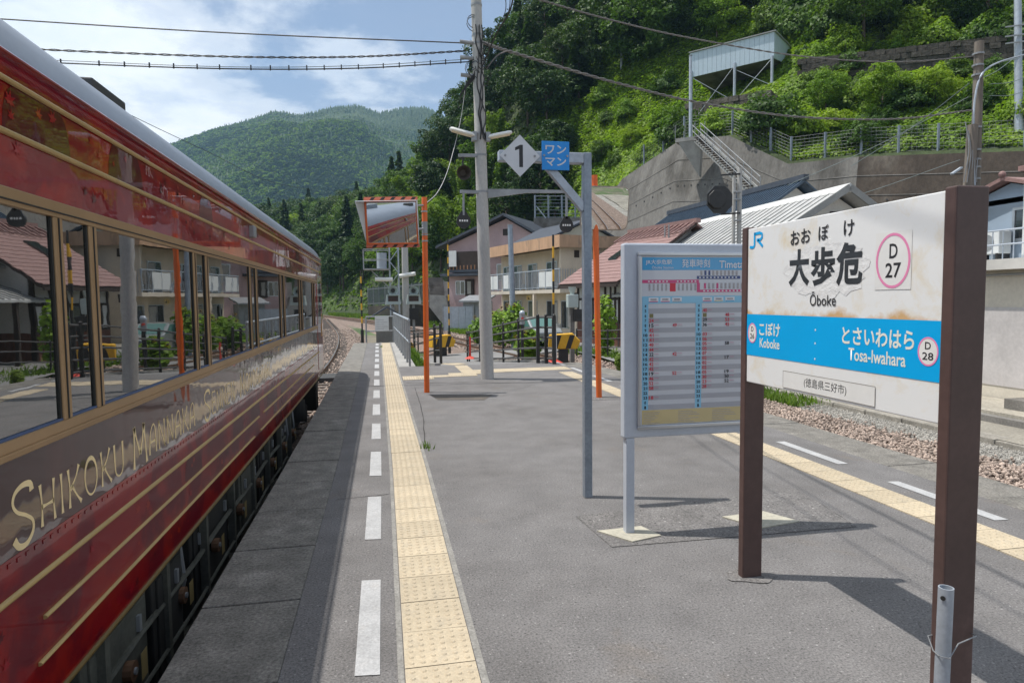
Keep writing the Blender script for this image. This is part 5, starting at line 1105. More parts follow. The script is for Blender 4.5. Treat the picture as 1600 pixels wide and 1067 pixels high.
for x in np.linspace(2.2, LW-.2, 6): MB().box(x-.07, x+.07, 1.95, 2.09, 0, 2.55).build('porch_post', M_TIMB, wh, local=True)
for k in range(4): win(wh, 2.6+2.6*k, 4.4+2.6*k, .6, 2.3, 0, 1, frame=M_TIMB, mullions=2)
for k in range(28): MB().box(.02+k*.07*6.5, .02+k*.07*6.5+.43, .0, .03, 0, .58).build('plank', M_PLANK, wh, local=True) if .02+k*.455 < LW-.45 else None
for q in (.35, .5): a_ = at(1183+q*20, 330, 24); MB().cyl((7.6+q*3, -.6, 4.7), (7.6+q*3, -.6, 6.1), .04, n=8).build('vent_pipe', M_STEEL, wh, local=True)
# ---- dark blue tiled house behind
bh = thing('blue_tile_house', 'house with dark blue tiled roof below the retaining wall', 'house', (17.9, 30.2, -0.95), math.atan2(1, -.07))
LT, DT, WT, RT = 12.4, 6.2, 6.1, 8.25
MB().box(0, LT, -DT, 0, 0, WT).build('wall', plainwall('wall_ochre', (0.36, 0.32, 0.26)), bh, local=True); gable_wall(bh, 0, -DT, 0, WT, -DT/2, RT-.15, M_WPL); gable_wall(bh, LT-.1, -DT, 0, WT, -DT/2, RT-.15, M_WPL)
br = slope(MB(), -.7, LT+.7, .8, WT-.45, -DT/2, RT, .1).build('roof', M_RBLUE, bh, local=True); slope(MB(), -.7, LT+.7, -DT-.8, WT-.45, -DT/2, RT, .1).build('rear_roof', M_RBLUE, bh, local=True)
for k in range(46): x = -.66+k*.302; MB().beam((x, .8, WT-.33), (x, -DT/2, RT+.12), .09, .06).build('tile_row', M_RBLUE, br, local=True)
MB().box(-.8, LT+.8, -DT/2-.16, -DT/2+.16, RT+.08, RT+.36).build('ridge', M_SLATE, br, local=True)
for k in range(16): MB().box(.1+k*.8, .3+k*.8, .2, .32, WT-.12, WT+.02).build('snow_guard', M_BLACK, br, local=True)
lo = slope(MB(), 9.5, 16.0, 2.6, 4.4, .8, 5.0, .1).build('lower_roof', M_RBLUE, bh, local=True); MB().box(9.8, 15.6, -2, 2.2, 0, 4.4).build('wing_wall', plainwall('wall_buff', (0.42, 0.38, 0.30)), bh, local=True)
# ---- beige building at the right with canopy; blue siding house behind it
bg_ = thing('beige_building', 'pale beige lineside building with flat canopy behind the nearer sign post', 'building', (13.1, 10.0, -0.7))
MB().box(13.1, 17.5, 4.0, 13.6, -0.9, 2.05).build('wall', plainwall('wall_palebeige', (0.60, 0.55, 0.46)), bg_)
MB().box(13.085, 13.1, 4.0, 13.61, -0.45, 1.25).build('lower_panel', plainwall('panel_grey', (0.52, 0.49, 0.475)), bg_)
MB().box(12.75, 17.8, 3.8, 13.9, 2.05, 2.27).build('canopy', pm('canopy_white', (0.56, 0.54, 0.50), .8, var=.15, vs=1.5), bg_)
MB().tube([(13.05, 4.2, 1.96), (13.05, 12.2, 1.95), (13.05, 12.6, 1.93), (13.05, 13.0, 1.96), (13.05, 13.5, 1.96)], .03).build('cable_duct', M_STEEL, bg_)
MB().tube([(12.75, 12.5, -.72), (12.75, 12.5, -.15), (12.80, 12.45, -.02), (12.86, 12.4, -.15), (12.86, 12.4, -.72)], .03).build('pipe_loop', plainwall('pipe_cream', (0.55, 0.46, 0.38)), bg_)
lg = thing('concrete_ledge', 'stained concrete ledge with stone step below the beige building', 'ledge', (12.0, 9.0, -1.0))
MB().box(11.5, 13.05, 4.0, 13.2, -1.05, -0.72).build('slab', pm('ledge_concrete', (0.36, 0.33, 0.27), .9, var=.25, vs=1.5, grain=.25, gs=20), lg); MB().box(11.3, 11.49, 4.0, 13.0, -1.05, -0.78).build('lip', M_CONCD, lg); MB().box(12.0, 12.7, 5.0, 10.6, -.715, -.52).build('step', M_CONCD, lg)
kl = thing('kerb_line', 'low mossy concrete kerb between the gravel strip and the yard', 'kerb', (10.1, 8, -1.0))
M_KERBL = pm('lineside_kerb', (0.27, 0.25, 0.215), .9, var=.3, vs=3, grain=.3, gs=30)
y = -8.0
while y < 17: MB().box(10.02+random.uniform(-.012, .012), 10.42, y+.01, y+.99, -1.1, -0.90+random.uniform(-.012, .012)).build('kerb_block', M_KERBL, kl, bevel=.015); y += 1.0
bs2 = thing('blue_house', 'blue-grey siding house rising over the flat canopy', 'house', (15.3, 9.0, -0.9))
MB().box(15.32, 22, 3.0, 13.1, -0.9, 4.5).build('wall', M_SIDE, bs2)
for k in range(10): MB().prism([(15.318, 2.98, 2.3+.205*k), (15.285, 2.98, 2.3+.205*k), (15.318, 2.98, 2.3+.205*(k+.98))], (0, 10.14, 0)).build('siding_board', M_SIDE, bs2); MB().prism([(15.3, 13.1, 2.3+.205*k), (15.3, 13.135, 2.3+.205*k), (15.3, 13.1, 2.3+.205*(k+.98))], (3, 0, 0)).build('siding_board', M_SIDE, bs2)
MB().box(15.2, 22.2, 2.8, 13.3, 4.5, 4.62).build('roof', M_RRED, bs2); MB().box(15.26, 15.34, 13.10, 13.18, 2.27, 4.5).build('corner_trim', M_BALW, bs2)
MB().box(16.6, 21, 13.1, 16.2, -0.9, 4.0).build('rear_wing', M_SIDE, bs2)
w_ = MB().box(16.55, 16.6, 13.6, 14.5, 3.0, 3.75).build('window', M_GLASS, bs2)
for (a, b, c, d) in ((13.53, 14.57, 3.75, 3.82), (13.53, 14.57, 2.93, 3.0), (13.53, 13.6, 3.0, 3.75), (14.5, 14.57, 3.0, 3.75), (14.02, 14.07, 3.0, 3.75)): MB().box(16.52, 16.61, a, b, c, d).build('frame', M_ALU, w_)
MB().prism([(16.6, 13.1, 4.0), (16.6, 16.3, 4.0), (16.6, 14.7, 4.5)], (4, 0, 0)).build('wing_gable', M_SIDE, bs2)
for ya, yb in ((12.85, 14.7), (16.55, 14.7)): MB().prism([(16.3, ya, 3.98), (16.3, ya, 4.08), (16.3, yb, 4.66), (16.3, yb, 4.56)], (4.6, 0, 0)).build('wing_roof', M_RRED, bs2); MB().box(16.1, 16.3, 12.8, 16.6, 3.92, 4.03).build('wing_eave', M_RRED, bs2)
MB().ball((16.3, 14.7, 4.72), .09).build('ridge_ornament', M_RRED, bs2)
for z in (2.75, 3.1): MB().cyl((15.0, 12.6, z), (15.0, 14.9, z), .025, n=6).build('balcony_rail', M_GALV, bs2)
for k in range(9): MB().cyl((15.0, 12.6+.28*k, 2.35), (15.0, 12.6+.28*k, 3.1), .015, n=6).build('baluster', M_GALV, bs2)
MB().box(14.9, 16.6, 12.5, 15.0, 2.28, 2.36).build('balcony_floor', M_BALW, bs2)
for px, py, d, lab in ((1551, 383, 17.6, 'white air conditioner unit standing on the canopy'), (1548, 352, 19.5, 'round-fan air conditioner unit behind the balcony rail')):
    c_ = at(px, py, d); ac = thing('air_conditioner', lab, 'air conditioner', (c_.x, c_.y, c_.z-.35))
    MB().box(c_.x-.2, c_.x+.2, c_.y-.36, c_.y+.36, c_.z-.25, c_.z+.35).build('case', M_BALW, ac, bevel=.02); MB().cyl((c_.x-.205, c_.y, c_.z+.05), (c_.x-.215, c_.y, c_.z+.05), .22, n=18).build('fan_grille', M_STEEL, ac)
    for s_ in (-.3, .3): MB().box(c_.x-.2, c_.x+.2, c_.y+s_-.03, c_.y+s_+.03, c_.z-.40, c_.z-.25).build('foot', M_BLACK, ac)
# ---- parked car and garden odds and ends near the crossing
cp_ = at(836, 514, 33); car = thing('parked_car', 'pale green windowed car half hidden behind the ramp fence', 'car', (cp_.x, cp_.y, -.85), math.atan2(.97, -.2))
prof = [(-1.7, .35), (-1.72, .75), (-1.5, .95), (-1.05, 1.02), (-.55, 1.48), (.75, 1.50), (1.35, 1.02), (1.66, .92), (1.72, .6), (1.70, .35)]
MB().prism([(x, -.72, z) for x, z in prof], (0, 1.44, 0)).build('body', pm('car_silver', (0.3, 0.32, 0.32), .3, metal=.4, var=.03, coat=.6), car, local=True, bevel=.05)
for y, d in ((-.725, -.004), (.725, .004)): MB().poly([(-.92, y, 1.04), (-.5, y, 1.42), (.72, y, 1.44), (1.15, y, 1.04)]).build('window', pm('car_glass', (0.10, 0.22, 0.20), .06, var=0), car, local=True)
MB().poly([(-1.06, -.6, 1.035), (-.585, -.58, 1.46), (-.585, .58, 1.46), (-1.06, .6, 1.035)]).build('rear_window', MATS['car_glass'], car, local=True)
for x in (-1.05, 1.05):
    for y in (-.66, .66): wl = MB().cyl((x, y-.09, .3), (x, y+.09, .3), .3, n=18).build('wheel', M_BLACK, car, local=True); MB().cyl((x, y-.10, .3), (x, y+.10, .3), .17, n=12).build('rim', M_GALV, wl, local=True)
# ================================================================ hillside terrain
FOOT = np.array([(100, -25, 10, 110, .70), (62, 12, 10, 110, .70), (38.9, 33.7, 10.2, 110, .72), (32.6, 40.2, 11.0, 110, .74), (29.6, 43.8, 11.2, 110, .76), (27.5, 48.5, 14.2, 110, .78), (25.5, 53.0, 14.9, 112, .80), (22.7, 59.6, 12.6, 115, 1.0),
                 (19.5, 68, 8.0, 170, 1.7), (15.0, 74.5, 3.0, 145, 1.95), (9, 80, 1.0, 122, 2.1), (4.8, 88, 0.0, 115, 2.3), (1, 98, -1, 105, 2.3), (-5, 112, -1, 66, 1.9), (-14, 132, -1.2, 40, 1.2), (-32, 160, -1.2, 34, 1.0), (-80, 215, -1.2, 30, .9)], float)
_ph = np.random.RandomState(2).uniform(0, 6.28, (40,)); _dr = np.random.RandomState(3).uniform(0, 6.28, (40,))
def fbm(x, y, f0, octs=4):
    s_ = 0; a = 1.0; f = f0; k = 0
    for o in range(octs):
        for j in range(3):
            d = _dr[(o*7+j*3) % 40]; s_ = s_ + a*np.sin((x*np.cos(d)+y*np.sin(d))*f+_ph[(o*5+j) % 40]+1.3*np.sin((x*np.sin(d)-y*np.cos(d))*f*.7+_ph[(o*3+j+9) % 40]))
        a *= .5; f *= 2.1
    return s_/3
def foot_sd(x, y):
    """signed distance to the foot line (positive uphill), interpolated base and cap heights"""
    x = np.asarray(x, float); y = np.asarray(y, float); best = np.full(x.shape, 1e9); sd = np.zeros(x.shape); b = np.zeros(x.shape); c = np.zeros(x.shape); g_ = np.zeros(x.shape)
    for i in range(len(FOOT)-1):
        p, q = FOOT[i], FOOT[i+1]; d = q[:2]-p[:2]; l2 = d@d
        t = np.clip(((x-p[0])*d[0]+(y-p[1])*d[1])/l2, 0, 1); ex = x-(p[0]+t*d[0]); ey = y-(p[1]+t*d[1]); ds = np.hypot(ex, ey)
        side = np.sign(d[1]*ex-d[0]*ey)       # right of the direction of travel = uphill
        m_ = ds < best; best = np.where(m_, ds, best); sd = np.where(m_, ds*side, sd); b = np.where(m_, p[2]+t*(q[2]-p[2]), b); c = np.where(m_, p[3]+t*(q[3]-p[3]), c); g_ = np.where(m_, p[4]+t*(q[4]-p[4]), g_)
    return sd, b, c, g_
def hill(x, y):
    sd, b, c, g_ = foot_sd(x, y); s_ = np.maximum(sd, 0)
    z = b+(c-b)*(1-np.exp(-g_*s_/(c-b)))
    z = z+fbm(np.asarray(x), np.asarray(y), .09, 3)*np.clip(s_/10, 0, 1)*1.1
    z = z-1.6*np.exp(-((np.asarray(x)-34)**2+(np.asarray(y)-57)**2)/60.0)*np.clip(s_/5, 0, 1)
    return np.where(sd >= 0, z, -1.5), sd
def hit(px, py, d0=44.0, d1=200.0):
    """where the sight line through a photo point meets the slope"""
    D = np.arange(d0, d1, .5); q = at(px, py, 1.0)-Vector((0, 0, CAM_H)); X, Y, Z = q.x*D, q.y*D, CAM_H+q.z*D
    H_, sd = hill(X, Y); ok = np.nonzero((H_ > Z) & (sd > 0))[0]; i = ok[0] if len(ok) else len(D)-1
    return Vector((X[i], Y[i], H_[i])), D[i]
M_HILL = pm('hill_ground', (0.045, 0.065, 0.022), 0.95, var=0.35, vs=0.12, grain=0.3, gs=2.0, bump=0.25, bs=1.2)
def hill_mesh():
    V = []; F = []; ns = 46; ss = np.concatenate([np.linspace(0, 60, 31), np.linspace(65, 170, 15)])
    # sweep outward from the foot line along smoothed normals
    P = []; 
    for i in range(len(FOOT)-1):
        for t in np.linspace(0, 1, 7)[:-1]: P.append(FOOT[i]+(FOOT[i+1]-FOOT[i])*t)
    P.append(FOOT[-1]); P = np.array(P); n = len(P)
    T_ = np.gradient(P[:, :2], axis=0)
    for _ in range(14): T_[1:-1] = (T_[:-2]+T_[1:-1]*2+T_[2:])/4
    T_ /= np.linalg.norm(T_, axis=1)[:, None]; Nn = np.stack([T_[:, 1], -T_[:, 0]], 1)
    for i in range(n):
        for s_ in ss:
            x, y = P[i, 0]+Nn[i, 0]*s_, P[i, 1]+Nn[i, 1]*s_; b, c = P[i, 2], P[i, 3]
            z = b if s_ == 0 else float(hill(np.array([x]), np.array([y]))[0][0])
            V.append((x, y, z))
    k = len(ss)
    for i in range(n-1):
        for j in range(k-1): F.append((i*k+j, i*k+j+1, (i+1)*k+j+1, (i+1)*k+j))
    return npmesh('hillside', V, F, M_HILL, True)
tag(link('hillside', hill_mesh()), kind='structure')

def campx(P):
    v = np.asarray(P, float)-np.array([0, 0, CAM_H]); z = v@cf; a = FPX*(v@cr)/z; b = -FPX*(v@cu)/z
    return 800+a*cc+b*cs, 533.5-a*cs+b*cc, z
# ================================================================ foliage prototypes
PROTO = bpy.data.collections.new('plant_prototypes')
def leaf_quads(C_, Nrm, size, rs, elong=1.5):
    """diamond leaf clumps at points C_ facing roughly Nrm"""
    n = len(C_); a = rs.normal(size=(n, 3)); a -= (a*Nrm).sum(1)[:, None]*Nrm; a /= np.linalg.norm(a, axis=1)[:, None]; b = np.cross(Nrm, a)
    s_ = (size*rs.uniform(.6, 1.4, n))[:, None] if np.isscalar(size) else (size*rs.uniform(.6, 1.4, n))[:, None]
    dip = Nrm*s_*.25
    V = np.stack([C_-a*s_*elong*.5-dip, C_+b*s_*.5, C_+a*s_*elong*.5-dip, C_-b*s_*.5], 1).reshape(-1, 3)
    return V, np.arange(4*n).reshape(-1, 4)
def unit(v): return v/np.linalg.norm(v, axis=1)[:, None]
def crown_broad(seed, h, r, nclump=46, nleaf=95, leaf=.30, top=0.5):
    rs = np.random.RandomState(seed); C_ = []; Nn = []
    d = unit(rs.normal(size=(nclump, 3))); rad = rs.uniform(.45, 1.0, nclump)**.6
    cc_ = d*rad[:, None]*np.array([r, r, h*.36])+np.array([0, 0, h*.60]); cc_[:, 2] = np.maximum(cc_[:, 2], h*.22)
    cr_ = rs.uniform(.22, .38, nclump)*r
    for c_, q in zip(cc_, cr_):
        dd = unit(rs.normal(size=(nleaf, 3))); dd[:, 2] = np.where(dd[:, 2] < -.3, -dd[:, 2], dd[:, 2]); rr_ = rs.uniform(.75, 1.08, nleaf)
        C_.append(c_+dd*rr_[:, None]*q*np.array([1, 1, .75])); Nn.append(unit(dd+rs.normal(size=(nleaf, 3))*.45+np.array([0, 0, .35])))
    return leaf_quads(np.concatenate(C_), np.concatenate(Nn), leaf, rs)
def crown_cedar(seed, h, r, nlay=26, leaf=.34):
    rs = np.random.RandomState(seed); C_ = []; Nn = []
    for i in range(nlay):
        t = i/(nlay-1); z = h*(.16+.84*t); R_ = r*(1-t)**.8*rs.uniform(.8, 1.1)+.12; nb = int(7+6*(1-t))
        for k in range(nb):
            a = rs.uniform(0, 6.28); L_ = R_*rs.uniform(.65, 1.12); m_ = int(10+16*(1-t))
            u_ = rs.uniform(.15, 1, m_)**.7; x = np.cos(a)*L_*u_; y = np.sin(a)*L_*u_; zz_ = z-.28*L_*u_**1.5+rs.normal(size=m_)*.14
            w_ = rs.normal(size=m_)*.22*(1.2-u_); C_.append(np.stack([x-np.sin(a)*w_, y+np.cos(a)*w_, zz_], 1)); Nn.append(unit(np.stack([np.cos(a)*.5+rs.normal(size=m_)*.35, np.sin(a)*.5+rs.normal(size=m_)*.35, np.full(m_, .9)], 1)))
    return leaf_quads(np.concatenate(C_), np.concatenate(Nn), leaf, rs, 1.8)
def crown_bamboo(seed, h, r):
    rs = np.random.RandomState(seed); C_ = []; Nn = []
    for k in range(15):
        a = rs.uniform(0, 6.28); base = np.array([math.cos(a), math.sin(a), 0])*r*rs.uniform(0, .55); lean = np.array([math.cos(a+rs.normal()*.6), math.sin(a+rs.normal()*.6), 0]); hh = h*rs.uniform(.72, 1.05)
        m_ = 380; t = rs.uniform(.25, 1.0, m_); c_ = base+np.outer(t**2.4*r*.75, lean)+np.outer(t-.16*t**5, [0, 0, hh])
        w_ = (.75-.55*np.abs(t-.6))*r*.36; d = unit(rs.normal(size=(m_, 3))); C_.append(c_+d*w_[:, None]*rs.uniform(.3, 1, (m_, 1))-np.array([0, 0, .12])); Nn.append(unit(d*.7+np.array([0, 0, .6])+rs.normal(size=(m_, 3))*.3))
    return leaf_quads(np.concatenate(C_), np.concatenate(Nn), .20, rs, 2.6)
def crown_shrub(seed, h, r, n=1500, leaf=.19):
    rs = np.random.RandomState(seed); d = unit(rs.normal(size=(n, 3))); d[:, 2] = np.abs(d[:, 2]); lump = 1+.22*np.sin(5*d[:, 0]+seed)*np.cos(4*d[:, 1]-seed)+.12*np.sin(11*d[:, 2]+7*d[:, 0])
    C_ = d*lump[:, None]*rs.uniform(.72, 1.05, (n, 1))*np.array([r, r, h]); return leaf_quads(C_, unit(d+rs.normal(size=(n, 3))*.5+np.array([0, 0, .3])), leaf, rs)
def trunk_mesh(h, r, top, lean=0.0, limbs=True, seed=0):
    m = MB(); rs = random.Random(seed); m.cyl((0, 0, -1.0), (lean*.5, 0, h*.5), r, r*.7, n=8); m.cyl((lean*.5, 0, h*.5), (lean, 0, top), r*.7, r*.2, n=8)
    if limbs:
        for k in range(6):
            a = rs.uniform(0, 6.28); z = h*rs.uniform(.30, .6); m.cyl((lean*.4, 0, z), (math.cos(a)*h*.24, math.sin(a)*h*.24, z+h*.2), r*.35, r*.1, n=6)
    return m.mesh('trunk', M_BARK, smooth=True)
KIND = {}
def proto(key, crowns, mat, trunk):
    KIND[key] = [(npmesh('crown', *cv, mat), trunk) for cv in crowns]
proto('broad', [crown_broad(s_, 10, 4.2, nclump=56, nleaf=120, leaf=.24) for s_ in (1, 2, 3)], M_LEAF, trunk_mesh(10, .22, 7.5, .3, True, 1))
proto('broadb', [crown_broad(s_, 9, 3.8, nclump=60, nleaf=130, leaf=.21) for s_ in (4, 5)], M_LEAFB, trunk_mesh(9, .2, 6.5, .3, True, 2))
proto('broadd', [crown_broad(s_, 11, 4.4, nclump=56, nleaf=120, leaf=.25) for s_ in (6, 7)], M_LEAFD, trunk_mesh(11, .24, 8.0, .3, True, 3))
proto('cedar', [crown_cedar(s_, 14, 2.9) for s_ in (1, 2, 3)], M_LEAFD, trunk_mesh(14, .22, 13.5, 0, False, 4))
proto('bamboo', [crown_bamboo(s_, 11, 3.6) for s_ in (1, 2)], M_LEAFBAM, trunk_mesh(11, .07, 8, .3, False, 5))
proto('shrub', [crown_shrub(s_, 1.7, 1.5, 3200, .13) for s_ in (1, 2)], M_LEAFB, trunk_mesh(1.2, .06, 1.0, 0, True, 6))
proto('shrubd', [crown_shrub(s_, 1.7, 1.5, 3200, .13) for s_ in (3, 4)], M_LEAF, trunk_mesh(1.2, .06, 1.0, 0, True, 7))
rngT = random.Random(21)
MARKS = [('concrete utility pole top', 745, 60), ('twin pole lamps', 750, 208), ('square mirror', 605, 330), ('diamond 1 sign', 812, 244), ('pink house roof', 800, 345), ('train front', 505, 440), ('guard fence', 880, 320), ('stilt shed', 1165, 90), ('landing of the steel stair', 1080, 215), ('retaining wall peak', 1140, 212), ('octagonal signal', 1125, 312), ('terrace wall middle', 1420, 95), ('terrace wall left end', 1260, 108), ('wooden poles', 1522, 130), ('steel pole at the picture edge', 1590, 120), ('wall crest fence', 1400, 225), ('round-cornered mirror', 945, 325), ('signal mast', 615, 400)]
ORD = ['nearest', 'second', 'third', 'fourth', 'fifth', 'sixth', 'seventh', 'eighth', 'ninth', 'tenth', 'eleventh', 'twelfth', 'thirteenth', 'fourteenth', 'fifteenth', 'sixteenth', 'seventeenth', 'eighteenth', 'nineteenth', 'twentieth']
PENDING = []
def place_labels():
    by = {}
    for o, base, px, py in PENDING:
        nm, mx, my = min(MARKS, key=lambda m_: math.hypot(px-m_[1], py-m_[2])); dx, dy = px-mx, py-my
        w_ = ('above' if dy < 0 else 'below') if abs(dy) > abs(dx) else ('left of' if dx < 0 else 'right of'); by.setdefault((base, nm, w_), []).append((math.hypot(dx, dy), o))
    for (base, nm, w_), l_ in by.items():
        l_.sort(key=lambda q: q[0])
        for i, (_, o) in enumerate(l_): o['label'] = ('%s %s the %s' % (base, w_, nm)) if len(l_) == 1 else ('%s %s the %s, %s to it' % (base, w_, nm, ORD[0] if i == 0 else ORD[min(i, 19)]+' closest'))
def tree(name, kind, p, sc, label, group, cat='tree'):
    me, tr = rngT.choice(KIND[kind]); r_ = thing(name, label, cat, p, rngT.uniform(0, 6.28), group); r_.scale = (sc*rngT.uniform(.88, 1.12),)*2 + (sc*rngT.uniform(.9, 1.12),)
    link('trunk', tr, r_); link('crown', me, r_)
    if group: q = campx((p[0], p[1], p[2]+(1.2 if kind[:5] == 'shrub' else 6)*sc)); PENDING.append((r_, label, float(q[0]), float(q[1])))
    return r_
# ---- forest: nearest trees are things, the rest is one mass
LAB = {'broad': ('broadleaf_tree', 'mid green broadleaf tree'), 'broadd': ('broadleaf_tree', 'dark green broadleaf tree'), 'cedar': ('cedar_tree', 'dark pointed cedar'), 'bamboo': ('bamboo_clump', 'feathery bamboo clump'), 'broadb': ('broadleaf_tree', 'light green leafy tree')}
rs = np.random.RandomState(12); cand = []
xs = rs.uniform(-75, 95, 9000); ysr = rs.uniform(30, 235, 9000); zs, sds = hill(xs, ysr)
def kind_at(px, py, s_):
    u = rs.uniform()
    if px < 640: return ('broadb' if u < .07 else 'broad' if u < .40 else 'broadd' if u < .80 else 'cedar')
    if px < 860 and 205 < py < 420: return 'bamboo' if u < .68 else ('broadb' if u < .80 else 'broad' if u < .85 else 'broadd')
    return 'cedar' if u < .38 else ('broadd' if u < .80 else 'broad')
pts = []
for x, y, z, s_ in zip(xs, ysr, zs, sds):
    if s_ < 2.0: continue
    px, py, d = campx((x, y, z+5))
    if d < 40 or not (250 < px < 1100) or py > 520: continue
    # the open slope on the right stays free of tall trees
    if px > 905 and py > 95-(px-905)*.42: continue
    if px > 870 and z < 24: continue
    pts.append((d, x, y, z, px, py, s_))
pts.sort(); keep = []; cell = {}
for p in pts:
    sp = 3.5 if p[0] < 110 else 4.6
    key = (int(p[1]//sp), int(p[2]//sp))
    if any(math.hypot(p[1]-q[1], p[2]-q[2]) < sp for i in (-1, 0, 1) for j in (-1, 0, 1) for q in cell.get((key[0]+i, key[1]+j), ())): continue
    cell.setdefault(key, []).append(p); keep.append(p)
near, far = [], []
for p in keep: (near if (len(near) < 90 and p[4] < 905) else far).append(p)
for d, x, y, z, px, py, s_ in near:
    k = kind_at(px, py, s_); nm, lab = LAB[k]; tree(nm, k, (x, y, z-.3), rs.uniform(.62, .95), lab, 'trees of the wooded slope: '+k)
def gn_scatter(name, P, kinds, scl, rot, label, mats=None):
    """uncountable mass: one object, prototypes instanced on its points"""
    me = bpy.data.meshes.new(name); me.vertices.add(len(P)); me.vertices.foreach_set('co', np.asarray(P, np.float32).ravel())
    for nm, arr, ty in (('scl', scl, 'FLOAT'), ('rot', rot, 'FLOAT'), ('kid', kinds, 'INT')):
        at_ = me.attributes.new(nm, ty, 'POINT'); at_.data.foreach_set('value', np.asarray(arr, np.float32 if ty == 'FLOAT' else np.int32))
    o = link(name, me); col_ = bpy.data.collections.new(name+'_kinds')
    for i, m_ in enumerate(mats): po_ = bpy.data.objects.new('%02d_plant' % i, m_); col_.objects.link(po_)
    g = bpy.data.node_groups.new(name, 'GeometryNodeTree'); g.interface.new_socket('Geometry', in_out='INPUT', socket_type='NodeSocketGeometry'); g.interface.new_socket('Geometry', in_out='OUTPUT', socket_type='NodeSocketGeometry')
    gi = g.nodes.new('NodeGroupInput'); go = g.nodes.new('NodeGroupOutput'); ci = g.nodes.new('GeometryNodeCollectionInfo'); ci.inputs[0].default_value = col_; ci.inputs['Separate Children'].default_value = True; ci.inputs['Reset Children'].default_value = True
    ip = g.nodes.new('GeometryNodeInstanceOnPoints'); ip.inputs['Pick Instance'].default_value = True
    def named(nm, ty):
        n_ = g.nodes.new('GeometryNodeInputNamedAttribute'); n_.data_type = ty; n_.inputs[0].default_value = nm; return n_.outputs[0]
    cx_ = g.nodes.new('ShaderNodeCombineXYZ'); g.links.new(named('rot', 'FLOAT'), cx_.inputs[2])
    g.links.new(gi.outputs[0], ip.inputs['Points']); g.links.new(ci.outputs[0], ip.inputs['Instance']); g.links.new(named('kid', 'INT'), ip.inputs['Instance Index']); g.links.new(cx_.outputs[0], ip.inputs['Rotation']); g.links.new(named('scl', 'FLOAT'), ip.inputs['Scale']); g.links.new(ip.outputs[0], go.inputs[0])
    md = o.modifiers.new('scatter', 'NODES'); md.node_group = g
    return tag(o, label, 'forest', kind='stuff')
fm = [KIND['broad'][0][0], KIND['broad'][1][0], KIND['broadd'][0][0], KIND['broadd'][1][0], KIND['cedar'][0][0], KIND['cedar'][1][0], KIND['bamboo'][0][0], KIND['bamboo'][1][0], KIND['broadb'][0][0]]
kidx = {'broad': (0, 1), 'broadd': (2, 3), 'cedar': (4, 5), 'bamboo': (6, 7), 'broadb': (8, 8)}
fk = [rs.choice(kidx[kind_at(p[4], p[5], p[6])]) for p in far]
gn_scatter('forest', [(p[1], p[2], p[3]-.3) for p in far], fk, rs.uniform(.7, 1.15, len(far)), rs.uniform(0, 6.28, len(far)), 'dense dark green forest covering the upper slope and ridge', fm)
# ---- middle ridge and far mountain
def ridge_field(name, x0, x1, y0, y1, nx, ny, fn, mat):
    X, Y = np.meshgrid(np.linspace(x0, x1, nx), np.linspace(y0, y1, ny)); Z = fn(X, Y); V = np.stack([X, Y, Z], -1).reshape(-1, 3)
    i, j = np.meshgrid(np.arange(nx-1), np.arange(ny-1)); q = (j*nx+i).ravel(); F = np.stack([q, q+1, q+nx+1, q+nx], 1)
    return tag(link(name, npmesh(name, V, F, mat, True)), kind='structure')
def mid(X, Y):
    t = (X+75)/60.0; crest = 20+30*np.exp(-((X+110)/55)**2)+8*np.exp(-((X+20)/30)**2); s_ = np.clip((Y-235+.25*X)/120, 0, 1.6)
    return -2+crest*np.minimum(1, 1-(1-np.minimum(s_, 1))**1.6)+fbm(X, Y, .03, 3)*3.0*np.minimum(s_*3, 1)
ridge_field('hill', -260, 60, 190, 430, 70, 55, mid, M_HILL)
SIL = [(-100, 330), (60, 300), (150, 262), (265, 219), (330, 196), (380, 184), (430, 168), (470, 174), (520, 162), (560, 159), (592, 171), (625, 164), (665, 162), (720, 190), (800, 240), (900, 300)]
bear = [math.atan2(*(at(px, py, 1.0).xy)) for px, py in SIL]; elev = [(at(px, py, 1.0).z-CAM_H)/at(px, py, 1.0).xy.length for px, py in SIL]
RD = 1250.0
def mount(X, Y):
    rad = np.hypot(X, Y); az = np.arctan2(X, Y); e = np.interp(az, bear, elev, left=.10, right=.10); t = np.clip((rad-480)/(RD-480), 0, 1.25)
    spur = fbm(X, Y, .0075, 4)
    prof = np.where(t < 1, t**1.15, 1-(t-1)*1.2)
    return -10+e*RD*prof*(1+.22*spur*np.clip(t*(.93-t)*4.5, 0, 1))
M_MTN = pm('mountain_ground', (0.035, 0.065, 0.028), 0.95, var=0.3, vs=0.01, col2=(0.075, 0.12, 0.04), c2s=0.006, c2lo=0.52, c2hi=0.62)
ridge_field('mountain', -1150, 420, 430, 1500, 160, 110, mount, M_MTN)
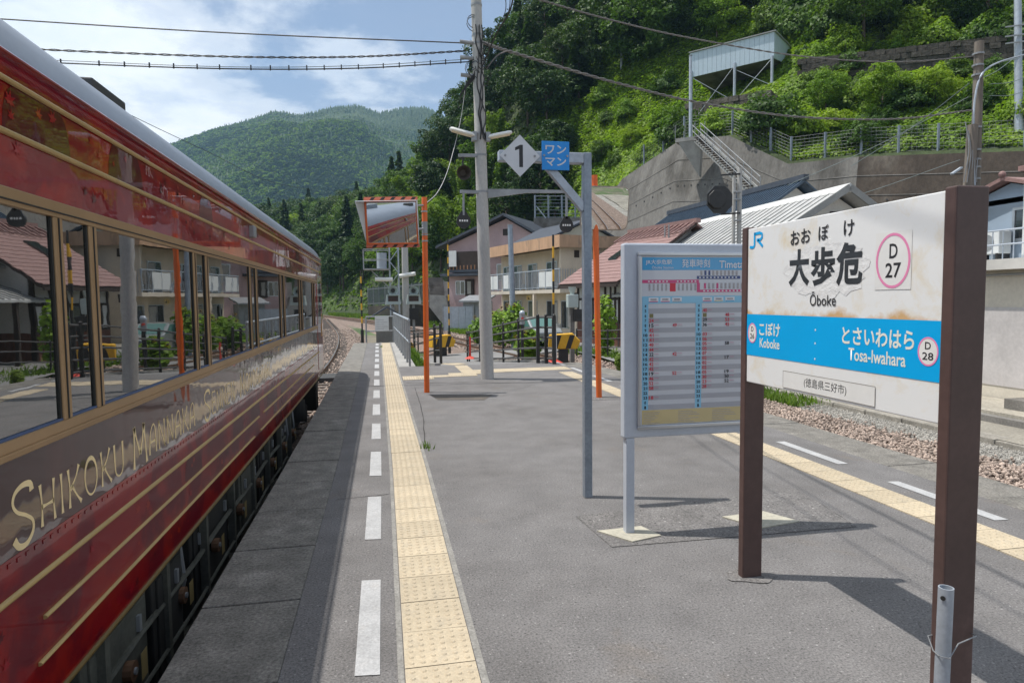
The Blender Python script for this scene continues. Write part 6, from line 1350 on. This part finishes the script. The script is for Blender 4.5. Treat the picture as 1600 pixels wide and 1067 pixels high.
# trees on both: low-detail crowns, one mass each
def low_cedar(seed):
    rs_ = np.random.RandomState(seed); V = []; F = []; n = 9
    for lay in range(3):
        z0, z1, r0 = 1.5+lay*3.2, 6.5+lay*3.4, 2.4-.6*lay; b = len(V)
        for k in range(n): a = 2*math.pi*k/n; q = r0*rs_.uniform(.75, 1.2); V.append((q*math.cos(a), q*math.sin(a), z0+rs_.uniform(-.5, .5)))
        V.append((0, 0, z1)); F += [(b+k, b+(k+1) % n, b+n) for k in range(n)]
    return npmesh('low_cedar', V, F, M_LEAFD)
def low_broad(seed, mat): return npmesh('low_broad', *crown_broad(seed, 9, 4.6, nclump=16, nleaf=16, leaf=1.1), mat)
lows = [low_cedar(1), low_cedar(2), low_cedar(3), low_broad(31, M_LEAF), low_broad(32, M_LEAFB), low_broad(33, M_LEAFD)]
def scatter_on(fn, x0, x1, y0, y1, n, mode, seed, maxd, pxr=(-150, 900)):
    r_ = np.random.RandomState(seed); x = r_.uniform(x0, x1, n); y = r_.uniform(y0, y1, n); z = fn(x, y); px, py, d = campx(np.stack([x, y, z], 1))
    ok = (px > pxr[0]) & (px < pxr[1]) & (py > 120) & (py < 500) & (z > 1) & (d < maxd); x, y, z = x[ok], y[ok], z[ok]
    pat = fbm(x, y, .03 if mode == 'mid' else .009, 3)+r_.normal(size=len(x))*.35
    k = np.where(pat < .15, r_.randint(0, 3, len(x)), np.where(pat < .55, 3, np.where(pat < .95, 4, 5)))
    if mode == 'mid': k = np.where(pat < -.3, r_.randint(0, 3, len(x)), np.where(pat < .1, 3, np.where(pat < .7, 4, 5)))
    return np.stack([x, y, z-.5], 1), k, r_
P_, k_, r_ = scatter_on(mid, -240, 50, 195, 400, 9000, 'mid', 5, 420)
gn_scatter('forest', P_, k_, r_.uniform(.55, .95, len(P_)), r_.uniform(0, 6.28, len(P_)), 'light green woods on the middle ridge above the train roof', lows)
P_, k_, r_ = scatter_on(mount, -1100, 400, 520, 1330, 170000, 'far', 6, 1400)
gn_scatter('forest', P_, k_, r_.uniform(.45, .8, len(P_)), r_.uniform(0, 6.28, len(P_)), 'hazy blue-green conifer forest covering the far mountain', lows)

# ================================================================ retaining wall, fence, shed
M_RW = pm('retaining_concrete', (0.175, 0.166, 0.15), 0.9, var=0.25, vs=0.35, grain=0.2, gs=6, bump=0.05, bs=1.5, col2=(0.085, 0.078, 0.068), c2s=0.5, c2lo=.47, c2hi=.66, col3=(0.24, 0.23, 0.205), c3s=0.8, c3lo=.6, c3hi=.7, stretch=(1, 1, .35))
M_RWD = pm('retaining_brown', (0.072, 0.056, 0.043), 0.95, var=0.35, vs=0.3, grain=0.25, gs=5, bump=0.08, bs=1.2, col2=(0.13, 0.115, 0.095), c2s=0.3, c2lo=.52, c2hi=.72, stretch=(1, 1, .5))
rw_ = thing('retaining_wall', 'tall stained concrete retaining wall above the house roofs', 'retaining wall', (28, 45, -1))
TOPS = [(62, 12, 9.8), (38.9, 33.7, 10.3), (32.6, 40.2, 11.15), (29.6, 43.8, 11.3), (27.5, 48.5, 14.4), (25.5, 53.0, 15.1), (22.7, 59.6, 12.9), (19.6, 67.5, 6.4), (16.5, 74, 2.5)]
nrm = Vector((-.80, -.60, 0))
for i, (a, b) in enumerate(zip(TOPS[:-1], TOPS[1:])):
    A, B = Vector(a), Vector(b); fa, fb = A+nrm*(A.z*.28), B+nrm*(B.z*.28); fa.z = fb.z = -1.2
    back = Vector((.8, .6, 0))*1.2
    mb = MB(); mb.poly([fa, A, B, fb]); mb.poly([A, A+back, B+back, B]); mb.build('wall_panel', M_RWD if i in (0, 1) else M_RW, rw_)
    nn_ = (B-A).cross(fa-A).normalized(); nn_ = nn_ if nn_.y < 0 else -nn_
    for k in range(1, 9): t0 = k/9; MB().beam(A.lerp(fa, t0)+nn_*.006, B.lerp(fb, t0)+nn_*.006, .05, .05, nn_).build('shutter_line', M_CONCD, rw_)
    nd = 7
    for k in range(nd):
        q = A.lerp(B, (k+.5)/nd)
        for t0 in (.25, .55, .8): q2 = q.lerp(fa.lerp(fb, (k+.5)/nd), t0)+nn_*.01; MB().cyl(q2, q2+nn_*.03, .07, n=8).build('weep_hole', M_BLACK, rw_)
# fence on the wall crest
fc_ = thing('mesh_fence', 'grey post and wire fence along the crest of the retaining wall', 'fence', (28, 45, 11))
crest = TOPS[:7]
for a, b in zip(crest[:-1], crest[1:]):
    A, B = Vector(a)+Vector((.5, .4, 0)), Vector(b)+Vector((.5, .4, 0)); n = max(1, int(round((B-A).length/2.4)))
    for k in range(n): q = A.lerp(B, k/n); MB().beam(q-Vector((0, 0, .3)), q+Vector((0, 0, 2.1)), .14, .10).build('post', M_GALVD, fc_)
    for k in range(9): z = .15+.235*k; MB().cyl(A+Vector((0, 0, z)), B+Vector((0, 0, z)), .008, n=4).build('wire', M_STEEL, fc_)
    vm = MB(); nv = int((B-A).length/.3)
    for k in range(nv): q = A.lerp(B, k/nv); vm.cyl(q+Vector((0, 0, .1)), q+Vector((0, 0, 2.05)), .007, n=3, cap=False)
    tag(vm.build('wire_mesh', M_STEEL, fc_), kind='stuff')
# steel stair on the wall
ss_ = thing('steel_stair', 'rusty steel stair with handrail climbing the retaining wall', 'stair', tuple(at(1160, 300, 46)))
a_, b_ = at(1082, 216, 52), at(1172, 302, 45)
for s_ in (0, .9):
    o_ = Vector((.35, -.8, 0))*s_; MB().beam(a_+o_, b_+o_, .10, .28).build('stringer', M_RIBD, ss_)
    for z in (.55, 1.0): MB().cyl(a_+o_+Vector((0, 0, z)), b_+o_+Vector((0, 0, z)), .03, n=6).build('handrail', M_STEEL, ss_)
    for k in range(9): q = a_.lerp(b_, k/8)+o_; MB().cyl(q, q+Vector((0, 0, 1.0)), .025, n=6).build('baluster', M_STEEL, ss_)
for k in range(26): q = a_.lerp(b_, (k+.5)/26); MB().beam(q, q+Vector((.32, -.72, 0)), .28, .05).build('tread', M_TIMB, ss_)
MB().prism([a_+Vector((-1.2, .6, -.25)), a_+Vector((.6, -.9, -.25)), a_+Vector((1.5, .2, -.25)), a_+Vector((-.3, 1.6, -.25))], (0, 0, .3)).build('landing', M_CONC, ss_)
MB().prism([a_+Vector((-1.0, .5, -.25)), a_+Vector((.4, -.7, -.25)), a_+Vector((.6, .0, -3.0))], (.5, .6, 0)).build('corbel', M_CONC, ss_)
for k in range(4): q = a_+Vector((-1.2, .6, 0)).lerp(Vector((.6, -.9, 0)), k/3); MB().cyl(q, q+Vector((0, 0, 1.1)), .025, n=6).build('baluster', M_STEEL, ss_)
# blue-white shed on stilts
S0, S1, S2 = at(1078, 84, 64), at(1210, 50, 60), at(1243, 52, 65)
bs3 = thing('stilt_shed', 'pale blue metal shed on tall stilts up on the hillside', 'shed', tuple(at(1150, 160, 62)))
M_SHED = pm('shed_blue', (0.50, 0.60, 0.68), .5, var=.06, vs=.5, grain=.04, gs=6)
H1, H2, H3 = at(1078, 120, 64), at(1191, 88, 60), at(1243, 106, 63)
def up_(a, z): return Vector((a.x, a.y, z))
back = S2-S1
zt0, zt1 = S0.z, S1.z; zb0, zb1 = at(1078, 121, 64).z, at(1210, 90, 60).z
for q in range(18):
    t0, t1 = q/18, (q+.96)/18; A, B = S0.lerp(S1, t0), S0.lerp(S1, t1); MB().prism([up_(A, zb0+(zb1-zb0)*t0), up_(B, zb0+(zb1-zb0)*t1), B, A], (.08, .08, 0)).build('cladding_panel', M_SHED, bs3)
for q in range(8):
    t0, t1 = q/8, (q+.96)/8; A, B = S1.lerp(S2, t0), S1.lerp(S2, t1); zlo = lambda t: zb1+(at(1243, 106, 65).z-zb1)*t; MB().prism([up_(A, zlo(t0)), up_(B, zlo(t1)), up_(B, S1.z), up_(A, S1.z)], (-.06, .08, 0)).build('cladding_panel', M_SHED, bs3)
ov = Vector((0, 0, .15)); MB().prism([S0+Vector((-.15, -.05, .02)), S1+Vector((0, -.2, .02)), up_(S2, S1.z+.02)+Vector((.15, 0, 0)), up_(S0+back, S0.z+.02)], (0, 0, .10)).build('roof', M_RIBD, bs3)
flo = MB(); flo.poly([up_(S0, zb0+.3), up_(S1, zb1+.3), up_(S2, zb1-.2), up_(S0+back, zb0-.2)]); flo.build('floor', M_CONCD, bs3)
for q, dz in ((S0.lerp(S1, .02), 6), (S0.lerp(S1, .55), 6), (S0.lerp(S1, .98), 6), (S2, 5), (S0.lerp(S1, .3)+back, 4)): gz = float(hill(np.array([q.x]), np.array([q.y]))[0][0]); MB().cyl(up_(q, gz-1.0), up_(q, zb0+.6), .14, n=8).build('stilt', M_GALV, bs3)
for t0, t1 in ((.02, .55), (.55, .98)):
    A, B = S0.lerp(S1, t0), S0.lerp(S1, t1); ga = float(hill(np.array([A.x]), np.array([A.y]))[0][0]); gb = float(hill(np.array([B.x]), np.array([B.y]))[0][0])
    MB().cyl(up_(A, ga), up_(B, zb1), .028, n=6).build('cross_brace', M_GALV, bs3); MB().cyl(up_(B, gb), up_(A, zb0), .028, n=6).build('cross_brace', M_GALV, bs3)
# dry stone terrace walls higher up
M_TERR = pm('terrace_stone', (0.075, 0.066, 0.055), .95, var=.35, vs=1.0, grain=.4, gs=3, bump=.1, bs=3)
for (pa, pb, h_, lab) in ((hit(1245, 132), hit(1610, 100), 2.4, 'long dark stone terrace wall high on the green slope'), (hit(1070, 186), hit(1205, 168), 1.6, 'short brown retaining bank under the stilt shed')):
    A, B = pa[0]+Vector((0, 0, h_*.9)), pb[0]+Vector((0, 0, h_*.9)); w_ = thing('terrace_wall', lab, 'wall', tuple(A)); n = 22 if h_ > 2 else 9
    for k in range(n):
        for l_ in range(5 if h_ > 2 else 3):
            hh = h_/(5 if h_ > 2 else 3); q0, q1 = A.lerp(B, (k+(l_ % 2)*.5)/n), A.lerp(B, (k+.97+(l_ % 2)*.5)/n); z0 = -h_+l_*hh; e_ = random.uniform(-.08, .08)
            MB().prism([q0+Vector((e_, e_, z0)), q1+Vector((e_, e_, z0)), q1+Vector((e_, e_, z0+hh*.94)), q0+Vector((e_, e_, z0+hh*.94))], (1.5, 1.5, 0)).build('stone', M_TERR, w_)
# left lower retaining wall with guard fence beside the curve, and the stone steps
lw = thing('lower_retaining_wall', 'mossy retaining wall darkened for plant shade, with guard fence beyond the mast', 'retaining wall', (2, 82, -1))
A, B = at(575, 478, 92), at(694, 474, 72)
fz = Vector((0, 0, 0)); MB().prism([Vector((A.x, A.y, -1.4)), Vector((B.x, B.y, -1.4)), B, A], (.8, 2.0, 0)).build('wall', pm('wall_mossy_shaded', (0.035, 0.033, 0.024), .95, var=.4, vs=.4, grain=.3, gs=4, col2=(0.07, 0.06, 0.045), c2s=.3), lw)  # shade of the surrounding vegetation is put into this dark wall colour
for k in range(12): q = A.lerp(B, k/11); MB().beam(q, q+Vector((0, 0, 2.6)), .10).build('fence_post', M_STEEL, lw)
for k in range(70): q = A.lerp(B, k/69); MB().beam(q+Vector((0, .1, .1)), q+Vector((0, .1, 2.5)), .10, .03).build('slat', pm('slat_dark', (0.12, 0.145, 0.165), .6), lw)
for z in (.3, 2.3): MB().beam(A+Vector((0, -.03, z)), B+Vector((0, -.03, z)), .06).build('fence_rail', M_STEEL, lw)
sw = thing('stone_steps', 'concrete steps with sloping side wall beside the pink house', 'steps', tuple(at(692, 510, 66).xy)+(-1.2,))
A = at(684, 462, 66)
for k in range(9): q = A+Vector((0, .32*k, .24*k)); MB().box(q.x-.75, q.x+.75, q.y, q.y+.4, q.z-.24, q.z).build('step', M_CONCD, sw)
MB().prism([at(671, 480, 62), at(698, 514, 62), at(708, 512, 62), at(696, 462, 62), at(671, 461, 62)], (.3, .8, 0)).build('side_wall', M_CONC, sw); MB().prism([at(640, 474, 63), at(670, 478, 63), at(700, 518, 63), at(640, 518, 63)], (.3, .8, 0)).build('bank_wall', MATS['wall_mossy_shaded'], sw); MB().prism([at(694, 440, 64), at(706, 440, 64), at(709, 512, 64), at(696, 512, 64)], (.2, .8, 0)).build('wing_wall', M_CONC, sw)
# small guard fence by the apartment roof line
gf = thing('guard_fence', 'blue-grey guard fence on the bank behind the pink roof', 'fence', tuple(at(870, 345, 66)))
for k in range(5): q = at(836+21*k, 341, 66); MB().beam(q, q+Vector((0, 0, 2.3)), .14).build('post', M_GALVD, gf)
for k in range(7): z = .1+.35*k; MB().cyl(at(836, 341, 66)+Vector((0, 0, z)), at(922, 341, 66)+Vector((0, 0, z)), .025, n=5).build('rail', M_GALVD, gf)
MB().beam(at(838, 322, 66), at(853, 341, 66), .1).build('brace', M_GALV, gf)
MB().prism([at(834, 340, 66), at(925, 340, 66), at(925, 380, 66), at(834, 380, 66)], (.5, 2, 0)).build('bank_wall', M_CONCD, gf)

# ================================================================ undergrowth
def scatter_leaves(name, label, n, box, accept, size, mat, seed, lump=0.7):
    r_ = np.random.RandomState(seed); x = r_.uniform(box[0], box[1], n); y = r_.uniform(box[2], box[3], n); z, sd = hill(x, y); ok = sd > .6
    x, y, z, sd = x[ok], y[ok], z[ok], sd[ok]; px, py, d = campx(np.stack([x, y, z], 1)); ok = (d > 25) & accept(px, py, d); x, y, z, d = x[ok], y[ok], z[ok], d[ok]
    lum = fbm(x, y, .55, 3); lum2 = fbm(x+40, y, .2, 2); hgt = np.maximum(0, lum*.5+lum2*.6)*lump*1.6
    z = z+hgt*r_.uniform(.55, 1.0, len(x))+r_.uniform(0, .25, len(x))
    e = .3; gx = (np.maximum(0, fbm(x+e, y, .55, 3)*.5+fbm(x+e+40, y, .2, 2)*.6)-np.maximum(0, lum*.5+lum2*.6))*lump*1.6/e; gy = (np.maximum(0, fbm(x, y+e, .55, 3)*.5+fbm(x+40, y+e, .2, 2)*.6)-np.maximum(0, lum*.5+lum2*.6))*lump*1.6/e
    Nn = unit(np.stack([-gx-.45, -gy-.25, np.full(len(x), .9)], 1)+r_.normal(size=(len(x), 3))*.35)
    V, F = leaf_quads(np.stack([x, y, z], 1), Nn, size*np.clip(d/60, .75, 1.6), r_, 1.25)
    return tag(link(name, npmesh(name, V, F, mat)), label, 'undergrowth', kind='stuff')
scatter_leaves('undergrowth', 'bright green vines and scrub covering the open slope', 620000, (12, 85, 24, 115), lambda px, py, d: (px > 840) & (px < 1720) & (py > -40) & (py < 420), .25, M_LEAFB, 31)
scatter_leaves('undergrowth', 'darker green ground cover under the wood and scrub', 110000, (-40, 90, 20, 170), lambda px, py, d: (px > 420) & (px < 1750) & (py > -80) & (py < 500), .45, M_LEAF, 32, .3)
# shrubs on the slope
r_ = np.random.RandomState(44); cnt = 0; spots = []
while cnt < 80:
    x, y = r_.uniform(20, 75), r_.uniform(25, 95); z, sd = hill(np.array([x]), np.array([y])); z = float(z[0]); px, py, d = campx((x, y, z+1))
    if sd[0] < 1.5 or not (930 < px < 1640) or not (-20 < py < 250): continue
    if 1060 < px < 1260 and 40 < py < 185: continue
    if any(math.hypot(x-a, y-b) < 2.4 for a, b in spots): continue
    spots.append((x, y)); cnt += 1
    dk = r_.uniform() < .45; big = py < 60 or r_.uniform() < .25
    tree('shrub', 'shrubd' if dk else 'shrub', (x, y, z-.2), r_.uniform(1.2, 2.1) if big else r_.uniform(.6, 1.2), ('dark rounded shrub' if dk else 'bright leafy shrub'), 'shrubs on the slope: '+('dark' if dk else 'bright'), 'shrub')
for px, py, d, sc, k, lab in ((1290, 150, 58, .62, 'broadb', 'light green tree with drooping leaves below the terrace wall'), (1380, 150, 57, .7, 'broadb', 'yellow-green spreading tree in the middle of the open slope'), (1460, 140, 56, .6, 'broadb', 'bright green tree left of the wooden poles on the slope'), (1350, 40, 76, .8, 'broad', 'rounded vine-covered tree above the terrace wall'), (1540, 30, 66, .8, 'broad', 'vine-covered tree at the upper right of the slope'), (1120, 40, 84, .7, 'broadb', 'light tree rising behind the stilt shed'), (1450, 20, 80, .8, 'broadd', 'dark tree in the hollow above the terrace wall'),
                          (985, 200, 66, .5, 'broadb', 'light green tree above the left end of the retaining wall'), (940, 230, 70, .55, 'broad', 'leafy tree behind the blue one-man sign')):
    p = hit(px, py+30)[0]; tree('broadleaf_tree', k, (p.x, p.y, p.z-.6), sc*(.62 if py > 100 else 1), lab, None)
place_labels()
# ---- plants near the crossing
def leafy(name, label, p, h_, r_2, mat, flowers=0, n=420, leaf=.13, cat='plant', group=None):
    t = thing(name, label, cat, tuple(p), 0, group); rs_ = np.random.RandomState(int(p[0]*100+p[1]*7) % 9999)
    st_ = MB()
    for k in range(7): a = rs_.uniform(0, 6.28); q = rs_.uniform(0, r_2*.7); st_.cyl((q*math.cos(a)*.4, q*math.sin(a)*.4, 0), (q*math.cos(a), q*math.sin(a), h_*rs_.uniform(.7, 1)), .015, .008, n=5)
    st_.build('stem', pm('stem_green', (0.08, 0.13, 0.03), .7), t, local=True)
    d = unit(rs_.normal(size=(n, 3))); c_ = d*rs_.uniform(.3, 1, (n, 1))**.6*np.array([r_2, r_2, h_*.5])+np.array([0, 0, h_*.52]); V, F = leaf_quads(c_, unit(d*.5+np.array([0, -.3, .6])+rs_.normal(size=(n, 3))*.4), leaf, rs_, 1.4); link('foliage', npmesh('foliage', V, F, mat), t)
    for k in range(flowers):
        a = rs_.uniform(0, 6.28); c_ = (r_2*1.05*math.cos(a), -abs(r_2*1.1*math.sin(a))-.15, h_*rs_.uniform(.7, 1.1)); fl_ = MB()
        for j in range(10): b_ = 2*math.pi*j/10; fl_.poly([(c_[0]+.03*math.cos(b_-.3), c_[1], c_[2]+.03*math.sin(b_-.3)), (c_[0]+.17*math.cos(b_), c_[1]-.02, c_[2]+.17*math.sin(b_)), (c_[0]+.03*math.cos(b_+.3), c_[1], c_[2]+.03*math.sin(b_+.3))])
        f_ = fl_.build('flower', pm('petal_yellow', (0.80, 0.50, 0.02), .6), t, local=True); MB().ball((c_[0], c_[1]-.01, c_[2]), .045).build('flower_head', M_TIMB, f_, local=True)
    return t
for i, (px, py, d, h_, r_2, fl_, lab) in enumerate(((752, 545, 36, 1.5, .7, 4, 'sunflower patch left of the concrete pole'), (785, 540, 34, 2.0, .9, 3, 'tall sunflowers just right of the concrete pole'), (806, 535, 33, 2.4, .6, 4, 'tallest sunflowers beside the slim steel pole'), (825, 548, 26, 1.3, .55, 3, 'low sunflowers behind the ramp fence'), (765, 530, 42, 1.7, .9, 2, 'leafy vegetable plants beyond the rails'))):
    p = at(px, py, d); leafy('sunflower_plant', lab, (p.x, p.y, -.95), h_, r_2, M_LEAFB, fl_, 520, .17)
for px, py, d, h_, r_2, lab in ((968, 578, 17.5, .62, .17, 'small bright cypress shrub beside the lineside kerb'),): p = gnd(px, py, -.85); leafy('cypress_shrub', lab, (p.x, p.y, -.9), h_, r_2, M_GRASS, 0, 900, .045, 'shrub')
p = at(945, 500, 27); leafy('climbing_vine', 'green vine climbing in front of the red-roofed house', (p.x, p.y, -.9), 2.6, .5, M_LEAFB, 0, 500, .14)
p = at(1075, 600, 16.5); leafy('leafy_bush', 'tall weedy bush on the lineside hidden behind the timetable', (p.x, p.y, -.9), 2.0, .9, M_LEAFB, 0, 1500, .09)
def grass(name, label, n, fx, h_, seed, mat=M_GRASS):
    r_ = np.random.RandomState(seed); P = fx(n, r_); n = len(P); a = r_.uniform(0, 6.28, n); hh = h_*r_.uniform(.5, 1.3, n); w_ = hh*.16; le = r_.normal(size=(n, 2))*hh[:, None]*.35
    A = P+np.stack([np.cos(a)*w_, np.sin(a)*w_, np.zeros(n)], 1); B = P-np.stack([np.cos(a)*w_, np.sin(a)*w_, np.zeros(n)], 1); T_ = P+np.stack([le[:, 0], le[:, 1], hh], 1)
    return tag(link(name, npmesh(name, np.stack([A, B, T_], 1).reshape(-1, 3), np.arange(3*n).reshape(-1, 3), mat)), label, 'grass', kind='stuff')
def rect(x0, x1, y0, y1, z): return lambda n, r_: np.stack([r_.uniform(x0, x1, n), r_.uniform(y0, y1, n), np.full(n, z)], 1)
grass('grass', 'bright weeds growing beyond the curved track', 9000, lambda n, r_: (lambda y: np.stack([np.interp(y, [p.y for p in C2], [p.x for p in C2])+2.6+r_.exponential(.7, n), y, np.full(n, -1.02)], 1))(r_.uniform(24, 60, n)), .32, 3)
grass('grass', 'weeds along the left side of the ramp by the railing', 1800, rect(.64, 1.1, 15.4, 24, -.3), .14, 4)
grass('grass', 'weeds around the lineside kerb beyond the right track', 3500, lambda n, r_: np.stack([9.0+r_.exponential(.5, n), r_.uniform(13, 24, n), np.full(n, -.95)], 1), .16, 5)
grass('grass', 'tiny tufts in the seam beside the tactile strip', 70, lambda n, r_: np.concatenate([np.stack([.40+r_.normal(size=n//2)*.03, 6.75+r_.normal(size=n//2)*.08, np.zeros(n//2)], 1), np.stack([-.08+r_.normal(size=n//2)*.03, 22+r_.normal(size=n//2)*.3, np.zeros(n//2)], 1)]), .05, 6)
grass('grass', 'rough grass bank left of the curve beyond the train', 26000, lambda n, r_: (lambda y: np.stack([np.interp(y, [p.y for p in C2], [p.x for p in C2])+3+r_.exponential(3.0, n), y, np.full(n, -1.1)], 1))(r_.uniform(62, 140, n)), .6, 7)
# ================================================================ wooden and steel poles on the slope
wp = thing('wooden_pole', 'leaning pair of old wooden poles behind the nearer end of the station sign', 'utility pole', tuple(at(1512, 330, 23).xy)+(-.9,))
a_, b_ = at(1518, 500, 23), at(1530, 66, 23); a_.z = -.9; MB().cyl(a_, b_, .19, .15, n=14).build('main_shaft', pm('weathered_wood', (0.17, 0.145, 0.12), .9, var=.25, vs=2, stretch=(4, 4, .4)), wp, smooth=True)
a2, b2 = at(1497, 480, 22.8), at(1520, 196, 22.8); a2.z = -.9; MB().cyl(a2, b2, .19, .17, n=14).build('stub_shaft', MATS['weathered_wood'], wp, smooth=True)
for py in (85, 103, 118, 200, 235, 250, 262, 280): q = at(1529-(py-66)*.03, py, 23); MB().cyl(q-Vector((0, 0, .03)), q+Vector((0, 0, .03)), .185, n=14).build('band', M_STEEL, wp)
MB().tube(catmull([at(1523, 290, 22.7), at(1521, 200, 22.7), at(1524, 150, 22.7), at(1535, 115, 22.8), at(1560, 98, 23.5), at(1600, 86, 24.5)], 5), .032, 6).build('conduit', M_GALV, wp)
for k in range(5): MB().tube(catmull([at(1508+5*k, 190+14*k, 22.7), at(1514+3*k, 230+9*k, 22.65), at(1506+5*k, 285, 22.7)], 4), .014, 5).build('cable', M_STEEL, wp)
q = at(1500, 268, 22.6); MB().beam(at(1487, 272, 22.6), at(1502, 262, 22.7), .12, .05).build('lamp', M_GALV, wp)
sp2 = thing('steel_pole', 'tall pale steel pole standing on the wall crest at right', 'pole', tuple(at(1592, 238, 42)))
MB().cyl(at(1592, 245, 42), at(1590, -40, 42), .24, .20, n=14).build('shaft', M_GALV, sp2, smooth=True)
for py in (40, 55, 66): q = at(1592, py, 41.7); MB().beam(q-Vector((.6, -.4, 0)), q+Vector((.6, -.4, 0)), .08).build('crossarm', M_STEEL, sp2)
MB().beam(at(1570, 95, 41), at(1590, 92, 41.7), .2, .08).build('lamp', M_GALV, sp2)
for px, top, bot, d, lab in ((1079, 88, 212, 55, 'thin grey pole beside the left end of the stilt shed'), (1411, 0, 38, 82, 'thin grey pole high on the slope near the top edge'), (971, 75, 112, 92, 'short thin pole on the slope in front of the dark wood')):
    d = hit(px, bot)[1] if px > 1100 or px < 1000 else d; t = thing('thin_pole', lab, 'pole', tuple(at(px, bot, d))); MB().cyl(at(px, bot+14, d), at(px, top, d), .16, .12, n=10).build('shaft', M_GALV, t); q = at(px, top, d); MB().cyl(q, q+Vector((0, 0, .06)), .15, n=10).build('cap', M_STEEL, t)

# ================================================================ overhead wires
M_WIRE = pm('wire_dark', (0.035, 0.032, 0.032), .6, var=.1); M_WIREG = pm('wire_grey', (0.16, 0.15, 0.145), .6, var=.15)
def wire(label, pts, r_, mat=M_WIRE, n=6, twist=0.0, ties=0):
    t = thing('overhead_cable', label, 'cable', tuple(pts[0])); P = catmull(pts, 14)
    if twist:
        L_ = [(p-P[0]).length for p in P]; Q = []
        for i in range(len(P)*3):
            u = i/(len(P)*3-1)*(len(P)-1); j = min(int(u), len(P)-2); Q.append(P[j].lerp(P[j+1], u-j))
        for ph in (0, math.pi): MB().tube([p+Vector((0, math.sin(i*.9+ph)*twist, math.cos(i*.9+ph)*twist)) for i, p in enumerate(Q)], r_, n).build('strand', mat, t)
    else: MB().tube(P, r_, n).build('strand', mat, t)
    for k in range(ties): q = P[int((k+.5)/ties*(len(P)-1))]; MB().beam(q-Vector((0, 0, .02)), q+Vector((0, 0, .07)), .02).build('hanger', mat, t)
    return P
pz = lambda px, py: ony(px, py, 12.33)
wire('uppermost thin cable running left from the concrete pole', [pz(732, 68), ony(360, 52, 12.6), ony(0, 30, 12.9), ony(-260, 12, 13.2)], .011)
wire('twisted black cable running left from the concrete pole', [pz(728, 80), ony(560, 89, 12.4), ony(360, 89, 12.6), ony(70, 78, 12.9), ony(-200, 62, 13.2)], .009, twist=.012)
wire('lowest bundled cable with hangers running left from the pole', [pz(732, 97), ony(560, 107, 12.4), ony(360, 108, 12.6), ony(95, 99, 12.9), ony(-200, 84, 13.2)], .011, ties=26)
wire('messenger wire just above the bundled cable at left', [pz(732, 93), ony(560, 103, 12.4), ony(360, 105, 12.6), ony(95, 95, 12.9), ony(-200, 80, 13.2)], .005)
A1 = pz(752, 66); wire('thick cable bundle sagging from the concrete pole to the wooden poles', [A1, at(800, 82, 13.2), at(960, 129, 16), at(1100, 162, 18.5), at(1250, 183, 20.5), at(1400, 186, 22), at(1520, 172, 23)], .018, M_WIREG, twist=.018)
wire('cable swooping across the upper slope to the wooden pole', [at(780, -22, 14), at(850, 2, 15), at(960, 33, 16.5), at(1080, 60, 18), at(1250, 88, 20.5), at(1400, 97, 22), at(1528, 88, 23)], .013, M_WIREG, twist=.012)
for k, (x0, x1) in enumerate(((757, 801), (760, 797), (757, 790))): wire(('black lead climbing steeply from the pole top to the right', 'second black lead climbing from the pole top', 'dotted thin lead climbing from the pole top')[k], [pz(x0, 96-8*k), ony((x0+x1)/2-3, 52, 11.6), ony(x1, 0, 10.8), Vector((1.55-.25*k, 8.0, 6.15+.1*k)), Vector((1.15-.35*k, 4.0, 5.75+.2*k)), Vector((.7-.4*k, -1.0, 5.7+.2*k)), Vector((.1-.4*k, -12, 6.2+.2*k))], .014 if k < 1 else .007)
wire('looped service lead beside the pole head', [pz(760, 108), pz(776, 88), pz(792, 80)], .012, M_WIREG)
wire('slack pale lead from the pole to the orange mirror post', [pz(728, 118), pz(724, 160), pz(716, 205), ony(700, 265, 11.8), ony(684, 300, 11.2), Vector((.72, 10.83, 3.1))], .006, pm('wire_pale', (0.5, 0.5, 0.48), .6))
for k, (a, b, lab) in enumerate((((1522, 128, 23), (1600, 78, 26), 'upper green-grey service wire right of the wooden pole'), ((1545, 132, 23), (1620, 112, 27), 'middle service wire right of the wooden pole'), ((1545, 150, 23), (1620, 135, 27), 'lower service wire right of the wooden pole'), ((1515, 130, 23), (1330, 260, 27), 'service wire slanting down left from the wooden pole'), ((1513, 152, 23), (1230, 290, 28), 'long service wire slanting down towards the tiled roof'), ((1500, 250, 23), (1190, 345, 26), 'thin service wire low behind the station sign top'))): wire(lab, [at(*a), at((a[0]+b[0])/2, (a[1]+b[1])/2+6, (a[2]+b[2])/2), at(*b)], .012, pm('wire_green', (0.14, 0.18, 0.18), .6))
wire('thin wire crossing the far hillside above the train roof', [at(-300, -40, 46), at(40, 98, 52), at(220, 188, 60), at(330, 240, 75), at(420, 283, 95), at(500, 300, 120)], .03)
# ================================================================ air
hz = MB().box(-1300, 480, -120, 1560, -8, 520).build('haze', None); hz['kind'] = 'stuff'; tag(hz, 'thin bluish summer haze over the valley', 'haze')
hm = bpy.data.materials.new('haze'); hm.use_nodes = True; t = hm.node_tree; t.nodes.clear(); o_ = N(t, 'ShaderNodeOutputMaterial'); v_ = N(t, 'ShaderNodeVolumePrincipled')
v_.inputs['Color'].default_value = (0.42, 0.70, 1.0, 1); v_.inputs['Density'].default_value = 0.00020; v_.inputs['Anisotropy'].default_value = 0.2
L(t, v_.outputs[0], o_.inputs['Volume']); hz.data.materials.append(hm)
for o in TMPK:
    if 'wloc' in o: del o['wloc']
print('objects', len(S.objects), 'script %.1fs' % (time.time()-T0))
